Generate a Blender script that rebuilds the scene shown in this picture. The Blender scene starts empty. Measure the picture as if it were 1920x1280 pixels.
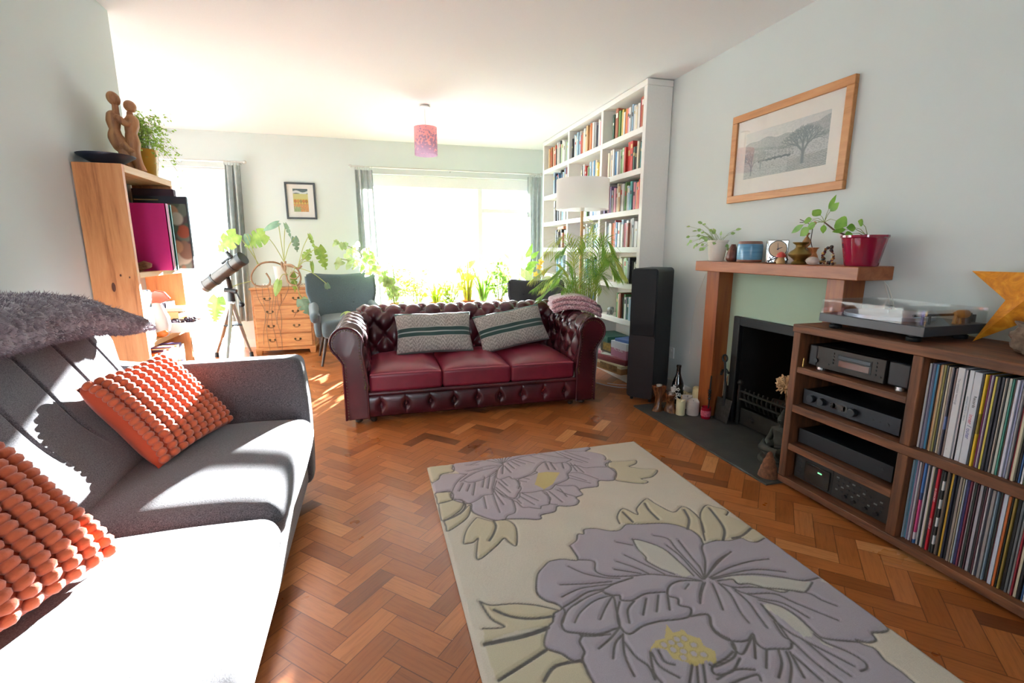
import bpy, bmesh, math, random
import numpy as np
from mathutils import Vector, Matrix, noise

SC = bpy.context.scene
PI = math.pi
R = math.radians

# ------------------------------------------------------------------ camera
def make_camera():
    cam = bpy.data.cameras.new('camera')
    cam.lens = 896.0 / 1920 * 36
    cam.sensor_width = 36
    cam.clip_start = .03
    cam.clip_end = 200
    o = bpy.data.objects.new('camera', cam)
    SC.collection.objects.link(o)
    yaw, pitch, roll = R(16.19), R(10.95), R(-.07)
    fw = Vector((math.sin(yaw) * math.cos(pitch), math.cos(yaw) * math.cos(pitch), -math.sin(pitch)))
    rt = Vector((math.cos(yaw), -math.sin(yaw), 0))
    up = rt.cross(fw)
    r2 = rt * math.cos(roll) + up * math.sin(roll)
    u2 = up * math.cos(roll) - rt * math.sin(roll)
    m = Matrix((r2, u2, -fw)).transposed().to_4x4()
    m.translation = Vector((0, 0, 1.12))
    o.matrix_world = m
    SC.camera = o
make_camera()

# ------------------------------------------------------------------ light and exposure
SC.view_settings.view_transform = 'Standard'
SC.view_settings.look = 'None'
SC.view_settings.gamma = 1
SC.view_settings.use_curve_mapping = False
SC.view_settings.exposure = 0.06
SC.cycles.use_denoising = True
SC.cycles.denoiser = 'OPENIMAGEDENOISE'
SC.cycles.denoising_input_passes = 'RGB_ALBEDO_NORMAL'
SC.cycles.denoising_prefilter = 'ACCURATE'
SC.cycles.max_bounces = 8
SC.cycles.diffuse_bounces = 5
SC.cycles.glossy_bounces = 3
SC.cycles.transmission_bounces = 6
SC.cycles.transparent_max_bounces = 12
SC.cycles.caustics_reflective = False
SC.cycles.caustics_refractive = False
SC.cycles.sample_clamp_indirect = 8.0

world = bpy.data.worlds.new('world')
SC.world = world
world.use_nodes = True
bg = world.node_tree.nodes['Background']
bg.inputs['Color'].default_value = (.76, .89, 1.0, 1)
bg.inputs['Strength'].default_value = 18.0

def make_sun():
    l = bpy.data.lights.new('sun', 'SUN')
    l.energy = 140.0
    l.angle = R(.55)
    l.color = (.95, .98, 1.0)
    o = bpy.data.objects.new('sun', l)
    SC.collection.objects.link(o)
    az, el = math.atan(.432), R(13.5)
    d = Vector((-math.sin(az) * math.cos(el), -math.cos(az) * math.cos(el), -math.sin(el)))
    o.rotation_euler = d.to_track_quat('-Z', 'Y').to_euler()
    o.location = (4, 12, 4)
make_sun()

def portal(name, loc, rot, sx, sy):
    l = bpy.data.lights.new(name, 'AREA')
    l.shape = 'RECTANGLE'
    l.size, l.size_y = sx, sy
    l.cycles.is_portal = True
    o = bpy.data.objects.new(name, l)
    SC.collection.objects.link(o)
    o.location = loc
    o.rotation_euler = rot
portal('window_daylight', (.95, 6.3, 1.25), (R(-90), 0, 0), 2.1, 1.6)
portal('added_rear_fill', (-.45, -2.0, 1.5), (R(90), 0, 0), .9, 1.1)  # portal of the added rear window, fill for the near room
portal('door_daylight', (-1.95, 6.3, 1.02), (R(-90), 0, 0), 1.05, 2.05)

# ------------------------------------------------------------------ materials
def lin(h):
    if isinstance(h, str):
        h = h.lstrip('#')
        c = [int(h[i:i + 2], 16) / 255 for i in (0, 2, 4)]
        return tuple((x / 12.92 if x <= .04045 else ((x + .055) / 1.055) ** 2.4) for x in c)
    return tuple(h)

MATS = {}
class NT:
    def __init__(s, name):
        s.m = bpy.data.materials.new(name)
        s.m.use_nodes = True
        s.t = s.m.node_tree
        s.b = s.t.nodes['Principled BSDF']
        s.out = s.t.nodes['Material Output']
    def n(s, typ, **kw):
        x = s.t.nodes.new(typ)
        for k, v in kw.items():
            setattr(x, k, v)
        return x
    def l(s, a, b):
        s.t.links.new(a, b)
    def ramp(s, fac, stops):
        r = s.n('ShaderNodeValToRGB')
        e = r.color_ramp.elements
        while len(e) < len(stops):
            e.new(.5)
        for i, (p, c) in enumerate(stops):
            e[i].position = p
            e[i].color = (*lin(c), 1)
        s.l(fac, r.inputs[0])
        return r.outputs[0]
    def coords(s, scale=(1, 1, 1), kind='Object'):
        tc = s.n('ShaderNodeTexCoord')
        mp = s.n('ShaderNodeMapping')
        mp.inputs['Scale'].default_value = scale
        s.l(tc.outputs[kind], mp.inputs[0])
        return mp.outputs[0]
    def noise(s, vec, scale, detail=3, rough=.55, dist=0):
        x = s.n('ShaderNodeTexNoise')
        x.inputs['Scale'].default_value = scale
        x.inputs['Detail'].default_value = detail
        x.inputs['Roughness'].default_value = rough
        x.inputs['Distortion'].default_value = dist
        if vec is not None:
            s.l(vec, x.inputs['Vector'])
        return x.outputs['Fac']
    def bump(s, h, strength=.3, dist=.01):
        b = s.n('ShaderNodeBump')
        b.inputs['Strength'].default_value = strength
        b.inputs['Distance'].default_value = dist
        s.l(h, b.inputs['Height'])
        s.l(b.outputs[0], s.b.inputs['Normal'])

def M(name, col='#808080', rough=.6, metal=0, spec=.5, var=0, vscale=8, bump=0, bscale=60, sheen=0, coat=0, trans=0, emit=0, sub=0):
    """plain material with a little noise variation and bump"""
    if name in MATS:
        return MATS[name]
    k = NT(name)
    c = lin(col)
    k.b.inputs['Base Color'].default_value = (*c, 1)
    k.b.inputs['Roughness'].default_value = rough
    k.b.inputs['Metallic'].default_value = metal
    k.b.inputs['Specular IOR Level'].default_value = spec
    k.b.inputs['Sheen Weight'].default_value = sheen
    k.b.inputs['Coat Weight'].default_value = coat
    k.b.inputs['Transmission Weight'].default_value = trans
    if emit:
        k.b.inputs['Emission Color'].default_value = (*c, 1)
        k.b.inputs['Emission Strength'].default_value = emit
    v = k.coords()
    f = k.noise(v, vscale if var else bscale, 4)
    if var:
        a = tuple(max(0, x * (1 - var)) for x in c)
        b = tuple(min(1, x * (1 + var)) for x in c)
        k.l(k.ramp(f, [(.25, a), (.75, b)]), k.b.inputs['Base Color'])
    else:
        a = tuple(x * .97 for x in c)
        k.l(k.ramp(f, [(.3, a), (.7, c)]), k.b.inputs['Base Color'])
    if bump:
        k.bump(k.noise(v, bscale, 3), bump, .004)
    MATS[name] = k.m
    return k.m

def wood(name, light, mid, dark, axis='X', scale=1.0, rough=.5, ring=6.0, coat=0):
    if name in MATS:
        return MATS[name]
    k = NT(name)
    st = {'X': (.6, 7, 7), 'Y': (7, .6, 7), 'Z': (7, 7, .6)}[axis]
    v = k.coords(tuple(q * scale for q in st))
    f1 = k.noise(v, ring * .6, 3, .5, 1.2)
    f2 = k.noise(v, ring * 5, 4, .7)
    mx = k.n('ShaderNodeMath', operation='MULTIPLY_ADD')
    k.l(f2, mx.inputs[0])
    mx.inputs[1].default_value = .35
    k.l(f1, mx.inputs[2])
    c = k.ramp(mx.outputs[0], [(.42, dark), (.62, mid), (.9, light)])
    k.l(c, k.b.inputs['Base Color'])
    k.b.inputs['Roughness'].default_value = rough
    k.b.inputs['Coat Weight'].default_value = coat
    k.bump(f2, .15, .003)
    MATS[name] = k.m
    return k.m

def attr_mat(name, attr='col', rough=.8, bumps=None, sheen=0):
    """colour comes from a colour attribute of the mesh (woven or printed pattern)"""
    if name in MATS:
        return MATS[name]
    k = NT(name)
    a = k.n('ShaderNodeVertexColor')
    a.layer_name = attr
    k.b.inputs['Roughness'].default_value = rough
    k.b.inputs['Sheen Weight'].default_value = sheen
    if bumps:
        f = k.noise(k.coords(), bumps[0], 4, .7)
        k.bump(f, bumps[1], .006)
        mixn = k.n('ShaderNodeMix', data_type='RGBA', blend_type='MULTIPLY')
        mixn.inputs[0].default_value = 1
        k.l(a.outputs[0], mixn.inputs[6])
        k.l(k.ramp(f, [(.25, (.82, .82, .82)), (.7, (1, 1, 1))]), mixn.inputs[7])
        k.l(mixn.outputs[2], k.b.inputs['Base Color'])
    else:
        k.l(a.outputs[0], k.b.inputs['Base Color'])
    MATS[name] = k.m
    return k.m

def glass_mat(name, refl=.06, tint=(1, 1, 1), rough=.02, gain=.8):
    if name in MATS:
        return MATS[name]
    k = NT(name)
    tr = k.n('ShaderNodeBsdfTransparent')
    tr.inputs[0].default_value = (*tint, 1)
    gl = k.n('ShaderNodeBsdfGlossy')
    gl.inputs['Roughness'].default_value = rough
    lw = k.n('ShaderNodeLayerWeight')
    lw.inputs[0].default_value = .25
    ma = k.n('ShaderNodeMath', operation='MULTIPLY_ADD')
    k.l(lw.outputs['Fresnel'], ma.inputs[0])
    ma.inputs[1].default_value = gain
    ma.inputs[2].default_value = refl * .4
    ma.use_clamp = True
    mx = k.n('ShaderNodeMixShader')
    k.l(ma.outputs[0], mx.inputs[0])
    k.l(tr.outputs[0], mx.inputs[1])
    k.l(gl.outputs[0], mx.inputs[2])
    k.l(mx.outputs[0], k.out.inputs['Surface'])
    MATS[name] = k.m
    return k.m

def leaf_mat(name, a, b, back=.35):
    """leaf that lets light through"""
    if name in MATS:
        return MATS[name]
    k = NT(name)
    c = k.ramp(k.noise(k.coords(), 14, 2), [(.3, a), (.7, b)])
    k.l(c, k.b.inputs['Base Color'])
    k.b.inputs['Roughness'].default_value = .45
    tl = k.n('ShaderNodeBsdfTranslucent')
    k.l(c, tl.inputs[0])
    mx = k.n('ShaderNodeMixShader')
    mx.inputs[0].default_value = back
    k.l(k.b.outputs[0], mx.inputs[1])
    k.l(tl.outputs[0], mx.inputs[2])
    k.l(mx.outputs[0], k.out.inputs['Surface'])
    MATS[name] = k.m
    return k.m

# ------------------------------------------------------------------ mesh building
COL = SC.collection
def V(*a):
    return Vector(a)

class MB:
    """collects shapes, then links them as ONE mesh object"""
    def __init__(s, w=None):
        s.v, s.f, s.mi, s.w, s.cur = [], [], [], w, 0
    def mat(s, i):
        s.cur = i
        return s
    def _add(s, vs, fs, T=None):
        o = len(s.v)
        if T is not None:
            vs = [T @ Vector(v) for v in vs]
        s.v.extend(vs)
        s.f.extend([tuple(o + i for i in f) for f in fs])
        s.mi.extend([s.cur] * len(fs))
        return s
    def box(s, a, b, T=None):
        x0, y0, z0 = a
        x1, y1, z1 = b
        vs = [(x, y, z) for x in (x0, x1) for y in (y0, y1) for z in (z0, z1)]
        fs = [(0, 1, 3, 2), (4, 6, 7, 5), (0, 4, 5, 1), (2, 3, 7, 6), (0, 2, 6, 4), (1, 5, 7, 3)]
        return s._add(vs, fs, T)
    def hexa(s, p):
        """eight corners: bottom loop 0-3, top loop 4-7"""
        return s._add(p, [(3, 2, 1, 0), (4, 5, 6, 7), (0, 1, 5, 4), (1, 2, 6, 5), (2, 3, 7, 6), (3, 0, 4, 7)])
    def tube(s, pts, r, n=8, cap=True, flat=1.0):
        pts = [Vector(p) for p in pts]
        rs = r if isinstance(r, (list, tuple)) else [r] * len(pts)
        vs, fs = [], []
        t = (pts[1] - pts[0]).normalized()
        a = t.orthogonal().normalized()
        for i, p in enumerate(pts):
            q = pts[min(i + 1, len(pts) - 1)] - pts[max(i - 1, 0)]
            if q.length > 1e-9:
                t = q.normalized()
            a = a - t * a.dot(t)
            if a.length < 1e-6:
                a = t.orthogonal()
            a.normalize()
            b = t.cross(a)
            for k in range(n):
                an = 2 * PI * k / n
                vs.append(p + a * (rs[i] * math.cos(an)) + b * (rs[i] * flat * math.sin(an)))
        for i in range(len(pts) - 1):
            for k in range(n):
                k2 = (k + 1) % n
                fs.append((i * n + k, i * n + k2, (i + 1) * n + k2, (i + 1) * n + k))
        if cap:
            fs.append(tuple(range(n))[::-1])
            fs.append(tuple((len(pts) - 1) * n + k for k in range(n)))
        return s._add(vs, fs)
    def cyl(s, a, b, r, r2=None, n=20):
        return s.tube([a, b], [r, r if r2 is None else r2], n)
    def lathe(s, prof, c=(0, 0, 0), n=28, T=None, flute=None):
        vs, fs = [], []
        for (r, z) in prof:
            for k in range(n):
                an = 2 * PI * k / n
                q = r * (1 + (flute[1] * math.cos(flute[0] * an) if flute else 0))
                vs.append(Vector((c[0] + q * math.cos(an), c[1] + q * math.sin(an), c[2] + z)))
        for i in range(len(prof) - 1):
            for k in range(n):
                k2 = (k + 1) % n
                fs.append((i * n + k, i * n + k2, (i + 1) * n + k2, (i + 1) * n + k))
        if prof[0][0] > 1e-5:
            fs.append(tuple(range(n))[::-1])
        if prof[-1][0] > 1e-5:
            fs.append(tuple((len(prof) - 1) * n + k for k in range(n)))
        return s._add(vs, fs, T)
    def ball(s, c, r, n=14, T=None):
        rx, ry, rz = r if isinstance(r, (list, tuple)) else (r, r, r)
        m = max(6, n * 2 // 3)
        vs, fs = [], []
        for i in range(m + 1):
            th = PI * i / m
            for k in range(n):
                an = 2 * PI * k / n
                p = Vector((rx * math.sin(th) * math.cos(an), ry * math.sin(th) * math.sin(an), rz * math.cos(th)))
                if T is not None:
                    p = T @ p
                vs.append(Vector(c) + p)
        for i in range(m):
            for k in range(n):
                k2 = (k + 1) % n
                fs.append((i * n + k, (i + 1) * n + k, (i + 1) * n + k2, i * n + k2))
        return s._add(vs, fs)
    def prism(s, poly, vec):
        vec = Vector(vec)
        n = len(poly)
        vs = [Vector(p) for p in poly] + [Vector(p) + vec for p in poly]
        fs = [tuple(range(n))[::-1], tuple(range(n, 2 * n))]
        fs += [(i, (i + 1) % n, n + (i + 1) % n, n + i) for i in range(n)]
        return s._add(vs, fs)
    def poly(s, pts):
        return s._add([Vector(p) for p in pts], [tuple(range(len(pts)))])
    def grid(s, nu, nv, fn, cu=False, cv=False):
        """surface fn(u,v), u and v in 0..1"""
        vs = [Vector(fn(i / (nu if cu else nu - 1), j / (nv if cv else nv - 1))) for i in range(nu) for j in range(nv)]
        fs = []
        for i in range(nu if cu else nu - 1):
            for j in range(nv if cv else nv - 1):
                i2, j2 = (i + 1) % nu, (j + 1) % nv
                fs.append((i * nv + j, i2 * nv + j, i2 * nv + j2, i * nv + j2))
        return s._add(vs, fs)
    def leaf(s, base, d, ln, wd, up=(0, 0, 1), droop=.3, n=4, fold=.15, tip=1.6):
        """a leaf blade: curved strip with a folded midrib"""
        base, d, up = Vector(base), Vector(d).normalized(), Vector(up)
        side = d.cross(up)
        if side.length < 1e-4:
            side = d.orthogonal()
        side.normalize()
        nr = side.cross(d).normalized()
        vs, fs = [], []
        for i in range(n + 1):
            t = i / n
            w = wd * .5 * math.sin(PI * min(1, t ** (1 / tip) * .97 + .03)) if i < n else 0
            c = base + d * (ln * t) - nr * (droop * ln * t * t)
            vs += [c - side * w + nr * (fold * w), c, c + side * w + nr * (fold * w)]
        for i in range(n):
            a = i * 3
            fs += [(a, a + 1, a + 4, a + 3), (a + 1, a + 2, a + 5, a + 4)]
        return s._add(vs, fs)
    def obj(s, name, mat, parent=None, smooth=True, bevel=0, sub=0, angle=38, fix=True, seg=2):
        me = bpy.data.meshes.new(name)
        vs = s.v
        if s.w is not None:
            inv = s.w['_inv'] if False else INV[s.w.name]
            vs = [inv @ Vector(v) for v in vs]
        me.from_pydata([tuple(v) for v in vs], [], s.f)
        for m in (mat if isinstance(mat, (list, tuple)) else [mat]):
            me.materials.append(m)
        me.polygons.foreach_set('material_index', s.mi)
        if fix:
            bm = bmesh.new()
            bm.from_mesh(me)
            bmesh.ops.recalc_face_normals(bm, faces=bm.faces)
            bm.to_mesh(me)
            bm.free()
        if smooth:
            me.polygons.foreach_set('use_smooth', [True] * len(me.polygons))
            me.set_sharp_from_angle(angle=R(angle))
        o = bpy.data.objects.new(name, me)
        COL.objects.link(o)
        if parent is not None:
            o.parent = parent
        if bevel:
            b = o.modifiers.new('soft_edges', 'BEVEL')
            b.width = bevel
            b.segments = seg
            b.limit_method = 'ANGLE'
            b.angle_limit = R(40)
            b.harden_normals = False
        if sub:
            q = o.modifiers.new('smooth', 'SUBSURF')
            q.levels = q.render_levels = sub
        return o

INV = {}
def tag(o, label, cat, group=None, kind=None):
    o['label'] = label
    o['category'] = cat
    if group:
        o['group'] = group
    if kind:
        o['kind'] = kind
    return o

def thing(name, label, cat, loc=(0, 0, 0), rz=0, group=None):
    o = bpy.data.objects.new(name, None)
    COL.objects.link(o)
    o.empty_display_size = .05
    o.location = loc
    o.rotation_euler = (0, 0, rz)
    INV[o.name] = (Matrix.Translation(Vector(loc)) @ Matrix.Rotation(rz, 4, 'Z')).inverted()
    return tag(o, label, cat, group)

def single(name, label, cat, mb, mat, loc, group=None, rz=0, **kw):
    """a thing that is one mesh; mb holds local coordinates"""
    o = mb.obj(name, mat, None, **kw)
    o.location = loc
    o.rotation_euler = (0, 0, rz)
    return tag(o, label, cat, group)

def struct(name, mb, mat, parent=None, **kw):
    o = mb.obj(name, mat, parent, **kw)
    if parent is None:
        o['kind'] = 'structure'
    return o

def text_on(name, body, size, T, mat, parent, depth=.0006):
    """lettering as real, thin raised letters; T maps text plane to the parent's space"""
    c = bpy.data.curves.new(name, 'FONT')
    c.body = body
    c.size = size
    c.extrude = depth
    c.align_x = 'CENTER'
    c.align_y = 'CENTER'
    tmp = bpy.data.objects.new(name, c)
    COL.objects.link(tmp)
    dg = bpy.context.evaluated_depsgraph_get()
    me = bpy.data.meshes.new_from_object(tmp.evaluated_get(dg))
    bpy.data.objects.remove(tmp)
    me.transform(T)
    me.materials.clear()
    me.materials.append(mat)
    o = bpy.data.objects.new(name, me)
    COL.objects.link(o)
    o.parent = parent
    return o

def basis(x, y, o):
    """matrix with columns x, y, x cross y and origin o"""
    x, y = Vector(x).normalized(), Vector(y).normalized()
    z = x.cross(y)
    m = Matrix((x, y, z)).transposed().to_4x4()
    m.translation = Vector(o)
    return m
# ------------------------------------------------------------------ the room
XR, XL, YB, YR, H = 2.25, -1.27, 6.1, -1.8, 2.36
m_wall = M('pale mint emulsion', '#D9E1DF', .9, var=.02, vscale=1.5, bump=.05, bscale=180)
m_ceil = M('white ceiling paint', '#FAFBFB', .95, bump=.03, bscale=150)
m_white = M('white gloss paint', '#F1F0EB', .4)
m_panel = M('soft green emulsion', '#AFC9B3', .85, var=.03, vscale=2)
m_soot = M('sooty firebrick', '#17120F', .95, var=.5, vscale=9, bump=.5, bscale=30)
m_frame = M('white window plastic', '#F4F5F5', .35)
m_glass = glass_mat('window glass', .05)
m_slate = M('dark slate', '#3D3E3C', .55, var=.3, vscale=7, bump=.2, bscale=25)

def parquet():
    W = .0685
    L = 3 * W
    k = NT('herringbone parquet')
    uv = k.n('ShaderNodeUVMap')
    uv.uv_map = 'UVMap'
    col = k.n('ShaderNodeVertexColor')
    col.layer_name = 'tone'
    sp = k.n('ShaderNodeSeparateColor')
    k.l(col.outputs[0], sp.inputs[0])
    base = k.ramp(sp.outputs[0], [(0, '#6E3A1A'), (.3, '#965326'), (.6, '#AA6331'), (.86, '#B8713E'), (1, '#C98A54')])
    mp = k.n('ShaderNodeMapping')
    mp.inputs['Scale'].default_value = (5, 60, 1)
    k.l(uv.outputs[0], mp.inputs[0])
    f = k.noise(mp.outputs[0], 1.6, 5, .65, .4)
    mx = k.n('ShaderNodeMix', data_type='RGBA', blend_type='MULTIPLY')
    mx.inputs[0].default_value = 1
    k.l(base, mx.inputs[6])
    k.l(k.ramp(f, [(.28, (.72, .67, .62)), (.55, (1, 1, 1))]), mx.inputs[7])
    seam = k.n('ShaderNodeMix', data_type='RGBA', blend_type='MULTIPLY')
    seam.inputs[0].default_value = 1
    k.l(mx.outputs[2], seam.inputs[6])
    k.l(k.ramp(sp.outputs[1], [(.0, (.42, .35, .30)), (.5, (1, 1, 1))]), seam.inputs[7])
    k.l(seam.outputs[2], k.b.inputs['Base Color'])
    rr = k.ramp(k.noise(k.coords((1, 1, 1)), 3, 4), [(.3, (.26,) * 3), (.75, (.42,) * 3)])
    k.l(rr, k.b.inputs['Roughness'])
    k.b.inputs['Specular IOR Level'].default_value = .5
    k.bump(f, .06, .002)
    rnd = random.Random(5)
    x0, x1, y0, y1 = -2.6, XR, YR, YB
    vs, fs, uvs, cols = [], [], [], []
    c45 = math.cos(PI / 4)
    g = .0014                                     # dark joint round each block
    ox, oy = -.125, 1.30                          # a joint corner seen in the floor
    def add(ax, ay, bx, by, along):
        cx, cy = (ax + bx) / 2 * W, (ay + by) / 2 * W
        wx, wy = (cx - cy) * c45 + ox, (cx + cy) * c45 + oy
        if not (x0 - .1 < wx < x1 + .1 and y0 - .1 < wy < y1 + .1):
            return
        tone = min(1, max(0, rnd.gauss(.5, .23)))
        off = rnd.random() * 40
        xa, xb, ya, yb = ax * W, bx * W, ay * W, by * W
        ring = [(xa, ya), (xb, ya), (xb, yb), (xa, yb)]
        inn = [(xa + g, ya + g), (xb - g, ya + g), (xb - g, yb - g), (xa + g, yb - g)]
        i0 = len(vs)
        for (px, py) in ring + inn:
            vs.append(((px - py) * c45 + ox, (px + py) * c45 + oy, 0))
        def u(p):
            return ((p[0] - xa) + off, (p[1] - ya) + off * .37) if along == 'x' else ((p[1] - ya) + off, (p[0] - xa) + off * .37)
        q = ring + inn
        for f4 in ((4, 5, 6, 7), (0, 1, 5, 4), (1, 2, 6, 5), (2, 3, 7, 6), (3, 0, 4, 7)):
            fs.append(tuple(i0 + i for i in f4))
            for i in f4:
                uvs.append(u(q[i]))
                cols.append((tone, 1.0 if f4[0] == 4 else 0.0, 0, 1))
    N = 95
    for x in range(-N, N):
        for y in range(-N, N):
            k6 = (x - y) % 6
            if k6 == 0:
                add(x, y, x + 3, y + 1, 'x')
            elif k6 == 5:
                add(x, y, x + 1, y + 3, 'y')
    me = bpy.data.meshes.new('floor')
    me.from_pydata(vs, [], fs)
    ul = me.uv_layers.new(name='UVMap')
    ul.data.foreach_set('uv', [c for p in uvs for c in p])
    ca = me.color_attributes.new('tone', 'FLOAT_COLOR', 'CORNER')
    ca.data.foreach_set('color', [c for p in cols for c in p])
    bm = bmesh.new()
    bm.from_mesh(me)
    for co, no in (((x0, 0, 0), (-1, 0, 0)), ((x1, 0, 0), (1, 0, 0)), ((0, y0, 0), (0, -1, 0)), ((0, y1, 0), (0, 1, 0))):
        bmesh.ops.bisect_plane(bm, geom=bm.verts[:] + bm.edges[:] + bm.faces[:], plane_co=co, plane_no=no, clear_outer=True)
    bm.to_mesh(me)
    bm.free()
    me.materials.append(k.m)
    o = bpy.data.objects.new('floor', me)
    COL.objects.link(o)
    o['kind'] = 'structure'
parquet()

struct('ceiling', MB().box((-2.72, YR - .12, H), (XR + .12, YB + .2, H + .1)), m_ceil)
# right wall with the fireplace opening (Y 1.83..2.47, up to 0.66)
FY0, FY1, FZ = 1.83, 2.47, .66
w = MB().box((XR, YR, 0), (XR + .12, FY0 - .02, H)).box((XR, FY1 + .02, 0), (XR + .12, YB, H)).box((XR, FY0 - .02, FZ + .02), (XR + .12, FY1 + .02, H))
struct('wall_right', w, m_wall)
struct('wall_left', MB().box((XL - .12, YR, 0), (XL, 3.3, H)), m_wall)
struct('wall_return', MB().box((-2.6, 3.18, 0), (XL - .12, 3.3, H)), m_wall)
struct('wall_alcove', MB().box((-2.72, 3.18, 0), (-2.6, YB, H)), m_wall)
WX0, WX1, WZ0, WZ1 = -.05, 2.13, .36, 1.99
DX0, DX1, DZ1 = -2.42, -1.47, 1.99
w = MB().box((-2.72, YB, 0), (DX0, YB + .2, H)).box((DX0, YB, DZ1), (DX1, YB + .2, H)).box((DX1, YB, 0), (WX0, YB + .2, H))
w.box((WX0, YB, WZ1), (WX1, YB + .2, H)).box((WX0, YB, 0), (WX1, YB + .2, WZ0)).box((WX1, YB, 0), (XR + .12, YB + .2, H))
struct('wall_back', w, m_wall)
w = MB().box((XL - .12, YR - .12, 0), (-.9, YR, H)).box((0, YR - .12, 0), (XR + .12, YR, H)).box((-.9, YR - .12, 0), (0, YR, .95)).box((-.9, YR - .12, 2.0), (0, YR, H))
struct('wall_rear', w, m_wall)
# skirting boards
sk = .10
struct('baseboard_back', MB().box((DX1, YB - .016, 0), (WX0 - .05, YB, sk)).box((WX0 - .05, YB - .016, 0), (2.02, YB, sk)), m_white, bevel=.004)
struct('baseboard_right', MB().box((XR - .016, 2.72, 0), (XR, 3.38, sk)).box((XR - .016, YR, 0), (XR, 1.44, sk)), m_white, bevel=.004)
struct('baseboard_left', MB().box((XL, YR, 0), (XL + .016, 3.3, sk)), m_white, bevel=.004)

def window(name, x0, x1, z0, z1, y, bars, zbars=(), top=0.0):
    o = bpy.data.objects.new(name, None)
    COL.objects.link(o)
    o['kind'] = 'structure'
    o.location = ((x0 + x1) / 2, y, z0)
    INV[o.name] = Matrix.Translation(o.location).inverted()
    t, d = .05, .035
    f = MB(o).box((x0, y - d, z0), (x1, y + d, z0 + t)).box((x0, y - d, z1 - t - top), (x1, y + d, z1)).box((x0, y - d, z0 + t), (x0 + t, y + d, z1 - t - top)).box((x1 - t, y - d, z0 + t), (x1, y + d, z1 - t - top))
    for b in bars:
        f.box((b - .03, y - d, z0 + t), (b + .03, y + d, z1 - t - top))
    for (a, b, z) in zbars:
        f.box((a, y - d, z - .025), (b, y + d, z + .025))
    f.obj('frame', m_frame, o, bevel=.005)
    xs = [x0 + t] + [q for b in bars for q in (b - .03, b + .03)] + [x1 - t]
    for i in range(0, len(xs), 2):
        MB(o).box((xs[i] - .005, y - .004, z0 + t - .005), (xs[i + 1] + .005, y + .004, z1 - t - top + .005)).obj('pane', m_glass, o, smooth=False)
    return o
w1 = window('window_1', WX0, WX1, WZ0, WZ1, YB + .1, [1.37], [(1.40, WX1 - .05, 1.60)], .08)
MB(w1).box((WX0 - .06, YB - .20, WZ0 - .032), (WX1 + .02, YB - .001, WZ0)).obj('sill', m_white, w1, bevel=.006)
d1 = window('door_1', DX0, DX1, .0, DZ1, YB + .1, [], [(DX0 + .05, DX1 - .05, .32)])
MB(d1).tube([(DX0 + .03, YB + .06, 1.0), (DX0 + .03, YB + .03, 1.0), (DX0 + .12, YB + .03, 1.0)], .009).obj('door_handle', M('brushed steel', '#B9BBBD', .3, 1), d1)

window('added_fill_window', -.9, 0, .95, 2.0, YR - .06, [-.4])  # unseen window added behind the camera to brighten the near room

# hearth and the recess behind the fire
struct('hearth', MB().box((1.765, 1.70, 0), (XR, 2.93, .011)), m_slate, bevel=.003)
fb = MB()
fb.box((XR + .001, FY0 - .02, -.02), (XR + .42, FY0, FZ + .02)).box((XR + .001, FY1, -.02), (XR + .42, FY1 + .02, FZ + .02))
fb.box((XR + .42, FY0 - .05, -.02), (XR + .47, FY1 + .05, FZ + .1)).box((XR + .001, FY0, FZ), (XR + .42, FY1, FZ + .02)).box((XR, FY0, -.05), (XR + .42, FY1, .011))
struct('trim_1', fb, m_soot, bevel=.004)

# outside: paved ground, neighbour's house and garden wall, in full daylight
m_pav = M('pale paving', '#D8D6CF', .8, var=.1, vscale=2)
struct('ground', MB().box((-30, 6.32, -.2), (30, 45, -.08)), m_pav)
def house():
    h = thing('house', 'pale house with a slate blue roof beyond the patio door', 'house', (-7.5, 23, -.08))
    MB().box((-4, -3, 0), (4, 3, 4.1)).obj('walls', M('white render', '#EFEDE8', .9), h)
    MB().prism([(-4.4, -3.4, 4.0), (-4.4, 3.4, 4.0), (-4.4, 0, 6.0)], (8.8, 0, 0)).obj('roof', M('blue slate tiles', '#7FA3A8', .7, var=.15, vscale=6), h)
    for x in (-2.2, 1.6):
        MB().box((x - .6, -3.05, 1.6), (x + .6, -2.95, 3.0)).obj('window', M('dim window', '#A9C0CC', .2), h)
house()
tag(MB().box((-12, 15, -.08), (14, 15.2, 1.6)).obj('garden_wall', M('pale brick wall', '#DDD3C8', .9, var=.1, vscale=5), None), 'pale garden wall outside the windows', 'wall')
# ------------------------------------------------------------------ fireplace
rnd = random.Random(11)
m_mant = wood('varnished mantel wood', '#A8633A', '#94522B', '#773F1F', 'Y', 1.0, .42, 4)
m_post = wood('varnished post wood', '#A5602F', '#934F29', '#77391C', 'Z', 1.0, .4, 4)
m_iron = M('black painted iron', '#1D1F20', .5, .3, bump=.1, bscale=80)
m_iron2 = M('sooty cast iron', '#26241F', .75, .3, var=.3, vscale=20)
sur = thing('fireplace_surround', 'reddish brown wooden fireplace surround with a green back panel', 'fireplace', (2.25, 2.15, .011))
MB(sur).box((2.04, 1.60, .98), (2.25, 2.71, 1.042)).obj('mantel_shelf', m_mant, sur, bevel=.004)
MB(sur).box((2.12, 2.575, .0115), (2.249, 2.69, .98)).obj('post', m_post, sur, bevel=.003)
MB(sur).box((2.12, 1.722, .0115), (2.249, 1.815, .98)).obj('post', m_post, sur, bevel=.003)
p = MB(sur).box((2.228, 1.815, .70), (2.25, 2.575, .98)).box((2.228, 2.51, .23), (2.25, 2.575, .70))
o = p.obj('panel', m_panel, sur)
o['label'] = 'soft green panel'
MB(sur).box((2.232, 2.51, .011), (2.25, 2.575, .23)).obj('lower_panel', m_iron, sur)
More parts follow.
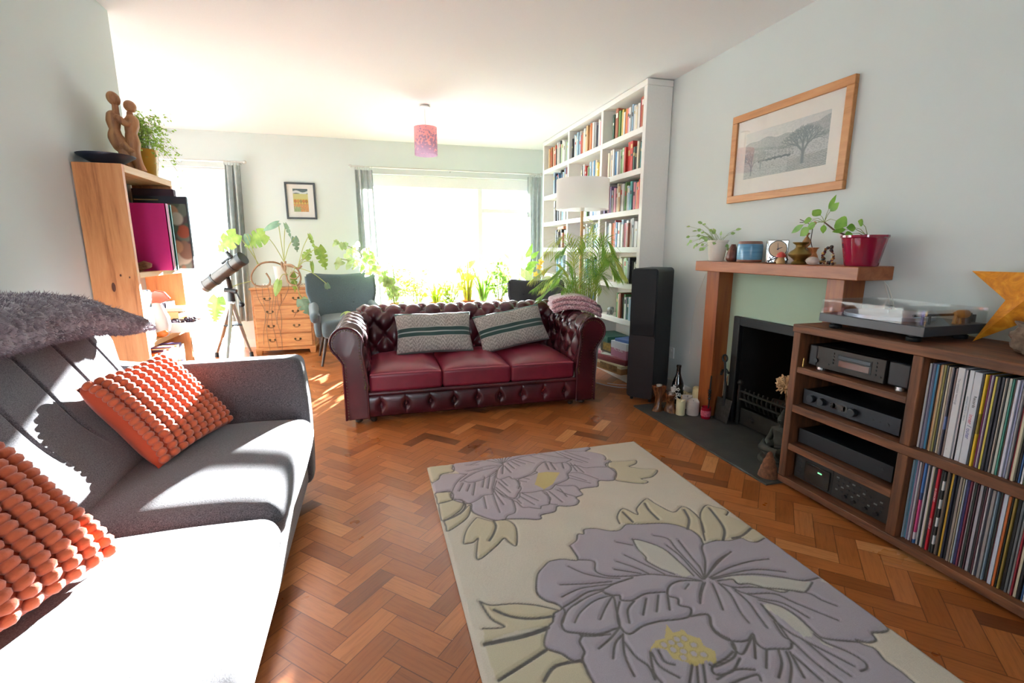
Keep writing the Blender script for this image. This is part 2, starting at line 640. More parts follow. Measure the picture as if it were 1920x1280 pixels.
fr = thing('fireplace_insert', 'black metal frame set around the fireplace opening', 'fireplace insert', (2.22, 2.15, .011))
MB(fr).box((2.205, 2.455, .0115), (2.2275, 2.5095, .6995)).box((2.205, 1.82, .0115), (2.2275, 1.855, .6995)).box((2.205, 1.855, .645), (2.2275, 2.455, .6995)).obj('frame', m_iron, fr, bevel=.003)
MB(fr).box((2.198, 2.447, .011), (2.206, 2.458, .65)).box((2.198, 1.852, .011), (2.206, 1.863, .65)).obj('beading', M('worn iron edge', '#3A3B3B', .4, .5), fr)
gr = thing('fire_grate', 'sooty iron fire basket standing in the fireplace opening', 'fire grate', (2.3, 2.14, .011))
for y in (2.405, 1.895):
    MB(gr).cyl((2.205, y, .011), (2.205, y, .275), .011).ball((2.205, y, .287), .018).obj('end_post', m_iron2, gr)
for z in (.235, .185):
    MB(gr).tube([(2.205, 2.405, z), (2.205, 1.895, z)], .007).obj('rail', m_iron2, gr)
for i in range(13):
    y = 2.365 - i * .036
    MB(gr).tube([(2.215, y, .255), (2.205, y, .21), (2.235, y, .14), (2.30, y, .12), (2.46, y, .13), (2.52, y, .2)], .006, 6).obj('bar', m_iron2, gr)
MB(gr).box((2.212, 1.91, .02), (2.226, 2.392, .125)).obj('ash_plate', m_iron2, gr, bevel=.003)
MB(gr).tube([(2.205, 2.28, .075), (2.190, 2.28, .075)], [.016, .012], 14).obj('air_knob', m_iron2, gr)
m_log = M('charred log', '#3B2A20', .9, var=.5, vscale=30, bump=.5, bscale=40)
for i, (y, x, z, l, a) in enumerate(((2.02, 2.36, .17, .24, .2), (2.2, 2.40, .175, .2, -.5), (2.12, 2.33, .215, .17, 1.2), (1.98, 2.42, .22, .16, .9))):
    d = Vector((math.sin(a), math.cos(a), .08))
    c = Vector((0, 0, 0))
    single('log', ['charred log lying lowest at the front of the fire grate', 'charred log at the back of the fire grate', 'short charred log resting across the others in the grate', 'small charred log behind the dried flower stem'][i], 'log',
           MB().tube([c - d * l / 2, c - d * l * .2 + V(.006, 0, .004), c + d * l * .2, c + d * l / 2], [.026, .03, .028, .024], 9), m_log, (x, y, z), 'charred logs in the fire grate')
# dried flower head standing in the grate
df = thing('dried_flower', 'pale tan dried flower head standing in the fireplace beside the record cabinet', 'dried flower', (2.16, 1.985, .011))
MB(df).tube([(2.165, 1.975, .012), (2.15, 1.98, .2), (2.13, 1.99, .36)], .004, 6).obj('stem', M('dry stem', '#7C5A38', .8), df)
hd = MB(df)
for i in range(170):
    d = Vector((rnd.gauss(0, 1), rnd.gauss(0, 1), rnd.gauss(.3, 1))).normalized()
    p0 = Vector((2.13, 1.99, .395))
    L = rnd.uniform(.02, .062)
    q = d.orthogonal() * rnd.uniform(-.02, .02)
    hd.tube([p0, p0 + d * L * .6 + q, p0 + d * L], [.0035, .004, .0045], 5)
hd.obj('flower_head', M('dried flower', '#DDB98E', .85, var=.2, vscale=60), df)

# ---- fire tools leaning at the fireplace
ft = thing('fire_shovel', 'dark metal fire shovel leaning at the fireplace post', 'fire shovel', (2.14, 2.47, .011))
MB(ft).hexa([(2.135, 2.535, .013), (2.125, 2.400, .02), (2.131, 2.400, .02), (2.141, 2.535, .013), (2.155, 2.540, .16), (2.15, 2.402, .172), (2.155, 2.402, .172), (2.16, 2.540, .16)]).obj('blade', M('scratched grey iron', '#4A4A48', .45, .7, var=.3, vscale=40), ft, bevel=.002)
MB(ft).tube([(2.15, 2.469, .12), (2.155, 2.475, .25), (2.16, 2.503, .40)], [.012, .008, .007], 10).obj('handle', m_iron, ft)
MB(ft).tube([(2.16, 2.506 + .02 * math.sin(a), .426 + .022 * math.cos(a)) for a in [i * PI / 8 for i in range(17)]], .006, 8).obj('hanging_ring', m_iron, ft)
tg = thing('fire_tongs', 'slim fire tongs with bright legs hanging behind the shovel', 'fire tongs', (2.17, 2.54, .011))
for s, y in ((0, 2.527), (1, 2.503)):
    MB(tg).tube([(2.18, y + .03 * (1 - 2 * s), .04), (2.185, y, .16), (2.19, y, .31)], .004, 8).obj('leg', M('bright steel', '#BFC6C2', .2, 1), tg)
MB(tg).tube([(2.19, 2.565, .30), (2.19, 2.55, .335), (2.19, 2.52, .345), (2.19, 2.497, .325)], .008, 8).obj('bow', m_iron, tg)
pk = thing('fire_poker', 'thin black poker with a beaded shaft against the fireplace post', 'poker', (2.115, 2.55, .011))
MB(pk).tube([(2.10, 2.553, .012), (2.105, 2.553, .30)], .005, 8).obj('shaft', m_iron, pk)
kb = MB(pk)
for z in (.145, .165, .185, .20):
    kb.ball((2.1028, 2.553, z), .0105, 10)
kb.obj('beads', m_iron, pk)

# ---- things on the hearth
def candle(label, x, y, r, h, col, burnt=.25, pool='#E7D7B0'):
    t = thing('candle', label, 'candle', (x, y, .011), 0, 'candles on the hearth')
    w = rnd.uniform(.004, .009)
    prof = [(r * .96, 0), (r, .006), (r, h - .006), (r * .95, h), (r * .8, h - burnt * .3 * h), (r * .3, h - burnt * .36 * h), (0.0001, h - burnt * .36 * h)]
    b = MB()
    vs0 = len(b.v)
    b.lathe(prof, (0, 0, 0), 26)
    for i, v in enumerate(b.v):
        if v.z > h * .8:
            a = math.atan2(v.y, v.x)
            v.z += w * math.sin(a * 2 + x * 40) * (1 if v.z > h * .9 else .4)
    b.obj('wax', M('wax ' + col, col, .45, var=.08, vscale=25), t)
    zt = h - burnt * .36 * h
    MB().tube([(0, 0, zt - .003), (.001, 0, zt + .008), (.003, 0, zt + .014)], .0014, 6).obj('wick', M('burnt wick', '#1B1713', .9), t)
    return t
candle('tall pale yellow candle beside the fireplace post, the tallest of the candles', 2.165, 2.745, .040, .145, '#DCCB9E')
candle('wide burnt down amber candle next to the skull patterned bottle', 2.145, 2.862, .046, .082, '#CDB68A', .5)
candle('smooth cream pillar candle standing frontmost on the hearth', 1.968, 2.665, .030, .103, '#E9DFB4', .1)
candle('stubby off white candle with a dark wick hole behind the cream one', 2.05, 2.645, .041, .098, '#CFC3BB', .35)
candle('melted greyish white candle between the other candles', 2.10, 2.775, .036, .088, '#CFC6C0', .4)
rj = thing('candle_jar', 'small red glass candle jar beside the fire shovel', 'candle jar', (2.085, 2.555, .011))
MB().lathe([(.028, 0), (.031, .004), (.031, .078), (.028, .078), (.027, .05), (.0001, .05)], (0, 0, 0), 26).obj('jar', M('red glass', '#A3122A', .15, coat=.5), rj)
MB().lathe([(.0315, .018), (.0318, .02), (.0318, .055), (.0315, .057)], (0, 0, 0), 26).obj('printed_label', M('dark red label', '#C2566A', .5, var=.5, vscale=90), rj)

m_rose = wood('polished dark turned wood', '#8A5B38', '#5F3A22', '#331C10', 'Z', 3, .22, 5, .4)
def twist(label, x, y, h, r, ph):
    t = thing('candle_holder', label, 'candle holder', (x, y, .011), 0, 'twisted wooden candle holders')
    def fn(u, v):
        z = v * h
        w = r * (.95 - .42 * math.sin(PI * min(1, v * 1.05)) ** 1.6)
        a = 2 * PI * u
        tw = ph + v * 2.6
        q = w * (1 + .22 * math.cos(2 * (a - tw)))
        return (q * math.cos(a), q * math.sin(a), z)
    b = MB().grid(32, 22, fn, cu=True)
    b.poly([fn(i / 32, 1) for i in range(32)])
    b.poly([fn(i / 32, 0) for i in range(32)][::-1])
    b.obj('body', m_rose, t)
    MB().lathe([(.019, h - .006), (.019, h + .007), (.017, h + .007), (.0165, h + .003), (.0001, h + .003)], (0, 0, 0), 20).obj('tealight', M('tealight tin', '#C9C6BF', .3, .8), t)
twist('tall twisted dark wood candle holder nearest the loudspeaker', 1.872, 2.785, .178, .043, .4)
twist('shorter twisted dark wood candle holder in front of the bottle', 1.935, 2.735, .132, .043, 1.7)
bt = thing('bottle', 'dark glass bottle painted with white blossoms beside the candles', 'bottle', (2.10, 2.893, .011))
MB().lathe([(.036, 0), (.042, .006), (.043, .12), (.038, .155), (.020, .205), (.0155, .225), (.0145, .265), (.017, .268), (.017, .282), (.013, .285), (.0001, .285)], (0, 0, 0), 30).obj('glass', M('black green glass', '#0C100D', .08, coat=1), bt)
fl = MB()
for i in range(15):
    a, z = rnd.uniform(2.6, 5.4), rnd.uniform(.05, .135)
    rr = .0432
    for j in range(5):
        b = 2 * PI * j / 5
        aa, zz = a + .2 * math.cos(b), z + .009 * math.sin(b)
        fl.ball((rr * math.cos(aa), rr * math.sin(aa), zz), (.0055, .0055, .0055), 6)
fl.obj('painted_flowers', M('white enamel', '#E9E9E4', .4), bt)

# seated stone figure
m_stone = M('dark grey carved stone', '#33352F', .85, var=.25, vscale=40, bump=.3, bscale=70)
bd = thing('stone_figurine', 'grey carved stone figurine of a seated figure on the hearth', 'figurine', (2.005, 1.875, .011))
MB().lathe([(.098, 0), (.1, .012), (.088, .022), (.092, .03), (.08, .042), (.086, .05), (.074, .06), (.0001, .062)], (0, 0, 0), 24, T=Matrix.Diagonal((.86, 1.05, 1, 1))).obj('base', m_stone, bd)
b = MB()
for s in (1, -1):
    b.tube([(.01, s * .02, .085), (-.02, s * .075, .082), (-.062, s * .05, .078), (-.06, -s * .02, .074)], [.03, .028, .022, .016], 10)
    b.tube([(.012, s * .048, .175), (.012, s * .064, .135), (-.025, s * .055, .105), (-.05, s * .018, .1)], [.018, .016, .013, .011], 10)
def torso(u, v):
    z = .07 + .13 * v
    w = .05 - .014 * math.sin(PI * v) + .012 * v if v < .85 else .05 * (1 - (v - .85) * 4.6)
    a = 2 * PI * u
    return (.012 + w * .72 * math.cos(a), w * 1.08 * math.sin(a), z)
b.grid(18, 14, torso, cu=True)
b.cyl((.01, 0, .185), (.008, 0, .212), .016, .015, 12)
b.obj('body', m_stone, bd)
h = MB().ball((.004, 0, .232), (.025, .0225, .029), 16).ball((-.022, 0, .229), (.005, .004, .007), 8)
for s in (1, -1):
    h.ball((.006, s * .0225, .229), (.005, .003, .013), 8).ball((-.018, s * .009, .236), (.004, .005, .0025), 8)
h.ball((-.019, 0, .219), (.004, .007, .0025), 8)
h.lathe([(.0235, .24), (.022, .252), (.012, .262), (.012, .272), (.007, .284), (.0001, .296)], (.006, 0, 0), 16)
h.obj('head', m_stone, bd)

cn = thing('carved_cone', 'mottled brown carved cone standing on the floor at the record cabinet corner', 'ornament', (1.838, 1.766, 0))
MB().lathe([(.044, 0), (.047, .008), (.043, .03), (.04, .034), (.036, .06), (.032, .064), (.026, .095), (.021, .1), (.012, .13), (.0001, .14)], (0, 0, 0), 20).obj('body', M('mottled bark brown', '#6B4128', .85, var=.55, vscale=70, bump=.5, bscale=90), cn)
cf = MB()
for i in range(90):
    z = rnd.uniform(.008, .12)
    r0 = .046 * (1 - z / .145)
    a = rnd.uniform(0, 2 * PI)
    cf.ball((r0 * math.cos(a), r0 * math.sin(a), z), .005, 6)
cf.obj('studs', M('carved studs', '#7A4C2C', .85, var=.4, vscale=60), cn)

# ---- things along the mantel shelf
ZM = 1.0426
def pot_plant(name, label, cat, loc, pot, potmat, leafs, leafmat, stemmat, soil=None, group=None, flute=None, sw=.002):
    """pot, earth, stems and one mesh of leaves. leafs: (root point, tip point, length, width, normal)"""
    t = thing(name, label, cat, loc, 0, group)
    MB().lathe(pot, (0, 0, 0), 36, flute=flute).obj('pot', potmat, t)
    if soil:
        MB().lathe([(soil[0], soil[1] - .004), (soil[0] * .6, soil[1]), (.0001, soil[1] + .002)], (0, 0, 0), 24).obj('soil', M('potting soil', '#3A2B20', .95, var=.4, vscale=60, bump=.5, bscale=70), t)
    st, lf = MB(), MB()
    for (a, b, ln, wd, nr, dr) in leafs:
        a, b = Vector(a), Vector(b)
        mid = (a + b) / 2 + Vector((0, 0, .15 * (b - a).length))
        st.tube([a, mid, b], [sw, sw * .8, sw * .6], 6, cap=False)
        d = (b - mid).normalized() + Vector((0, 0, -.15))
        lf.leaf(b, d, ln, wd, nr, dr, 6, .08, 1.15)
    if st.v:
        st.obj('stems', stemmat, t)
    lf.obj('leaves', leafmat, t, fix=False)
    return t
m_green1 = leaf_mat('fresh green leaf', '#5E8F2E', '#8DBB4A')
m_green2 = leaf_mat('pale green leaf', '#7FA85A', '#B5D08A')
m_stem = M('green stem', '#7E8F4C', .6)
m_bark = M('brown stem', '#5B4030', .8)
lv = []
for i in range(46):
    a = rnd.uniform(0, 2 * PI)
    l = rnd.uniform(.04, .15)
    toward = V(-.35, .9, 0) * rnd.uniform(0, .1)
    tip = V(.03 * math.cos(a), .04 * math.sin(a), .13) + V(math.cos(a) * l * .55, math.sin(a) * l * .75, rnd.uniform(-.05, .11)) + toward
    tip.x = min(tip.x, .085)
    lv.append((V(.02 * math.cos(a), .02 * math.sin(a), .12), tip, rnd.uniform(.022, .034), rnd.uniform(.016, .024), V(-.6 + rnd.gauss(0, .4), -.7 + rnd.gauss(0, .4), .5), .2))
pot_plant('potted_plant', 'small trailing plant in a white fluted pot on the mantel end by the bookcase', 'plant', (2.125, 2.62, ZM),
          [(.043, 0), (.045, .004), (.062, .118), (.066, .120), (.066, .130), (.061, .130), (.058, .115), (.0001, .112)], M('white glazed pot', '#EDEAE0', .25), lv, m_green2, m_stem, (.057, .118), flute=(22, .018), sw=.0012)
single('bottle_vase', 'dark brown pear shaped wooden vase on the mantel shelf', 'vase', MB().lathe([(.028, 0), (.038, .012), (.04, .028), (.034, .055), (.02, .085), (.014, .098), (.012, .104), (.009, .104), (.008, .09), (.0001, .088)], (0, 0, 0), 28), wood('dark turned wood', '#7A4634', '#5E3025', '#3F1E17', 'Z', 3, .3), (2.125, 2.475, ZM))
jr = thing('jar', 'blue glazed pottery jar with bare brown rims on the mantel shelf', 'jar', (2.14, 2.355, ZM))
def jband(u, v):
    return 0
MB().lathe([(.062, 0), (.067, .004), (.067, .014)], (0, 0, 0), 32).obj('foot', M('bare clay', '#8A5A48', .8), jr)
k = NT('blue streaked glaze')
c1 = k.ramp(k.noise(k.coords((1, 1, 30)), 4, 4, .6), [(.25, '#3E6E93'), (.55, '#5F96B8'), (.8, '#87A9B4')])
k.l(c1, k.b.inputs['Base Color'])
k.b.inputs['Roughness'].default_value = .25
MB().lathe([(.067, .014), (.069, .03), (.069, .09), (.066, .104)], (0, 0, 0), 32).obj('body', k.m, jr)
MB().lathe([(.066, .104), (.064, .116), (.060, .12), (.057, .116), (.057, .06), (.0001, .06)], (0, 0, 0), 32).obj('rim', M('brown rim glaze', '#7F584C', .4), jr)

ck = thing('clock', 'silver mantel clock with a round tan dial', 'clock', (2.11, 2.125, ZM), R(-38))
MB().box((-.052, -.022, 0), (.052, .022, .124)).obj('case', M('polished silver case', '#C9CBC9', .22, .85), ck, bevel=.006)
def disc(r, y, n=32, cx=0, cz=0):
    return [(cx + r * math.cos(2 * PI * i / n), y, cz + r * math.sin(2 * PI * i / n)) for i in range(n)]
MB().prism(disc(.045, -.0225, cz=.076), (0, -.003, 0)).obj('bezel', M('dark bezel', '#33312E', .3, .6), ck)
dl = MB().prism(disc(.041, -.0255, cz=.076), (0, -.0015, 0))
dl.obj('dial', M('tan dial', '#DCC3A0', .5), ck)
for (an, ln, wd) in ((R(65), .022, .0028), (R(-5), .032, .002)):
    d = V(math.sin(an), 0, math.cos(an))
    s = V(d.z, 0, -d.x) * wd
    c = V(0, -.0278, .076)
    MB().prism([c - s - d * .006, c + s - d * .006, c + s * .4 + d * ln, c - s * .4 + d * ln], (0, -.0008, 0)).obj('hand', M('blued steel', '#23242C', .3, .6), ck)
g = MB()
for i in range(5):
    x = -.04 + i * .02
    g.tube([(x, -.0235, .006), (x + .012 * (-1) ** i, -.0255, .02), (x + .004, -.0235, .034)], .0024, 6)
g.tube([(-.047, -.0235, .01), (0, -.026, .03), (.047, -.0235, .01)], .003, 6)
g.obj('scrollwork', M('dark scroll inlay', '#2B2A2A', .4, .5), ck)
mu = thing('toadstool', 'tiny wooden toadstool with a red cap beside the clock', 'ornament', (2.075, 2.06, ZM))
MB().lathe([(.02, 0), (.022, .01), (.016, .03), (.011, .036)], (0, 0, 0), 20).obj('stalk', M('pale turned wood', '#C69A63', .5, var=.1, vscale=30), mu)
MB().lathe([(.024, .033), (.025, .037), (.02, .05), (.01, .059), (.0001, .062)], (0, 0, 0), 20).obj('cap', M('red painted cap', '#B93A32', .35), mu)
single('brass_vase', 'antique brass vase with a wide belly and narrow neck on the mantel', 'vase', MB().lathe([(.034, 0), (.036, .006), (.024, .017), (.03, .026), (.05, .042), (.052, .05), (.044, .062), (.026, .076), (.02, .085), (.022, .095), (.035, .104), (.037, .109), (.031, .109), (.018, .09), (.0001, .088)], (0, 0, 0), 32), M('antique brass', '#8C7440', .35, .85, var=.25, vscale=20), (2.085, 1.955, ZM))
wv = thing('bud_vase', 'small turned orange wood vase holding a dried sprig', 'vase', (2.13, 1.925, ZM))
MB().lathe([(.024, 0), (.03, .01), (.032, .022), (.024, .045), (.018, .058), (.022, .074), (.03, .082), (.026, .083), (.014, .06), (.0001, .06)], (0, 0, 0), 28).obj('body', wood('orange turned wood', '#D08A58', '#BF7446', '#A55C34', 'Z', 3, .4), wv)
sp = thing('dried_sprig', 'dark dried sprig with a bulbous seed pod standing in the orange wood vase', 'dried sprig', (2.13, 1.925, ZM + .07))
s2 = MB(sp).tube([(2.13, 1.925, 1.115), (2.118, 1.93, 1.16), (2.105, 1.915, 1.225), (2.10, 1.95, 1.25), (2.10, 1.99, 1.265)], .0022, 6)
s2.tube([(2.105, 1.92, 1.215), (2.10, 1.902, 1.243)], .002, 6).tube([(2.10, 1.95, 1.25), (2.095, 1.985, 1.25)], .002, 6)
s2.obj('stem', M('dry dark stem', '#3E2E2A', .8), sp)
MB(sp).lathe([(.004, -.03), (.017, -.015), (.019, 0), (.012, .014), (.0035, .026), (.006, .032), (.013, .041), (.006, .043), (.0001, .042)], (2.11, 1.945, 1.155), 20).obj('seed_pod', M('seed pod', '#A9764A', .7, var=.2, vscale=40), sp)
MB(sp).ball((2.10, 1.902, 1.243), .009, 10).obj('bud', M('dry bud', '#C08E66', .7), sp)
single('pebble', 'small pale pinkish pebble lying between the wood vase and the beaded figure', 'pebble', MB().ball((0, 0, .019), (.027, .031, .020), 18), M('pink veined stone', '#C9B7AE', .6, var=.2, vscale=40), (2.05, 1.845, ZM))
bf = thing('bead_figure', 'little figure made of dark and amber glass beads next to the red pot', 'ornament', (2.085, 1.80, ZM))
cols = ['#2A1B16', '#7A4A24', '#B98A4C', '#5E1B2C', '#C9B58A', '#1D1A1C']
groups = {}
for i in range(46):
    t = i / 45
    a = t * 2 * PI * 1.0
    y = .026 * math.cos(a) - .004
    z = .045 + .036 * math.sin(a)
    if i % 4 == 0:
        y, z = rnd.uniform(-.045, .045), rnd.uniform(.006, .02)
    r = rnd.uniform(.005, .008)
    groups.setdefault(i % 6, []).append(((rnd.uniform(-.006, .006), y, max(r, z)), r))
groups[0].append(((0, -.018, .085), .009))
for i, c in enumerate(cols):
    b = MB()
    for (p0, r) in groups[i]:
        b.ball(p0, r, 8)
    b.obj('beads', M('glass bead ' + c, c, .12, coat=.6), bf)
rl = []
rt_ = V(2.125, 1.66, ZM)
def rp(x, y, z, ln, wd, nr=(-.7, -.5, .3), src=(0, 0, .115), dr=.1):
    rl.append((V(*src), V(x, y, z) - rt_, ln * 1.15, wd * 1.3, V(*nr), dr))
j1 = (-.065, .155, .2)
rp(2.06, 1.79, 1.29, .045, .026, src=j1)
rp(2.06, 1.84, 1.275, .05, .032, src=j1)
rp(2.06, 1.885, 1.26, .045, .026, src=j1)
rp(2.055, 1.925, 1.235, .07, .024, src=j1)
rp(2.055, 1.89, 1.22, .055, .034, src=j1)
rp(2.06, 1.80, 1.30, .06, .016, src=j1)
rp(2.05, 1.745, 1.245, .055, .05, (-.9, -.3, .2), src=j1)
rp(2.06, 1.86, 1.24, .05, .028, src=j1)
rp(2.06, 1.815, 1.23, .035, .02, src=j1)
rp(2.08, 1.672, 1.21, .035, .03, src=(-.0, -.0, .14))
rp(2.08, 1.64, 1.225, .035, .026, src=(-.0, -.01, .14))
rp(2.07, 1.71, 1.205, .045, .02, src=(-.0, -.0, .14))
rp(2.07, 1.675, 1.185, .03, .028, src=(-.0, -.0, .13))
pt = pot_plant('potted_plant', 'round leafed plant with a bent stem in a glossy dark red fluted pot', 'plant', (2.125, 1.66, ZM),
          [(.062, 0), (.064, .004), (.085, .122), (.09, .126), (.09, .136), (.084, .136), (.08, .12), (.0001, .115)], M('glossy dark red glaze', '#8E1233', .12, coat=.6), rl, m_green1, m_stem, (.079, .118), flute=(18, .02), sw=.0016)
MB().tube([(0, .01, .11), (-.02, .07, .135), (-.045, .12, .165), (-.065, .155, .2)], [.005, .0045, .004, .003], 8).tube([(0, -.01, .115), (0, -.005, .14)], .005, 8).obj('trunk', m_bark, pt)
# thin white flex hanging from the mantel ends
tag(MB().tube([(2.235, 1.71, 1.045), (2.243, 1.64, .99), (2.243, 1.60, .90), (2.243, 1.575, .80), (2.243, 1.56, .6)], .0016, 6).tube([(2.243, 1.70, 1.04), (2.244, 1.61, .95), (2.244, 1.545, .80), (2.244, 1.53, .6)], .0016, 6).obj('cable', M('white flex', '#E5E4DC', .5), None), 'thin white flex hanging from the mantel end above the record player', 'cable')
tag(MB().tube([(2.235, 2.72, 1.04), (2.243, 2.86, .95), (2.243, 2.94, .78), (2.243, 2.97, .6), (2.243, 2.975, .35)], .0016, 6).obj('cable', M('white flex'), None), 'thin white flex hanging down the wall beside the loudspeaker', 'cable')
so = thing('wall_socket', 'white wall socket low on the wall behind the loudspeaker', 'socket', (2.25, 3.22, .26))
MB(so).box((2.241, 3.17, .27), (2.25, 3.255, .355)).obj('plate', M('white plastic', '#EDEDEA', .35), so, bevel=.003)
MB(so).box((2.236, 3.19, .325), (2.242, 3.205, .342)).obj('switch', M('white plastic'), so, bevel=.001)

# ---- large framed print of a winter landscape on the right wall
def paint(w, h, fn, nx, ny):
    ys, xs = np.mgrid[0:ny, 0:nx]
    return fn((xs + .5) / nx, (ys + .5) / ny)
def raster_plane(name, o0, ex, ey, img, mat, parent, w=None):
    """flat printed sheet whose print is a colour attribute; img is rows x cols x 3, row 0 at the bottom"""
    ny, nx = img.shape[:2]
    o0, ex, ey = Vector(o0), Vector(ex), Vector(ey)
    if w is not None:
        inv = INV[w.name]
        ex, ey = inv.to_3x3() @ ex, inv.to_3x3() @ ey
        o0 = inv @ o0
    i, j = np.meshgrid(np.arange(nx + 1), np.arange(ny + 1))
    pts = np.array(o0)[None, None] + (i / nx)[..., None] * np.array(ex) + (j / ny)[..., None] * np.array(ey)
    idx = (j * (nx + 1) + i)
    f = np.stack([idx[:-1, :-1], idx[:-1, 1:], idx[1:, 1:], idx[1:, :-1]], -1).reshape(-1, 4)
    me = bpy.data.meshes.new(name)
    me.from_pydata(pts.reshape(-1, 3).tolist(), [], f.tolist())
    ca = me.color_attributes.new('col', 'FLOAT_COLOR', 'CORNER')
    c = np.concatenate([img.reshape(-1, 3), np.ones((nx * ny, 1))], 1)
    ca.data.foreach_set('color', np.repeat(c, 4, axis=0).astype(np.float32).ravel())
    me.materials.append(mat)
    o = bpy.data.objects.new(name, me)
    COL.objects.link(o)
    o.parent = parent
    return o
def seg_dist(X, Y, a, b):
    ax, ay = a
    dx, dy = b[0] - ax, b[1] - ay
    t = np.clip(((X - ax) * dx + (Y - ay) * dy) / (dx * dx + dy * dy + 1e-12), 0, 1)
    return np.hypot(X - ax - t * dx, Y - ay - t * dy)
def mixc(img, m, c):
    m = np.clip(m, 0, 1)[..., None]
    return img * (1 - m) + np.array(lin(c)) * m
def landscape():
    nx, ny = 300, 190
    X, Y = np.meshgrid((np.arange(nx) + .5) / nx * 1.58, (np.arange(ny) + .5) / ny)
    rg = np.random.RandomState(3)
    n1 = rg.rand(ny, nx)
    def sm(k):
        a = rg.rand(ny // k + 2, nx // k + 2)
        return np.kron(a, np.ones((k, k)))[:ny, :nx]
    n2, n3 = sm(3), sm(8)
    img = np.zeros((ny, nx, 3)) + np.array(lin('#E4E7E4'))
    img = mixc(img, (.5 * n3 + .5 * n2) * .35 * (Y > .8), '#A9B4B8')
    hill = .74 + .13 * X / 1.58 + .04 * np.sin(X * 5) + .02 * np.sin(X * 17)
    img = mixc(img, (Y < hill) * (.55 + .4 * n2), '#9FACAE')
    field = .56 + .05 * np.sin(X * 4 + 1)
    img = mixc(img, (Y < field) * .9, '#CFD6D6')
    img = mixc(img, (Y < field) * (n2 > .55) * .45, '#95A2A6')
    img = mixc(img, (np.abs(Y - field) < .03) * (n1 > .4) * .7, '#7E8E92')
    wood_ = (Y < .52) * (Y > .33) * (X < 1.0)
    img = mixc(img, wood_ * (n2 * .6 + .2 * (np.sin(X * 90) > .2)), '#8C9A9C')
    img = mixc(img, (np.abs(Y - .34) < .012 + .02 * n3) * (X < .95) * (X > .3), '#6F7E82')
    img = mixc(img, (Y < .3) * .5, '#C6CDC9')
    img = mixc(img, (Y < .3) * (np.sin(Y * 150 + X * 25 + 6 * n3) > .3) * .5 * n2, '#7C888A')
    img = mixc(img, (Y < .14 + .1 * X) * (X > .9) * (np.sin((Y - .2 * X) * 190) > .2) * .6, '#7A8785')
    def tree(x, y, a, l, w, d, rr, col):
        nonlocal img
        x2, y2 = x + l * math.cos(a), y + l * math.sin(a)
        img = mixc(img, 1.5 - seg_dist(X, Y, (x, y), (x2, y2)) / max(w, .0028), col)
        if d == 0:
            return
        for s in ((-1, 1) if d < 4 else (-1, 0, 1)):
            tree(x2, y2, a + s * rr.uniform(.3, .62) + rr.uniform(-.1, .1), l * rr.uniform(.68, .82), w * .66, d - 1, rr, col)
    tree(1.17, .14, PI / 2, .2, .028, 6, random.Random(4), '#7F8F93')
    tree(.16, .06, PI / 2, .16, .015, 5, random.Random(9), '#8A999C')
    tree(.36, .17, PI / 2, .12, .011, 5, random.Random(2), '#93A1A4')
    return img
pf = thing('framed_picture', 'large framed winter landscape print with a bare tree above the fireplace', 'picture', (2.25, 2.28, 1.405))
Y0, Y1, Z0, Z1 = 1.885, 2.69, 1.405, 1.925
t = .043
MB(pf).box((2.225, Y0, Z0), (2.25, Y1, Z0 + t)).box((2.225, Y0, Z1 - t), (2.25, Y1, Z1)).box((2.225, Y0, Z0 + t), (2.25, Y0 + t, Z1 - t)).box((2.225, Y1 - t, Z0 + t), (2.25, Y1, Z1 - t)).obj('frame', wood('honey oak frame', '#C8925F', '#B97E4B', '#A06838', 'Y', 1, .45, 5), pf, bevel=.003)
MB(pf).box((2.238, Y0 + t, Z0 + t), (2.246, Y1 - t, Z1 - t)).obj('mount', M('cream mount board', '#FBF8F0', .9), pf)
m_print = attr_mat('printed paper', rough=.85)
raster_plane('print', (2.2375, Y1 - t - .075, Z0 + t + .09), (0, -(Y1 - Y0 - 2 * t - .15), 0), (0, 0, Z1 - Z0 - 2 * t - .17), landscape(), m_print, pf, pf)
MB(pf).box((2.233, Y0 + t, Z0 + t), (2.235, Y1 - t, Z1 - t)).obj('glazing', glass_mat('picture glass', .02, gain=.25), pf, smooth=False)
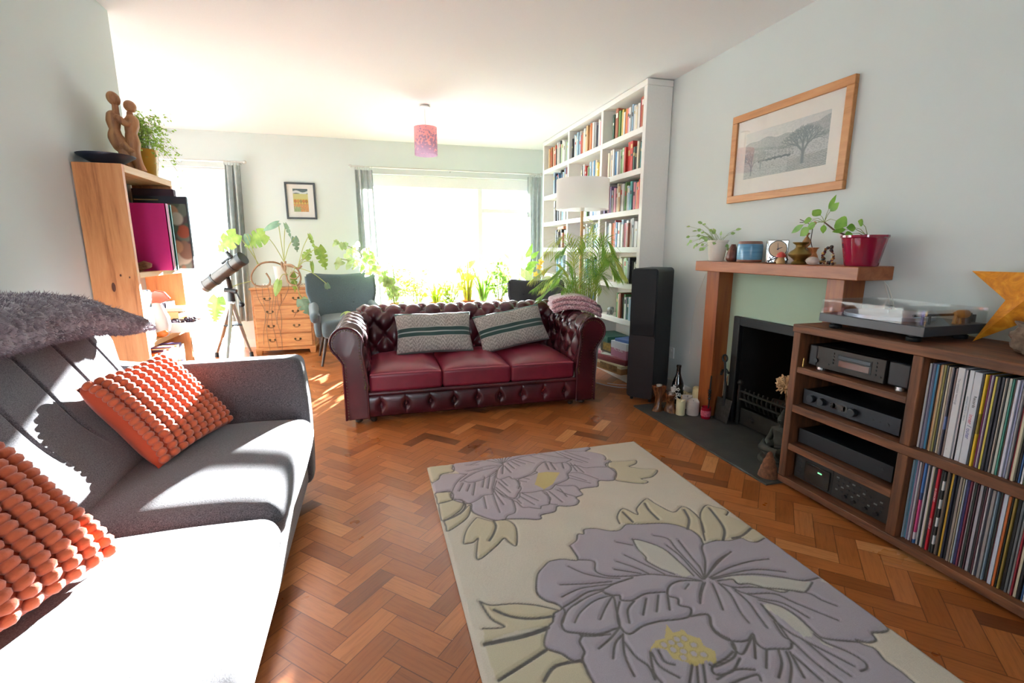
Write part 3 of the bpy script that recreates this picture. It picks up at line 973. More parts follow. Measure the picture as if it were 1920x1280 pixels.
# rug design in millimetres from the rug corner
RUG = {"lil":[[121,1743,136,1795,188,1805,297,1810,375,1823,482,1827,529,1832,606,1828,714,1819,803,1819,916,1814,910,1773,869,1747,894,1730,941,1680,939,1636,924,1614,945,1608,943,1583,909,1576,894,1540,916,1509,907,1458,867,1403,829,1400,785,1412,758,1365,713,1364,660,1360,657,1316,615,1296,617,1265,589,1238,545,1239,506,1250,479,1213,415,1204,407,1180,382,1177,341,1194,271,1214,254,1214,215,1220,164,1272,139,1318,147,1373,117,1388,74,1436,72,1487,77,1504,4,1517,2,1614,39,1645,58,1687,121,1683,150,1672,127,1717],
[249,791,275,851,311,885,337,905,363,907,393,904,442,884,447,963,448,973,484,995,507,1032,529,1026,546,1056,592,1048,640,1016,680,1011,725,1039,763,1028,829,1015,886,998,927,968,955,924,958,878,943,839,973,841,1004,842,1052,828,1105,829,1120,803,1145,790,1195,803,1213,801,1206,561,1217,508,1208,434,1219,381,1198,334,1169,326,1134,333,1119,310,1086,311,1064,326,1067,310,1086,287,1074,252,1079,213,1077,183,1076,175,964,99,252,307,276,408,274,443,276,474,249,492,231,520,198,547,197,570,216,602,231,623,250,637,263,664,296,679,284,704,259,726,244,761]],"cream":[[693,939,723,925,777,856,789,755,790,692,753,694,730,727,702,762,677,816,679,874],
[870,660,977,633,1154,552,1088,522,1017,543,958,584,908,623],
[906,515,955,501,968,441,971,381,944,367,924,376,920,441],
[960,366,974,326,968,316,952,338],
[1203,558,1218,508,1211,514,1180,544]],"leaf":[[937,1593,1012,1571,1078,1569,1060,1532,1006,1507,1054,1469,1124,1433,1057,1376,995,1372,1012,1339,976,1328,909,1362,867,1403,907,1465,904,1545],
[-2,1795,80,1795,130,1780,123,1711,60,1698,40,1652,4,1627,-4,1717],
[3,1513,77,1511,74,1436,9,1419,7,1468],
[9,1419,71,1431,114,1419,112,1377,83,1329,10,1280,4,1341],
[11,1270,85,1306,138,1370,130,1315,99,1260,19,1198,14,1233],
[70,1095,62,1106,89,1182,136,1249,155,1259,198,1220,242,1213,272,1198,285,1144,254,1033,232,1057,219,1088,176,1047,94,988,110,1075,122,1116,99,1096],
[702,1052,719,1104,774,1154,807,1091,831,1137,916,1198,931,1150,963,1065,1028,1094,1048,1060,1039,984,994,901,961,882,949,926,927,968,829,1015,715,1048],
[962,855,1047,995,1095,1047,1141,1074,1168,1046,1197,1010,1164,980,1205,880,1213,801,1145,790,1109,834,1004,842],
[55,782,85,755,161,740,222,715,283,675,262,661,250,644,227,624,127,628,33,618,40,669,103,657,72,702],
[30,607,212,597,195,565,201,540,147,522,37,487,30,546],
[36,482,145,517,199,535,247,488,276,479,271,438,275,407,255,348,42,410]],"yel":[[525,1562,575,1563,634,1538,591,1484,559,1437,499,1401,471,1456,500,1510],
[571,527,569,492,604,495,609,471,633,452,625,428,643,403,622,367,602,384,566,378,553,387,516,414,515,443,499,459,471,458,503,481,536,483]],"line":[[7,937,1593,1012,1571,1078,1569,1060,1532,1006,1507,1054,1469,1124,1433,1057,1376,995,1372,1012,1339,976,1328,909,1362,867,1403,907,1465,904,1545,937,1593],
[7,-2,1795,80,1795,130,1780,123,1711,60,1698,40,1652,4,1627,-4,1717,-2,1795],
[7,3,1513,77,1511,74,1436,9,1419,7,1468,3,1513],
[7,9,1419,71,1431,114,1419,112,1377,83,1329,10,1280,4,1341,9,1419],
[7,11,1270,85,1306,138,1370,130,1315,99,1260,19,1198,14,1233,11,1270],
[7,70,1095,62,1106,89,1182,136,1249,155,1259,198,1220,242,1213,272,1198,285,1144,254,1033,232,1057,219,1088,176,1047,94,988,110,1075,122,1116,99,1096,70,1095],
[8,702,1052,719,1104,774,1154,807,1091,831,1137,916,1198,931,1150,963,1065,1028,1094,1048,1060,1039,984,994,901],
[8,962,855,1047,995,1095,1047,1141,1074,1168,1046,1197,1010,1164,980],
[8,55,782,85,755,161,740,222,715,283,675],
[8,55,782,72,702,103,657,40,669],
[13,758,1125,759,1047],
[13,887,1163,874,1111,872,1033],
[13,1021,1068,994,998,944,939],
[13,1134,1049,1108,952,1079,888,1028,835],
[13,1201,876,1123,841,1075,838],
[13,90,732,131,692,190,665,259,655],
[13,42,488,117,515,192,543],
[13,154,452,199,486,273,483],
[20,225,618,146,609,34,612],
[12,209,1217,209,1176,186,1125,160,1087],
[12,116,1400,119,1364,87,1317,12,1275],
[7,121,1743,136,1795],
[7,915,1810,910,1773,869,1747,894,1730,941,1680,939,1636,924,1614,945,1608,943,1583,909,1576,894,1540,916,1509,907,1458,867,1403,829,1400,785,1412,758,1365,713,1364,660,1360,657,1316,615,1296,617,1265,589,1238,545,1239,506,1250,479,1213,415,1204,407,1180,382,1177,341,1194,271,1214,254,1214,215,1220,164,1272,139,1318,147,1373,117,1388,74,1436,72,1487,77,1504,4,1517],
[7,2,1614,39,1645,58,1687,121,1683,181,1660],
[7,127,1717,121,1743],
[5,385,1722,297,1807],
[5,385,1722,340,1820],
[5,385,1722,368,1825],
[5,385,1722,393,1835],
[5,387,1726,415,1834],
[5,390,1729,446,1834],
[5,396,1735,477,1825],
[5,385,1722,307,1787,214,1756],
[5,374,1709,297,1715,194,1690],
[5,197,1760,262,1746],
[5,187,1692,271,1695],
[5,372,1701,312,1687,230,1664,135,1589],
[5,156,1597,177,1570,231,1575,294,1615,341,1662,317,1623,291,1601],
[5,337,1663,299,1555,271,1481],
[5,185,1662,140,1616,104,1557,81,1497,76,1448,116,1412,140,1381,187,1403,218,1431,259,1432,271,1481],
[5,388,1721,351,1675,333,1634,316,1579,334,1559,379,1575,391,1543,441,1550,490,1572,519,1595,547,1634,592,1678,614,1688],
[6,148,1571,116,1500],
[6,176,1549,152,1489],
[6,205,1561,171,1445],
[6,262,1609,229,1506],
[6,289,1609,250,1487],
[6,386,1713,355,1612],
[6,389,1696,401,1614],
[6,414,1722,430,1652],
[6,439,1731,465,1674],
[6,460,1742,499,1688],
[6,482,1753,549,1682],
[6,332,1552,347,1485],
[6,315,1536,342,1421],
[6,289,1489,320,1389],
[6,274,1480,274,1428,284,1327],
[6,262,1431,256,1359,251,1269],
[6,215,1420,208,1361,203,1316],
[6,374,1379,414,1289],
[6,389,1407,442,1316],
[6,354,1354,361,1316],
[6,518,1382,541,1275],
[6,575,1391,579,1313],
[6,606,1665,595,1588],
[6,632,1666,628,1578],
[6,687,1642,673,1581],
[6,412,1522,445,1498],
[6,445,1541,466,1520],
[6,670,1505,729,1429],
[6,659,1478,736,1399],
[6,730,1629,726,1534],
[6,744,1608,753,1511],
[6,561,1764,612,1714],
[6,387,1730,429,1751,496,1775,591,1783,712,1793,805,1766,883,1743],
[6,309,1552,283,1490,283,1464,306,1406,346,1369,377,1410,400,1443,403,1483,405,1524,399,1547],
[6,283,1464,303,1394,331,1361,326,1292,311,1251,278,1239,259,1213],
[6,320,1364,363,1364,383,1408],
[6,329,1355,347,1332,357,1283,385,1274,426,1251,439,1270,478,1276,497,1325,502,1374,488,1391],
[6,389,1407,425,1396,484,1398,531,1398,568,1434],
[6,490,1377,502,1323,480,1281,510,1261],
[6,568,1434,597,1412,652,1396,660,1360],
[6,558,1383,586,1336,617,1302],
[6,592,1678,628,1675,650,1652,707,1644,718,1600,703,1556,669,1520,656,1479,630,1458,568,1434],
[6,519,1595,527,1577,485,1559,416,1535,410,1494,388,1446],
[6,672,1527,714,1522,746,1497,791,1425],
[6,721,1607,758,1588,781,1557,831,1550,890,1533],
[6,706,1776,750,1674,794,1618],
[6,727,1770,821,1610],
[6,759,1770,846,1646],
[6,596,1799,655,1746,715,1702,753,1673,716,1650],
[8,249,791,275,851,311,885,337,905,363,907,393,904,442,884,447,963,448,973,484,995,507,1032,529,1026,546,1056,592,1048,640,1016,680,1011,725,1039,763,1028,829,1015,886,998,927,968,955,924,958,878,943,839,973,841,1004,842,1052,828,1105,829,1120,803,1145,790,1195,803],
[8,249,791,244,761,259,726,284,704,296,679,263,664,250,637,231,623,216,602,197,570,198,547,231,520,249,492,276,474,274,443,276,408,269,367],
[8,1219,381,1198,334,1169,326,1134,333,1119,310,1086,311,1064,326,1067,310,1086,287,1074,252,1079,213,1077,183,1076,175],
[7,814,668,839,722,846,776,863,883],
[7,806,670,806,713,812,796,801,870],
[7,789,939,831,904,824,842,817,710,811,668],
[7,693,939,723,925,777,856,789,755,790,692],
[7,442,884,494,860,476,810,507,774,587,751,656,740,753,694,800,663],
[7,628,941,677,906],
[7,618,862,675,770,699,727],
[7,572,837,620,786,647,746],
[7,545,799,621,754],
[7,698,943,684,883,687,832,678,806,703,753,731,718],
[7,394,861,433,809,487,772,538,752],
[7,331,780,410,761,504,746],
[7,314,725,385,744,453,740,504,733],
[7,340,680,395,702,458,714],
[7,311,613,348,649,413,681,473,686],
[7,391,603,427,641,470,680],
[7,276,623,312,667,368,694],
[7,806,653,765,617,727,575],
[7,748,662,721,645],
[9,814,668,879,747,917,815,943,839],
[9,814,668,894,715,953,745,1008,768],
[9,296,679,349,700,404,722,462,721,504,733,583,744],
[9,300,678,298,657,273,624,271,592,308,572,361,553,411,557,435,563,457,625,475,678,457,699],
[9,455,707,478,685,498,679,493,658,527,648,583,662,648,651],
[9,484,653,453,612,435,563,447,528,500,544,561,546,612,538,658,538,684,566,658,587,671,613,649,635,681,673,732,683,800,663],
[9,530,643,491,615,469,566],
[9,573,642,526,583],
[9,619,644,574,583],
[9,645,629,617,578],
[9,663,537,719,527,699,486,701,454,716,425,705,393,677,373,616,364,603,373],
[9,429,533,397,466,388,399],
[9,424,553,384,528,338,506],
[9,422,529,390,508,361,465],
[9,313,561,295,542,294,507,278,484,275,427],
[9,308,572,313,561,354,549,393,544],
[9,419,506,424,452,441,415,435,375],
[9,496,454,492,416,511,400],
[9,473,449,470,406,499,362],
[9,471,455,445,398,446,362],
[9,557,386,509,334],
[9,566,378,527,319],
[9,586,378,546,314],
[8,814,668,898,723,945,747,1002,765],
[8,836,670,935,694,1033,702,1110,694],
[8,838,665,933,667,1027,658,1109,620],
[8,841,660,924,657,1007,637,1079,599,1134,566,1196,564],
[8,851,648,904,641,908,615,949,603,1012,545,1048,542,1088,522,1154,552],
[8,856,630,886,605,958,584,1088,522,1111,477,1133,445],
[8,876,608,900,570,985,545,1020,489,1082,397],
[8,890,580,928,538,980,501,1006,430],
[8,909,518,902,460,884,394,878,366],
[8,918,534,964,491,978,438,973,377,986,352,1069,316],
[8,911,514,898,461,903,401,919,366,925,290,937,239],
[8,892,449,875,397,883,370,883,297,895,231],
[8,966,376,971,344,1002,300,1014,264,1002,246,976,243],
[8,919,366,949,310,974,259],
[8,799,655,753,612,727,575],
[8,825,640,804,590,777,531],
[8,848,637,849,584,823,511,815,465],
[8,875,592,878,538,865,484,854,434],
[9,673,537,718,528,697,487,694,456,714,425,758,412,794,427,781,400,785,375,812,367,855,355,874,367],
[9,710,415,703,393,717,378,785,417,737,355],
[9,788,369,742,322],
[9,820,359,794,322,750,289],
[9,846,346,815,270],
[9,837,348,811,307,763,266],
[9,846,335,851,249],
[9,693,391,658,378,606,366,598,343,646,339,696,367],
[9,592,330,658,341,707,326],
[9,615,309,700,313,698,294]],"dots":[519,462,544,463,566,469,588,465,563,449,600,438,558,427,534,440,581,412,605,402,545,409]}
# ------------------------------------------------------------------ rug: hand carved pile with a flower pattern
def in_poly(X, Y, p):
    n = len(p) // 2
    r = np.zeros(X.shape, bool)
    j = n - 1
    for i in range(n):
        xi, yi, xj, yj = p[2 * i], p[2 * i + 1], p[2 * j], p[2 * j + 1]
        if yi != yj:
            r ^= ((yi > Y) != (yj > Y)) & (X < (xj - xi) * (Y - yi) / (yj - yi) + xi)
        j = i
    return r
def smooth_line(p):
    q = np.array(p, float).reshape(-1, 2)
    if len(q) < 3:
        return q
    out = []
    for i in range(len(q) - 1):
        a, b, c, d = q[max(i - 1, 0)], q[i], q[i + 1], q[min(i + 2, len(q) - 1)]
        for t in (0, .25, .5, .75):
            out.append(.5 * (2 * b + (c - a) * t + (2 * a - 5 * b + 4 * c - d) * t * t + (3 * b - a - 3 * c + d) * t ** 3))
    out.append(q[-1])
    return np.array(out)
def build_rug():
    W, L, st = 1205, 1800, 3.6
    nx, ny = int(W / st), int(L / st)
    xs, ys = np.linspace(0, W, nx), np.linspace(0, L, ny)
    X, Y = np.meshgrid(xs, ys)
    rg = np.random.RandomState(8)
    lil = np.zeros(X.shape, bool)
    for p in RUG['lil']:
        lil |= in_poly(X, Y, p)
    cre = np.zeros(X.shape, bool)
    for p in RUG['cream']:
        cre |= in_poly(X, Y, p)
    leaf = np.zeros(X.shape, bool)
    for p in RUG['leaf']:
        leaf |= in_poly(X, Y, p)
    yel = np.zeros(X.shape, bool)
    for p in RUG['yel']:
        yel |= in_poly(X, Y, p)
    dist = np.full(X.shape, 1e3)
    for ln in RUG['line']:
        w = ln[0] * .42
        q = smooth_line(ln[1:])
        for a, b in zip(q[:-1], q[1:]):
            i0, i1 = np.searchsorted(xs, [min(a[0], b[0]) - 26, max(a[0], b[0]) + 26])
            j0, j1 = np.searchsorted(ys, [min(a[1], b[1]) - 26, max(a[1], b[1]) + 26])
            if i0 >= i1 or j0 >= j1:
                continue
            d = seg_dist(X[j0:j1, i0:i1], Y[j0:j1, i0:i1], a, b) - w
            dist[j0:j1, i0:i1] = np.minimum(dist[j0:j1, i0:i1], d)
    soft = rg.rand(ny // 12 + 2, nx // 12 + 2)
    soft = np.kron(soft, np.ones((12, 12)))[:ny, :nx]
    for _ in range(10):
        soft = (soft + np.roll(soft, 3, 0) + np.roll(soft, -3, 0) + np.roll(soft, 3, 1) + np.roll(soft, -3, 1)) / 5
    img = np.zeros((ny, nx, 3)) + np.array(lin('#DACDB9'))
    img = mixc(img, soft * .5, '#CEC1AC')
    img = mixc(img, leaf * 1.0, '#CDBF9F')
    big = 1 / (1 + np.exp((Y - 1050) / 60))
    img = mixc(img, lil * 1.0, '#C0B2B8')
    img = mixc(img, lil * big, '#B0A5AC')
    img = mixc(img, lil * soft * .6, '#A89CA4')
    img = mixc(img, cre * 1.0, '#C9C3B6')
    img = mixc(img, yel * 1.0, '#CDB873')
    dots = np.array(RUG['dots']).reshape(-1, 2)
    for d in dots:
        img = mixc(img, (9.5 - np.hypot(X - d[0], Y - d[1])) / 2 * yel, '#B9AFB4')
        ring = np.abs(np.hypot(X - d[0], Y - d[1]) - 11) - 1.0
        img = mixc(img, (1.5 - ring) / 2 * yel * .6, '#9B8755')
    inside = lil | leaf
    img = mixc(img, np.clip(.5 - dist / 3.2, 0, 1), '#5F5852')
    z = 15 + 1.6 * inside - 5.0 * np.clip(1 - np.maximum(dist, 0) / 7, 0, 1) * (dist < 900) + rg.rand(ny, nx) * .9
    edge = np.minimum(np.minimum(X, W - X), np.minimum(Y, L - Y))
    z = z * np.clip(.62 + edge / 30, 0, 1)
    k = np.stack([X, Y, z], -1) / 1000
    k = k.reshape(-1, 3)
    idx = np.arange(nx * ny).reshape(ny, nx)
    f = np.stack([idx[:-1, :-1], idx[:-1, 1:], idx[1:, 1:], idx[1:, :-1]], -1).reshape(-1, 4).tolist()
    ring = list(idx[0, :]) + list(idx[1:, -1]) + list(idx[-1, -2::-1]) + list(idx[-2:0:-1, 0])
    base = len(k)
    low = k[ring].copy()
    low[:, 2] = .0005
    k = np.concatenate([k, low])
    n = len(ring)
    f += [(int(ring[i]), base + i, base + (i + 1) % n, int(ring[(i + 1) % n])) for i in range(n)]
    me = bpy.data.meshes.new('rug')
    me.from_pydata(k.tolist(), [], f)
    ca = me.color_attributes.new('col', 'FLOAT_COLOR', 'POINT')
    c = np.ones((len(k), 4))
    c[:nx * ny, :3] = img.reshape(-1, 3)
    c[nx * ny:, :3] = lin('#DACDB9')
    ca.data.foreach_set('color', c.astype(np.float32).ravel())
    me.polygons.foreach_set('use_smooth', [True] * len(me.polygons))
    me.materials.append(attr_mat('woollen rug pile', rough=1.0, bumps=(420, .5), sheen=.3))
    o = bpy.data.objects.new('rug', me)
    COL.objects.link(o)
    o.location = (.22, .54, 0)
    tag(o, 'cream wool rug with large lilac flowers and grey carved outlines on the parquet', 'rug')
build_rug()

# ------------------------------------------------------------------ record cabinet
m_rus = wood('weathered brown plank', '#7E4B2A', '#5A331A', '#331D0C', 'Y', 1.3, .65, 5)
m_rusv = wood('weathered brown upright', '#7C4928', '#583118', '#321C0B', 'Z', 1.3, .65, 5)
UX, UX1, UY0, UY1, UT = 1.84, 2.235, .36, 1.71, .7836
rc = thing('record_cabinet', 'rustic brown plank cabinet holding hi-fi units and records', 'cabinet', (2.04, 1.035, 0))
def plank(nm, a, b, m):
    MB(rc).box(a, b).obj(nm, m, rc, bevel=.003)
plank('top', (UX - .004, UY0 - .005, .748), (UX1 + .005, UY1 + .004, UT - .0006), m_rus)
plank('bottom_board', (UX - .002, UY0, .018), (UX1, UY1, .0494), m_rus)
plank('side_panel', (UX, UY1 - .036, .05), (UX1, UY1, .748), m_rusv)
plank('side_panel', (UX, UY0, .05), (UX1, UY0 + .036, .748), m_rusv)
plank('divider', (UX + .001, 1.165, .05), (UX1, 1.201, .376), m_rusv)
plank('divider', (UX + .001, 1.165, .412), (UX1, 1.201, .748), m_rusv)
plank('shelf', (UX, UY0 + .036, .376), (UX1, UY1 - .036, .4114), m_rus)
plank('shelf', (UX + .002, 1.201, .564), (UX1, UY1 - .036, .5914), m_rus)
plank('shelf', (UX + .002, 1.201, .19), (UX1, UY1 - .036, .2214), m_rus)
for y in (.5, 1.0, 1.45):
    plank('foot', (UX + .05, y, 0), (UX1 - .02, y + .09, .018), m_rus)
MB(rc).box((UX1 - .006, UY0 + .03, .05), (UX1, 1.165, .748)).obj('back_panel', M('dark backing board', '#2A1D14', .9), rc)

NX = (0, -1, 0)                      # reading direction on faces that look into the room
m_hifi = M('black anodised metal', '#1E2024', .42, .4)
m_hifi2 = M('matt black metal', '#17181A', .5, .3)
m_knob = M('dark grey knob', '#33363A', .35, .6)
m_silver = M('silver trim', '#C9CCCE', .25, .9)
def face_disc(mb, y, z, x, r, dep, n=18):
    mb.prism([(x, y + r * math.cos(2 * PI * i / n), z + r * math.sin(2 * PI * i / n)) for i in range(n)], (-dep, 0, 0))
    return mb
# compact disc player: dark wings each side of a brown metal centre
cd = thing('cd_player', 'dark brown and black disc player on the highest hi-fi shelf', 'cd player', (1.95, 1.437, .592))
x0 = 1.885
MB(cd).box((x0 + .02, 1.225, .606), (x0 + .32, 1.648, .70)).obj('body', m_hifi2, cd, bevel=.003)
def front(u, v):
    y = 1.648 - .423 * u
    bulge = .012 * min(1, max(0, min(u - .0, 1 - u) / .16))
    return (x0 + .014 - bulge if u < .74 else x0 + .006, y, .606 + .094 * v)
fp = MB(cd)
def panel(ya, yb, bx):
    fp.hexa([(x0 - bx, ya, .606), (x0 - bx, yb, .606), (x0 + .02, yb, .606), (x0 + .02, ya, .606), (x0 - bx, ya, .70), (x0 - bx, yb, .70), (x0 + .02, yb, .70), (x0 + .02, ya, .70)])
panel(1.31, 1.606, .012)
fp.obj('centre_panel', M('brown grey brushed metal', '#2B2725', .4, .6), cd, bevel=.002)
for ya, yb in ((1.225, 1.306), (1.606, 1.648)):
    fp = MB(cd)
    panel(ya, yb, .004 if ya < 1.5 else .011)
    fp.obj('side_wing', M('black brushed metal', '#232428', .4, .5), cd, bevel=.006)
MB(cd).box((x0 - .0135, 1.362, .628), (x0 - .010, 1.508, .682)).obj('display_surround', m_hifi2, cd)
MB(cd).box((x0 - .0155, 1.366, .663), (x0 - .013, 1.504, .678)).obj('disc_tray', M('tray front', '#2C333B', .35, .4), cd, bevel=.0008)
MB(cd).box((x0 - .015, 1.37, .632), (x0 - .013, 1.50, .657)).obj('display', M('smoked red display', '#5A332B', .15), cd)
for (y, z) in ((1.528, .681), (1.528, .667), (1.528, .653), (1.528, .639), (1.345, .681), (1.345, .666), (1.345, .651), (1.345, .634), (1.325, .629), (1.548, .629)):
    face_disc(MB(cd), y, z, x0 - .0118, .0042, .003).obj('button', m_hifi2, cd)
face_disc(MB(cd), 1.606, .634, x0 - .011, .009, .008).obj('headphone_knob', m_knob, cd)
for y in (1.60, 1.262):
    MB(cd).tube([(x0 + .012, y, .592), (x0 + .012, y, .607)], [.018, .017], 18).obj('foot', m_silver, cd)
text_on('lettering', 'marantz', .0115, basis(NX, (0, 0, 1), (x0 - .0125, 1.435, .691)), M('white lettering', '#E8E8E4', .5), cd)
o = text_on('emblem', '*', .022, basis(NX, (0, 0, 1), (x0 - .0125, 1.393, .684)), M('white lettering'), cd)
# amplifier
am = thing('amplifier', 'slim dark grey amplifier with three round knobs', 'amplifier', (1.97, 1.437, .412))
MB(am).box((x0 + .002, 1.232, .424), (x0 + .30, 1.655, .488)).obj('body', m_hifi2, am, bevel=.002)
MB(am).box((x0 - .006, 1.23, .422), (x0 + .002, 1.657, .49)).obj('front_panel', M('blue grey metal', '#272B32', .42, .5), am, bevel=.0015)
for y in (1.607, 1.557, 1.412):
    face_disc(MB(am), y, .456, x0 - .006, .0165, .02, 28).obj('knob', m_knob, am, bevel=.0015)
dp = MB(am)
for (yy, zz) in ((1.507, .456), (1.449, .456)):
    face_disc(dp, yy, zz, x0 - .006, .012, .0018)
dp.box((x0 - .0078, 1.449, .444), (x0 - .006, 1.507, .468))
dp.obj('display', M('dim display glass', '#27221F', .12), am)
for y in (1.332, 1.305):
    face_disc(MB(am), y, .452, x0 - .006, .004, .0005).obj('socket', m_hifi2, am)
face_disc(MB(am), 1.275, .452, x0 - .006, .006, .002).obj('power_button', m_knob, am)
text_on('lettering', 'audiolab', .011, basis(NX, (0, 0, 1), (x0 - .0064, 1.268, .43)), M('grey lettering', '#8A9098', .5), am, .0003)
for y in (1.62, 1.26):
    MB(am).cyl((x0 + .03, y, .412), (x0 + .03, y, .425), .012).obj('foot', m_hifi2, am)
# power amplifier
pa = thing('power_amplifier', 'plain black power amplifier with a blank front', 'power amplifier', (1.97, 1.437, .222))
MB(pa).box((x0 + .002, 1.232, .234), (x0 + .30, 1.655, .297)).obj('body', m_hifi2, pa, bevel=.002)
MB(pa).box((x0 - .006, 1.23, .232), (x0 + .002, 1.657, .299)).obj('front_panel', M('black front metal', '#24262B', .45, .5), pa, bevel=.0015)
face_disc(MB(pa), 1.268, .27, x0 - .006, .005, .002).obj('power_button', m_knob, pa)
text_on('lettering', 'audiolab', .011, basis(NX, (0, 0, 1), (x0 - .0064, 1.268, .24)), M('grey lettering'), pa, .0003)
for y in (1.62, 1.26):
    MB(pa).cyl((x0 + .03, y, .222), (x0 + .03, y, .235), .012).obj('foot', m_hifi2, pa)
# cassette deck
td = thing('cassette_deck', 'black cassette deck with a green lit indicator on the lowest hi-fi shelf', 'cassette deck', (1.97, 1.437, .05))
MB(td).box((x0 + .002, 1.225, .062), (x0 + .28, 1.655, .172)).obj('body', m_hifi2, td, bevel=.002)
MB(td).box((x0 - .006, 1.222, .06), (x0 + .002, 1.658, .174)).obj('front_panel', M('black front plastic', '#161716', .4), td, bevel=.0015)
MB(td).box((x0 - .012, 1.475, .07), (x0 - .006, 1.60, .158)).obj('cassette_door', M('smoked door', '#141412', .15), td, bevel=.001)
MB(td).box((x0 - .0125, 1.50, .115), (x0 - .0118, 1.585, .145)).obj('cassette_window', M('brown window', '#241A17', .1), td)
MB(td).box((x0 - .0128, 1.512, .13), (x0 - .0122, 1.532, .136)).obj('indicator', M('green light', '#7FE3A0', .4, emit=1.2), td)
MB(td).box((x0 - .0068, 1.462, .062), (x0 - .0058, 1.466, .172)).obj('panel_gap', M('gap black', '#050505', .8), td)
for j, z in enumerate((.155, .138, .12, .10)):
    for i in range(9 if j else 6):
        y = 1.445 - i * .0235
        w_ = (.012, .010, .013, .009)[j]
        MB(td).box((x0 - .0085, y - w_, z - .003), (x0 - .006, y, z + .003)).obj('button', m_knob if (i + j) % 3 else M('light legend', '#6E7270', .5), td)
for y, z in ((1.40, .085), (1.36, .082), (1.31, .08), (1.265, .082)):
    face_disc(MB(td), y, z, x0 - .006, .009, .01).obj('knob', m_hifi2, td)
for z in (.155, .138, .122, .105, .088):
    MB(td).box((x0 - .008, 1.622, z - .004), (x0 - .006, 1.648, z + .004)).obj('button', m_knob, td)
for y in (1.62, 1.26):
    MB(td).cyl((x0 + .03, y, .05), (x0 + .03, y, .063), .014).obj('foot', m_hifi2, td)
single('brass_pin', 'small pointed brass pin standing at the end of the highest hi-fi shelf', 'pin', MB().lathe([(.006, 0), (.006, .004), (.0042, .006), (.0036, .02), (.002, .036), (.0001, .043)], (0, 0, 0), 14), M('bright brass', '#D8B06A', .25, .9), (1.862, 1.662, .592))

# ------------------------------------------------------------------ records
def record(y, z0, th, hgt, cols, label, group, lean=0, xo=0, txt=None, box=False):
    """one sleeve: printed spine, board sides and the open inner edge. cols: spine colour bands from the bottom up"""
    b = MB()
    dep = .312
    n = len(cols)
    mats = []
    for i, (c, f0, f1) in enumerate(cols):
        mats.append(M('sleeve ' + c, c, .5 if not box else .45))
        b.mat(i)
        z_a, z_b = hgt * f0, hgt * f1
        e = min(.0012, th * .2)
        b.hexa([(0, th / 2 - e + lean * z_a, z_a), (0, -th / 2 + e + lean * z_a, z_a), (dep, -th / 2 + lean * z_a, z_a), (dep, th / 2 + lean * z_a, z_a),
                (0, th / 2 - e + lean * z_b, z_b), (0, -th / 2 + e + lean * z_b, z_b), (dep, -th / 2 + lean * z_b, z_b), (dep, th / 2 + lean * z_b, z_b)])
    x = UX + .028 + xo
    if txt:
        t = thing('record', label, 'record', (x, y, z0), 0, group)
        b.obj('sleeve', mats, t, bevel=.001 if box else 0)
        for (s, c, size, zc, yo) in txt:
            text_on('spine_lettering', s, size, basis((0, 0, -1), NX, (-.0004, yo + lean * zc, zc)), M('ink ' + c, c, .6), t, .0003)
        return t
    return single('record', label, 'record', b, mats, (x, y, z0), group)
NAMES = {}
ORD = ['first', 'second', 'third', 'fourth', 'fifth', 'sixth', 'seventh', 'eighth', 'ninth', 'tenth', 'eleventh', 'twelfth', 'thirteenth', 'fourteenth', 'fifteenth', 'sixteenth', 'seventeenth', 'eighteenth', 'nineteenth', 'twentieth']
def nth(i):
    if i < 20:
        return ORD[i]
    tens = {20: 'twenty', 30: 'thirty', 40: 'forty', 50: 'fifty', 60: 'sixty', 70: 'seventy', 80: 'eighty'}[(i + 1) // 10 * 10]
    u = (i + 1) % 10
    return ({'twenty': 'twentieth', 'thirty': 'thirtieth', 'forty': 'fortieth', 'fifty': 'fiftieth', 'sixty': 'sixtieth', 'seventy': 'seventieth', 'eighty': 'eightieth'}[tens]) if u == 0 else tens + '-' + ORD[u - 1]
up = [('white', '#DCDAD8', 9), ('dark lilac', '#5D5671', 5), ('lilac grey', '#A9A3B5', 4), ('sky blue', '#4C96BC', 10), ('dark brown', '#2E2321', 4), ('tan orange', '#B98253', 5), ('cream', '#C8B08A', 6), ('khaki', '#9A8B4E', 6), ('dark grey', '#403F42', 6), ('cream', '#C9BBA2', 8), ('taupe', '#A1948A', 7), ('navy', '#33343F', 7), ('pinkish grey', '#8C7570', 7), ('BOX1', '', 23), ('white', '#D9D0D6', 7), ('black', '#26262B', 2), ('BOX2', '', 17), ('BOX3', '', 24), ('charcoal', '#332F33', 6), ('yellow', '#D9B428', 8), ('magenta', '#8D3B66', 5), ('white', '#CFC9CC', 5), ('purple', '#6B5470', 5), ('pale yellow', '#D4C45A', 8), ('black', '#2B2B31', 9), ('black', '#34333C', 8), ('beige', '#B7A79A', 6), ('charcoal', '#3E3C3B', 4), ('stone', '#B9B9AE', 9), ('teal green', '#3F8272', 6), ('brown', '#5B3D35', 3), ('white', '#D2CFDB', 9), ('lavender', '#9FA0BE', 7)]  # thin dark entry is a gap, its shade put in as a strip
nxt = [('grey', '#8A8A8C', 7), ('crimson', '#8E2430', 6), ('cream', '#CFC3A8', 9), ('black', '#232326', 8), ('blue', '#3B5E8C', 6), ('white', '#DAD9D6', 7), ('green', '#4B6B4A', 6), ('brown', '#5E4231', 8), ('orange', '#C0662F', 6), ('navy', '#2A2E4C', 8)]
G1, G2 = 'records on the upper cabinet shelf', 'records on the lower cabinet shelf'
y, i = 1.162, 0
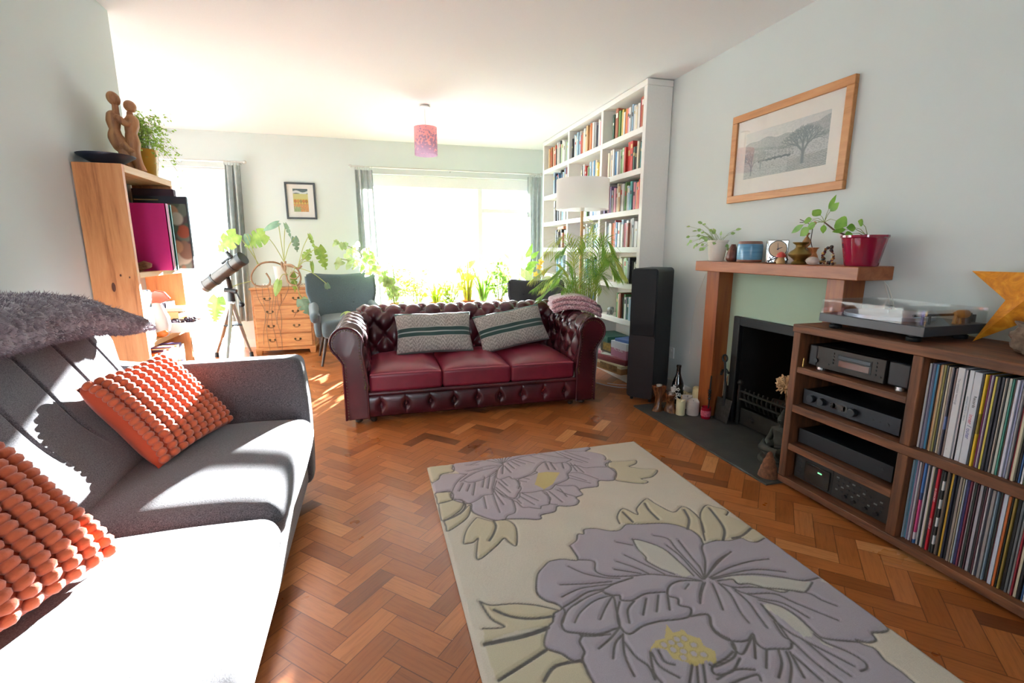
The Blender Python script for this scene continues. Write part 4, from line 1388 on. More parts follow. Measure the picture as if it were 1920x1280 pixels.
while y > .62:
    nm, c, th = up[i] if i < len(up) else nxt[(i - len(up)) % len(nxt)]
    th = th / 1000 * .93
    yc = y - th / 2
    h = .3145 + rnd.uniform(-.003, .001)
    xo = rnd.uniform(0, .008)
    lb = ' record sleeve, ' + nth(i) + ' from the cabinet divider on the upper shelf'
    if nm == 'BOX1':
        record(yc, .412, th, .318, [('#DAD8DA', 0, 1)], 'white boxed record set with faint grey spine lettering on the upper shelf', G1, 0, .002, [('The complete recordings', '#9FA2AA', .009, .235, .002), ('.', '#55565A', .012, .03, 0)], True)
    elif nm == 'BOX2':
        record(yc, .412, th, .316, [('#D6D8DC', 0, 1)], 'white boxed record set with thin blue grey lettering on the upper shelf', G1, 0, .004, [('selected works in stereo', '#93A3AD', .0085, .185, 0), ('.', '#55565A', .012, .04, 0)], True)
    elif nm == 'BOX3':
        record(yc, .412, th, .314, [('#D3D4DA', 0, 1)], 'white boxed record set with red and blue spine lettering on the upper shelf', G1, 0, .0, [('inner', '#C2475A', .016, .155, 0), ('/', '#3A3A78', .018, .131, 0), ('outer', '#4A4A92', .016, .105, 0), ('Records', '#3A3A40', .012, .215, -.002)], True)
    elif i == 19:
        record(yc, .412, th, h, [('#D9B428', 0, .36), ('#8C7826', .36, .58), ('#D9B428', .58, 1)], 'yellow and olive' + lb, G1)
    elif i == 11:
        record(yc, .412, th, h, [('#3B3C4C', 0, .3), ('#5B6DA0', .3, .45), ('#33343F', .45, 1)], 'navy and blue' + lb, G1)
    else:
        record(yc, .412, th, h, [(c, 0, 1)], nm + lb, G1, 0, xo)
    y -= th + .0006
    i += 1
low = [('pale blue grey', '#9FB0BA', 5), ('sky blue', '#63A3C0', 9), ('lilac', '#A894AE', 6), ('white', '#D3CFD6', 7), ('grey', '#77707A', 4), ('maroon', '#5C3436', 5), ('PINK', '', 8), ('grey white', '#B5B2B4', 7), ('black', '#1E1C20', 5), ('white', '#D4D0D4', 8), ('cream', '#C8C2A4', 4), ('black', '#1F1D20', 8), ('RED', '', 9), ('dark olive', '#4A4A42', 6), ('black', '#222224', 3), ('CHECK', '', 8), ('brown grey', '#6B5A4C', 9), ('black', '#2A2422', 4), ('yellow', '#D0A93C', 8), ('navy black', '#232737', 7), ('black', '#1D1C22', 8), ('taupe', '#8C8078', 9), ('beige', '#A59880', 5), ('pale blue', '#A9B3C2', 5), ('indigo', '#2B2C5C', 9), ('maroon', '#6E2A3C', 7), ('pale grey', '#B9AFAF', 4), ('dark green', '#2E3632', 8), ('dark maroon', '#4A2A34', 5), ('light grey', '#A5A2A8', 10), ('black', '#26252A', 7), ('dark maroon', '#572F3A', 5), ('grey white', '#B4B0B4', 6), ('dark navy', '#2A2C3C', 6), ('grey taupe', '#8E8784', 10), ('blue grey', '#8496A4', 6), ('dark green', '#313A34', 8), ('maroon', '#5C2C34', 3), ('bluish white', '#C3CAD8', 12), ('orange', '#B4612E', 8), ('black', '#232220', 4), ('gold', '#8E7838', 7), ('black', '#1D1D1E', 10), ('grey', '#5E6264', 8)]
y, i = 1.162, 0
while y > .62:
    nm, c, th = low[i] if i < len(low) else nxt[(i - len(low)) % len(nxt)]
    th = th / 1000 * .97
    yc = y - th / 2
    h = .3145 + rnd.uniform(-.004, .001)
    lb = ' record sleeve, ' + nth(i) + ' from the cabinet divider on the lower shelf'
    if nm == 'PINK':
        record(yc, .05, th, h, [('#2F5D92', 0, .05), ('#D5D0D6', .05, .14), ('#C2447C', .14, .55), ('#2B3F66', .55, .64), ('#3F6BA8', .64, 1)], 'pink and blue banded record sleeve on the lower shelf', G2)
    elif nm == 'RED':
        record(yc, .05, th, h, [('#B3202E', 0, 1)], 'bright red record sleeve with white lettering on the lower shelf', G2, 0, 0, [('IN CONCERT', '#D9C8C4', .0085, .215, 0), ('STEREO LP', '#D9C8C4', .0085, .105, 0)])
    elif nm == 'CHECK':
        record(yc, .05, th, h, [(('#D8D8D6' if q % 2 else '#2A2A2A'), q / 9, (q + 1) / 9) for q in range(9)], 'black and white checked record sleeve on the lower shelf', G2)
    else:
        record(yc, .05, th, h, [(c, 0, 1)], nm + lb, G2, 0, rnd.uniform(0, .008))
    y -= th + .0006
    i += 1

# ------------------------------------------------------------------ turntable
tt = thing('turntable', 'dark record player with a clear dust cover on the record cabinet', 'turntable', (1.99, 1.40, UT))
ZT = UT
tx0, tx1, ty0, ty1 = 1.868, 2.19, 1.195, 1.615
MB(tt).box((tx0, ty0, ZT + .026), (tx1, ty1, ZT + .062)).obj('plinth', M('slate grey plinth', '#30343B', .4), tt, bevel=.002)
for (x, y) in ((tx0 + .045, ty1 - .045), (tx0 + .045, ty0 + .06), (tx1 - .05, ty0 + .05), (tx1 - .05, ty1 - .05)):
    MB(tt).lathe([(.022, 0), (.024, .003), (.024, .014), (.018, .018), (.018, .027)], (x, y, ZT), 20).obj('foot', m_hifi2, tt)
MB(tt).lathe([(.148, ZT + .062), (.15, ZT + .064), (.15, ZT + .077), (.147, ZT + .079), (.0001, ZT + .079)], (2.02, 1.435, 0), 48).obj('platter', M('blue grey platter', '#9AA3B4', .35, .5), tt)
MB(tt).cyl((2.02, 1.435, ZT + .079), (2.02, 1.435, ZT + .09), .003).obj('spindle', m_silver, tt)
ta = MB(tt).cyl((2.135, 1.235, ZT + .062), (2.135, 1.235, ZT + .10), .017).tube([(2.135, 1.235, ZT + .095), (2.05, 1.232, ZT + .096), (1.915, 1.27, ZT + .092)], .0048, 10)
ta.obj('tonearm', M('dark tonearm', '#4A4E55', .35, .7), tt)
cw = MB(tt).tube([(2.06, 1.226, ZT + .098), (2.075, 1.226, ZT + .098), (2.08, 1.226, ZT + .098), (2.12, 1.226, ZT + .097), (2.125, 1.226, ZT + .097)], [.008, .013, .015, .015, .012], 16).cyl((2.085, 1.226, ZT + .062), (2.085, 1.226, ZT + .09), .009, .006).cyl((2.06, 1.226, ZT + .062), (2.066, 1.226, ZT + .09), .006)
o = cw.obj('arm_bearing', M('turned amber wood', '#A4703C', .4, var=.2, vscale=30), tt)
MB(tt).cyl((1.92, 1.24, ZT + .062), (1.92, 1.24, ZT + .1), .004).cyl((1.955, 1.24, ZT + .062), (1.955, 1.24, ZT + .094), .004).obj('arm_rest', m_knob, tt)
th_ = .003
a0, a1, b0, b1, z0, z1 = tx0 + .003, tx1 - .003, ty0 + .003, ty1 - .003, ZT + .063, ZT + .122
lid = MB(tt).box((a0, b0, z1 - th_), (a1, b1, z1)).box((a0, b0, z0), (a0 + th_, b1, z1 - th_)).box((a1 - th_, b0, z0), (a1, b1, z1 - th_)).box((a0 + th_, b0, z0), (a1 - th_, b0 + th_, z1 - th_)).box((a0 + th_, b1 - th_, z0), (a1 - th_, b1, z1 - th_))
lid.obj('dust_cover', glass_mat('clear acrylic', .10, (.97, .98, .98), .02, .18), tt, smooth=False)
for y in (1.25, 1.56):
    MB(tt).box((tx1 - .004, y - .012, ZT + .05), (tx1 + .008, y + .012, ZT + .09)).obj('hinge', m_knob, tt)

# ------------------------------------------------------------------ orange star and driftwood
k = NT('amber lacquer')
c = k.ramp(k.noise(k.coords((1, 1, 1)), 18, 4, .6, 1.5), [(.3, '#B4600C'), (.55, '#D98A1C'), (.8, '#EDAE3C')])
k.l(c, k.b.inputs['Base Color'])
k.b.inputs['Roughness'].default_value = .3
st = MB()
ctr_y, ctr_z, Ro, Ri = 0, .195, .226, .088
tips = []
for i in range(10):
    a = PI / 2 + i * PI / 5
    r = Ro if i % 2 == 0 else Ri
    tips.append((r * math.cos(a), ctr_z + r * math.sin(a)))
vs = [(-.042, 0, ctr_z), (.03, 0, ctr_z)] + [(0, t[0], t[1]) for t in tips]
fs = []
for i in range(10):
    fs += [(0, 2 + i, 2 + (i + 1) % 10), (1, 2 + (i + 1) % 10, 2 + i)]
st._add(vs, fs)
zmin = min(t[1] for t in tips)
st.v = [Vector((v[0] + (v[2] - zmin) * .28, v[1], v[2] - zmin)) for v in st.v]
single('star', 'large orange lacquered star ornament standing on the record cabinet', 'star', st, k.m, (2.115, 1.056, UT), smooth=False)
dw = MB()
r2 = random.Random(21)
def rock(u, v):
    a, t = 2 * PI * u, PI * v
    p = Vector((.055 * math.sin(t) * math.cos(a), .075 * math.sin(t) * math.sin(a), .062 * math.cos(t) + .055))
    n_ = noise.noise(p * 28) * .022 + noise.noise(p * 70 + Vector((3, 1, 2))) * .012
    q = p + (p - Vector((0, 0, .055))).normalized() * n_
    q.z = max(0, q.z)
    return q
dw.grid(40, 26, rock, cu=True)
for i in range(7):
    a = r2.uniform(0, 2 * PI)
    p = Vector((.04 * math.cos(a), .055 * math.sin(a), r2.uniform(.03, .1)))
    d = Vector((math.cos(a), math.sin(a), r2.uniform(-.2, .5))) * r2.uniform(.025, .045)
    dw.tube([p, p + d * .6, p + d], [.014, .009, .003], 7)
single('driftwood', 'gnarled grey brown piece of driftwood in front of the orange star', 'driftwood', dw, M('gnarled bark', '#6E5A4A', .95, var=.5, vscale=45, bump=.8, bscale=60), (2.03, .955, UT))

# ------------------------------------------------------------------ loudspeaker
spk = thing('loudspeaker', 'tall black floor standing loudspeaker beside the bookcase', 'loudspeaker', (2.005, 3.138, 0), R(38))
def rprism(mb, xa, xb, ya, yb, za, zb, r, n=6):
    """box whose outline seen from the front (x,z) has rounded corners"""
    pts = []
    for (cx, cz, a0) in ((xb - r, zb - r, 0), (xa + r, zb - r, PI / 2), (xa + r, za + r, PI), (xb - r, za + r, 1.5 * PI)):
        for i in range(n + 1):
            a = a0 + PI / 2 * i / n
            pts.append((cx + r * math.cos(a), ya, cz + r * math.sin(a)))
    return mb.prism(pts, (0, yb - ya, 0))
# local frame: front looks along -x, width along y
def spk_prism(xa, xb, ya, yb, za, zb, r):
    pts = []
    for (cy, cz, a0) in ((yb - r, zb - r, 0), (ya + r, zb - r, PI / 2), (ya + r, za + r, PI), (yb - r, za + r, 1.5 * PI)):
        for i in range(7):
            a = a0 + PI / 2 * i / 6
            pts.append((xa, cy + r * math.cos(a), cz + r * math.sin(a)))
    return MB().prism(pts, (xb - xa, 0, 0))
m_spk = M('satin black lacquer', '#111316', .5, spec=.35)
spk_prism(-.175, .175, -.097, .097, .025, .983, .028).obj('cabinet', m_spk, spk, bevel=.004)
spk_prism(-.187, -.174, -.092, .092, .50, .978, .024).obj('grille', M('black speaker cloth', '#17181B', .9, bump=.3, bscale=900), spk, bevel=.003)
spk_prism(-.179, -.174, -.097, .097, .028, .497, .024).obj('lower_front', M('dark graphite lacquer', '#1A1B1F', .45, spec=.35), spk)
for (x, y) in ((-.14, -.07), (-.14, .07), (.14, -.07), (.14, .07)):
    MB().cyl((x, y, 0), (x, y, .026), .011, .014).obj('foot', m_hifi2, spk)
# ------------------------------------------------------------------ soft shapes
def softbox(mb, a, b, r, n=12, fn=None):
    """box with rounded edges made of a fine surface; fn bends each point"""
    a, b = Vector(a), Vector(b)
    c, h = (a + b) / 2, (b - a) / 2
    rr = [min(r, x * .98) for x in h]
    def ax(t, half, q):
        m = n // 4
        return t
    def samples(half, q):
        m = max(3, n // 3)
        e = [-half + q * (1 - math.cos(PI / 2 * i / m)) for i in range(m + 1)]
        k = max(2, n)
        mid = [-half + q + (2 * half - 2 * q) * i / k for i in range(1, k)]
        return e + mid + [-x for x in e[::-1]]
    S = [samples(h[i], rr[i]) for i in range(3)]
    for axis in range(3):
        u, v = (axis + 1) % 3, (axis + 2) % 3
        for sgn in (-1, 1):
            pts = []
            for su in S[u]:
                for sv in S[v]:
                    p = Vector((0, 0, 0))
                    p[axis], p[u], p[v] = sgn * h[axis], su, sv
                    inn = Vector([max(-(h[i] - rr[i]), min(h[i] - rr[i], p[i])) for i in range(3)])
                    d = p - inn
                    dn = Vector([d[i] / rr[i] for i in range(3)])
                    if dn.length > 1e-9:
                        dn.normalize()
                    q = c + inn + Vector([dn[i] * rr[i] for i in range(3)])
                    pts.append(fn(q) if fn else q)
            m2 = len(S[v])
            fs = []
            for i in range(len(S[u]) - 1):
                for j in range(m2 - 1):
                    f = (i * m2 + j, i * m2 + j + 1, (i + 1) * m2 + j + 1, (i + 1) * m2 + j)
                    fs.append(f if sgn > 0 else f[::-1])
            mb._add(pts, fs)
    return mb

def weld(o, d=2e-5):
    bm = bmesh.new()
    bm.from_mesh(o.data)
    bmesh.ops.remove_doubles(bm, verts=bm.verts, dist=d)
    bmesh.ops.recalc_face_normals(bm, faces=bm.faces)
    bm.to_mesh(o.data)
    bm.free()
    o.data.polygons.foreach_set('use_smooth', [True] * len(o.data.polygons))
    return o

def fabric(name, a, b, scale=700, rough=.95, sheen=.4, bump=.4):
    if name in MATS:
        return MATS[name]
    k = NT(name)
    v = k.coords()
    f = k.noise(v, scale, 2, .8)
    k.l(k.ramp(f, [(.3, a), (.68, b)]), k.b.inputs['Base Color'])
    k.b.inputs['Roughness'].default_value = rough
    k.b.inputs['Sheen Weight'].default_value = sheen
    k.b.inputs['Specular IOR Level'].default_value = .2
    k.bump(f, bump, .002)
    MATS[name] = k.m
    return k.m

# ------------------------------------------------------------------ grey sofa along the left wall
m_sofa = fabric('grey tweed', '#2A292C', '#6E6C70', 330)
gs = thing('sofa', 'long dark grey tweed sofa along the wall with sunlight across its seat', 'sofa', (-.78, 1.34, 0))
SY0, SY1 = .36, 2.31
def part(name, mb, mat, root, **kw):
    return weld(mb.obj(name, mat, root, fix=False, angle=180, **kw))
part('base', softbox(MB(gs), (-1.22, SY0 + .02, .07), (-.325, SY1 - .02, .31), .03, 14), m_sofa, gs)
def arm_fn(far):
    def fn(p):
        q = p.copy()
        t = (p.z - .3) / .36
        s = 1 if far else -1
        q.y += s * .02 * t * max(0, min(1, 1 + (p.x + .3)))
        q.x += -.02 * max(0, t - .5) + .012 * math.sin(PI * min(1, max(0, p.z / .66)))
        if p.x < -.9:
            q.z += .05 * (-.9 - p.x) / .3 * max(0, t)
        return q
    return fn
part('arm', softbox(MB(gs), (-1.2, SY1 - .125, .07), (-.31, SY1, .655), .035, 14, arm_fn(True)), m_sofa, gs)
part('arm', softbox(MB(gs), (-1.2, SY0, .07), (-.31, SY0 + .125, .655), .035, 14, arm_fn(False)), m_sofa, gs)
def seat_fn(y0, y1):
    def fn(p):
        q = p.copy()
        v = (p.y - (y0 + y1) / 2) / ((y1 - y0) / 2)
        u = (p.x + .70) / .42
        if p.z > .36:
            q.z += .026 * (1 - v ** 4) * (1 - max(0, u) ** 6) - .012 * abs(v) ** 6
            q.z += .004 * noise.noise(Vector((p.x * 4, p.y * 4, 1)))
        q.x += .012 * (1 - v * v) if p.x > -.4 else 0
        return q
    return fn
for (y0, y1) in ((SY0 + .13, 1.372), (1.374, SY1 - .13)):
    part('seat_cushion', softbox(MB(gs), (-1.0, y0, .285), (-.283, y1, .402), .05, 18, seat_fn(y0, y1)), m_sofa, gs)
grooves = [SY0 + .13 + .085 + i * .19 for i in range(10)]
def back_fn(y0, y1):
    def fn(p):
        q = p.copy()
        t = (p.z - .38) / .48
        front = max(0, (p.x + 1.02) / .17)
        lean = -.245 * t
        v = (p.y - (y0 + y1) / 2) / ((y1 - y0) / 2)
        belly = .05 * math.exp(-((t - .16) / .22) ** 2) + .022 * math.sin(PI * max(0, min(1, t)))
        g = sum(math.exp(-((p.y - y) / .011) ** 2) for y in grooves)
        amt = max(0, min(1, (t - .30) / .1))
        d = belly * (1 - v ** 6) - .022 * g * amt
        q.x += (lean + d) * min(1, front) if p.x > -1.02 else 0
        if t > .5:
            q.z += .012 * (1 - v ** 6)
        return q
    return fn
def back_part(y0, y1):
    b = MB(gs)
    fn = back_fn(y0, y1)
    def surf(u, v):
        # section runs from the seat up the front, over the top and down behind
        y = y0 + .006 + (y1 - y0 - .012) * u
        e = min(u, 1 - u)
        rnd_ = .03 * (1 - min(1, e / .05)) ** 2
        if v < .62:
            z = .36 + (.83 - .36) * (v / .62)
            p = Vector((-.86 + .06, y, z))
        else:
            a = (v - .62) / .38 * PI
            p = Vector((-.80 - .07 + .07 * math.cos(a), y, .83 + .035 * math.sin(a)))
        t = (p.z - .38) / .48
        vv = 2 * u - 1
        belly = .055 * math.exp(-((t - .18) / .20) ** 2) + .02 * math.sin(PI * max(0, min(1, t)))
        g = sum(math.exp(-((y - yy) / .006) ** 2) for yy in grooves)
        amt = max(0, min(1, (t - .30) / .1)) * (1 if v < .75 else 0)
        p.x += -.255 * t + (belly if v < .7 else 0) * (1 - abs(vv) ** 8) - .010 * g * amt - rnd_
        if v >= .62:
            p.z -= .004 * g * max(0, math.sin((v - .62) / .38 * PI))
        p.z -= rnd_ * max(0, t)
        return p
    b.grid(330, 46, surf)
    o = part('back_cushion', b, m_sofa, gs)
    return o
back_part(SY0 + .13, 1.372)
back_part(1.374, SY1 - .13)
part('back_frame', softbox(MB(gs), (-1.245, SY0 + .02, .07), (-1.02, SY1 - .02, .80), .04, 8, lambda p: Vector((p.x + (.10 * (1 - (p.z - .07) / .73) if p.x > -1.15 else 0), p.y, p.z))), m_sofa, gs)
m_leg = M('dark stained leg wood', '#3A2619', .5)
for x in (-1.15, -.42):
    for y in (SY0 + .1, SY1 - .1):
        MB(gs).cyl((x, y, 0), (x, y, .08), .014, .022).obj('leg', m_leg, gs)

# fluffy throw folded on the backrest
def fluffy():
    r = random.Random(31)
    t = MB()
    y0, y1 = 1.22, 2.27
    def fn(u, v):
        # lying over the top of the backrest, folded edge to the front, narrowing at its far corner
        a = 2 * PI * u
        s = v
        y = y0 + (y1 - y0) * s
        taper = 1 - .72 * max(0, (s - .72) / .28) ** 1.3
        rx, rz = .135 * (.75 + .25 * taper), .062 * taper + .004
        e = .62
        cx = math.copysign(abs(math.cos(a)) ** e, math.cos(a)) * rx
        cz = math.copysign(abs(math.sin(a)) ** e, math.sin(a)) * rz
        p = Vector((-1.04 + .055 * max(0, (s - .6) / .4) + cx, y, .915 + cz + .012 * math.sin(s * 5) - .06 * max(0, (s - .68) / .32) - .02 * max(0, .2 - s)))
        if cx > 0:
            p.z -= .035 * (cx / rx) ** 2
        n_ = noise.noise(p * 9) * .010 + noise.noise(p * 34) * .007 + noise.noise(p * 85) * .006
        return p + Vector((cx, 0, cz * 2)).normalized() * n_
    t.grid(130, 150, fn, cu=True)
    t.poly([fn(i / 130, 0) for i in range(130)])
    t.poly([fn(i / 130, 1) for i in range(130)][::-1])
    for i in range(15000):
        u, v = r.random(), r.random()
        p = fn(u, v)
        d = (p - Vector((-1.04, p.y, .905)))
        d.y = 0
        d.normalize()
        d = (d + Vector((r.gauss(0, .5), r.gauss(0, .5), r.gauss(-.1, .5)))).normalized()
        s = d.orthogonal().normalized() * .0011
        L = r.uniform(.008, .017)
        t._add([p - s, p + s, p + d * L], [(0, 1, 2)])
    cc = Vector((-1.04, 1.75, .85))
    t.v = [Vector(v) - cc for v in t.v]
    k = NT('dusty plum plush')
    f = k.noise(k.coords(), 40, 4, .7)
    k.l(k.ramp(f, [(.3, '#5E525B'), (.7, '#A3949C')]), k.b.inputs['Base Color'])
    k.b.inputs['Roughness'].default_value = 1
    k.b.inputs['Sheen Weight'].default_value = .5
    o = single('throw_blanket', 'fluffy dusty grey plum blanket folded along the top of the grey sofa', 'blanket', t, k.m, cc, fix=False, angle=180)
fluffy()

# orange cushions with rows of felt bobbles
m_bob = M('burnt orange felt', '#C25A34', .95, var=.14, vscale=40, bump=.2, bscale=300, sheen=.4)
m_bobb = M('burnt orange cotton', '#BE4B2A', .9, bump=.2, bscale=700, sheen=.2)
def bobble_cushion(B, Rr, T, L, label, seed, thick=.055):
    B, Rr, T, L = map(Vector, (B, Rr, T, L))
    c = (B + Rr + T + L) / 4
    t = thing('bobble_cushion', label, 'cushion', c, 0, None)
    nrm = ((Rr - B).cross(L - B)).normalized()
    r = random.Random(seed)
    def at(u, v, s=1):
        p = (B * (1 - u) + Rr * u) * (1 - v) + (L * (1 - u) + T * u) * v
        x, y = 2 * u - 1, 2 * v - 1
        h = thick * math.sqrt(max(0, (1 - x ** 4) * (1 - y ** 4)))
        pinch = .035 * (x * x) * (y * y)
        p = p + (p - c) * (pinch - .03 * (1 - abs(x)) * abs(y) ** 3 - .03 * (1 - abs(y)) * abs(x) ** 3)
        return p + nrm * h * s
    b = MB(t)
    b.grid(24, 24, lambda u, v: at(u, v, 1))
    b.grid(24, 24, lambda u, v: at(u, v, -1.1))
    weld(b.obj('cover', m_bobb, t, fix=False), 1e-4)
    bb = MB(t)
    nu, nv = 10, 16
    ey = (L - B).normalized()
    ex = (Rr - B).normalized()
    for i in range(nu):
        for j in range(nv):
            u, v = (i + .5) / nu, (j + .5) / nv
            p = at(u, v, 1) + nrm * .006
            Tm = Matrix((ex, ey, nrm)).transposed()
            rot = Matrix.Rotation(r.uniform(-.25, .25), 3, 'Z')
            bb.ball(p, (.0195, .0140, .0165), 8, T=Tm @ rot)
    bb.obj('bobbles', m_bob, t, fix=False, angle=180)
    return t
bobble_cushion((-.695, 1.70, .432), (-.585, 2.07, .440), (-.80, 2.10, .705), (-.905, 1.765, .688), 'burnt orange bobble cushion propped near the far arm of the grey sofa', 1)
bobble_cushion((-.735, .80, .436), (-.600, 1.19, .446), (-.79, 1.22, .705), (-.925, .86, .70), 'burnt orange bobble cushion in full sun at the near end of the grey sofa', 2)

# ------------------------------------------------------------------ oxblood chesterfield
k = NT('oxblood leather')
v = k.coords()
f = k.noise(v, 3.2, 3, .5)
k.l(k.ramp(f, [(.25, '#2A0E14'), (.55, '#4A1620'), (.85, '#651E2A')]), k.b.inputs['Base Color'])
k.b.inputs['Roughness'].default_value = .27
k.b.inputs['Coat Weight'].default_value = .15
k.bump(k.noise(v, 260, 3), .12, .002)
m_ox = k.m
k = NT('oxblood seat leather')
v = k.coords()
f = k.noise(v, 4, 4, .6)
k.l(k.ramp(f, [(.3, '#64182A'), (.6, '#7E2034'), (.85, '#8E2C3C')]), k.b.inputs['Base Color'])
k.b.inputs['Roughness'].default_value = .36
k.bump(k.noise(v, 200, 3), .12, .002)
m_oxs = k.m
m_stud = M('antique brass stud', '#6E5A3A', .35, .8)
cf = thing('chesterfield_sofa', 'buttoned oxblood leather chesterfield sofa with its back to the window', 'sofa', (.655, 3.09, 0), R(-1.2))
def tuft(x, s, px=.15, ps=.20):
    a, b = x / px + s / ps, x / px - s / ps
    w = abs(math.sin(PI * a)) * abs(math.sin(PI * b))
    da, db = abs(a - round(a)), abs(b - round(b))
    btn = math.exp(-((da * da + db * db) / .012))
    return .030 * w ** .5 - .018 * btn
def section(kind):
    """points (offset outward, height) of the tufted face, over the roll and down the outside"""
    if kind == 'back':
        cx, cz, r, in0 = .735, .578, .098, .60
        z0 = .28
    else:
        cx, cz, r, in0 = .835, .542, .098, .715
        z0 = .24
    pts = [(in0, z0), (in0 + .012, z0 + .10), (cx - r * .93, cz - .06)]
    for i in range(0, 15):
        a = PI - (PI * 1.28) * i / 14
        pts.append((cx + r * math.cos(a), cz + r * math.sin(a)))
    xo = .862 if kind == 'arm' else .80
    pts += [(xo, cz - .13), (xo, .30), (xo, .035)]
    # even resampling
    P = [Vector((p[0], p[1], 0)) for p in pts]
    L = [0]
    for p, q in zip(P[:-1], P[1:]):
        L.append(L[-1] + (q - p).length)
    def f(s):
        s = max(0, min(1, s)) * L[-1]
        for i in range(len(L) - 1):
            if s <= L[i + 1] + 1e-9:
                t = (s - L[i]) / max(1e-9, L[i + 1] - L[i])
                return P[i].lerp(P[i + 1], t), s, L[-1]
        return P[-1], s, L[-1]
    return f
def tufted(kind, along0, along1, place, nu, nv=84):
    f = section(kind)
    def fn(u, v):
        x = along0 + (along1 - along0) * u
        p, s, tot = f(v)
        p2, _, _ = f(min(1, v + .004))
        p1, _, _ = f(max(0, v - .004))
        t = (p2 - p1).normalized()
        n = Vector((-t.y, t.x, 0))
        lim = .56 if kind == 'back' else .52
        fade = max(0, min(1, (lim - s) / .06)) if s > .1 else max(.0, s / .1)
        fade = max(0, min(1, fade))
        e = min(x - along0, along1 - x)
        fade *= max(0, min(1, e / .05))
        d = tuft(x, s) * fade
        q = p + n * d
        return place(x, q.x, q.y)
    b = MB()
    b.grid(nu, nv, fn)
    return b
o = tufted('back', -.80, .80, lambda x, o_, z: Vector((x, o_, z)), 240).obj('back', m_ox, cf, fix=False, angle=180)
for s in (1, -1):
    tufted('arm', .035, .74, lambda y, o_, z: Vector((s * o_, y, z)), 110).obj('arm', m_ox, cf, fix=False, angle=180)
    # front facing of the arm: flat scroll panel edged with piping and studs
    f = section('arm')
    out = []
    for i in range(60):
        p, q, tot = f(i / 59)
        out.append(p)
    base = [Vector((.722, .035, 0)), Vector((.722, .24, 0))]
    ring = base + out[1:]
    cen = Vector((.79, .45, 0))
    poly = [(s * p.x, -.006, p.y) for p in ring]
    MB().prism(poly, (0, .05, 0)).obj('arm_facing', m_ox, cf, bevel=.008)
    MB().tube([(s * p.x, -.004, p.y) for p in ring], .0065, 8).obj('piping', m_ox, cf)
    sb = MB()
    for i in range(1, len(ring) - 1):
        p, q = ring[i], ring[i + 1]
        t = (q - p).normalized()
        nn = Vector((-t.y, t.x, 0)) if True else 0
        m = (p + q) / 2
        inw = m - nn * .016
        if i < 3:
            n_ = 12
            for j in range(n_):
                z = p.y + (q.y - p.y) * j / n_
                if z > .05:
                    sb.ball((s * (p.x + .014), -.009, z), .0042, 6)
        else:
            sb.ball((s * inw.x, -.009, inw.y), .0042, 6)
    sb.obj('stud_row', m_stud, cf, fix=False)
# base rail with one row of buttons
def rail(u, v):
    x = -.722 + 1.444 * u
    z = .035 + .15 * v
    n_ = 9
    ph = u * n_ - .5
    d = abs(ph - round(ph))
    dv = abs(v - .5)
    puff = .022 * math.sqrt(max(0, math.sin(PI * v))) * (1 - .35 * math.exp(-(d / .035) ** 2))
    puff -= .026 * math.exp(-((d / .13) ** 2 + (dv / .2) ** 2))
    return (x, .028 - puff, z)
b = MB().grid(220, 30, rail).box((-.72, .03, .035), (.72, .80, .19))
b.obj('base_rail', m_ox, cf, fix=False, angle=60)
bt_ = MB()
for i in range(9):
    x = -.722 + 1.444 * (i + .5) / 9
    bt_.ball((x, .026, .11), (.008, .005, .008), 10)
bt_.obj('rail_buttons', m_ox, cf)
MB().tube([(-.722, .012, .197), (-.3, .01, .197), (.3, .01, .197), (.722, .012, .197)], .014, 10).obj('border_roll', m_ox, cf)
def seat_cf(x0, x1):
    def fn(p):
        q = p.copy()
        u = (p.x - (x0 + x1) / 2) / ((x1 - x0) / 2)
        w = (p.y - .32) / .31
        if p.z > .27:
            q.z += .052 * (1 - u ** 4) * (1 - w ** 4) ** .8
            q.z -= .008 * math.exp(-((abs(u) - .55) / .2) ** 2) * (1 - w * w) * math.sin(p.x * 40)
        q.y -= .010 * (1 - u * u) if p.y < .1 else 0
        return q
    return fn
for i in range(3):
    x0 = -.712 + i * .4747
    x1 = x0 + .4735
    part('seat_cushion', softbox(MB(), (x0, .012, .205), (x1, .63, .325), .022, 18, seat_cf(x0, x1)), m_oxs, cf)
    fnc = seat_cf(x0, x1)
    edge = [fnc(Vector((x0 + .010 + (x1 - x0 - .02) * j / 24, .0165, .319))) + Vector((0, -.002, .001)) for j in range(25)]
    MB().tube(edge, .0055, 8).obj('piping', M('pale piping leather', '#9A4552', .4), cf)  # piping in a lighter red than the cushions
for x in (-.79, .79):
    for y in (.06, .72):
        MB().lathe([(.016, 0), (.024, .008), (.022, .024), (.03, .036)], (x, y, 0), 16).obj('foot', m_leg, cf)
for x in (-.695, .695):
    MB().lathe([(.014, 0), (.021, .008), (.02, .024), (.026, .036)], (x, .05, 0), 16).obj('foot', m_leg, cf)

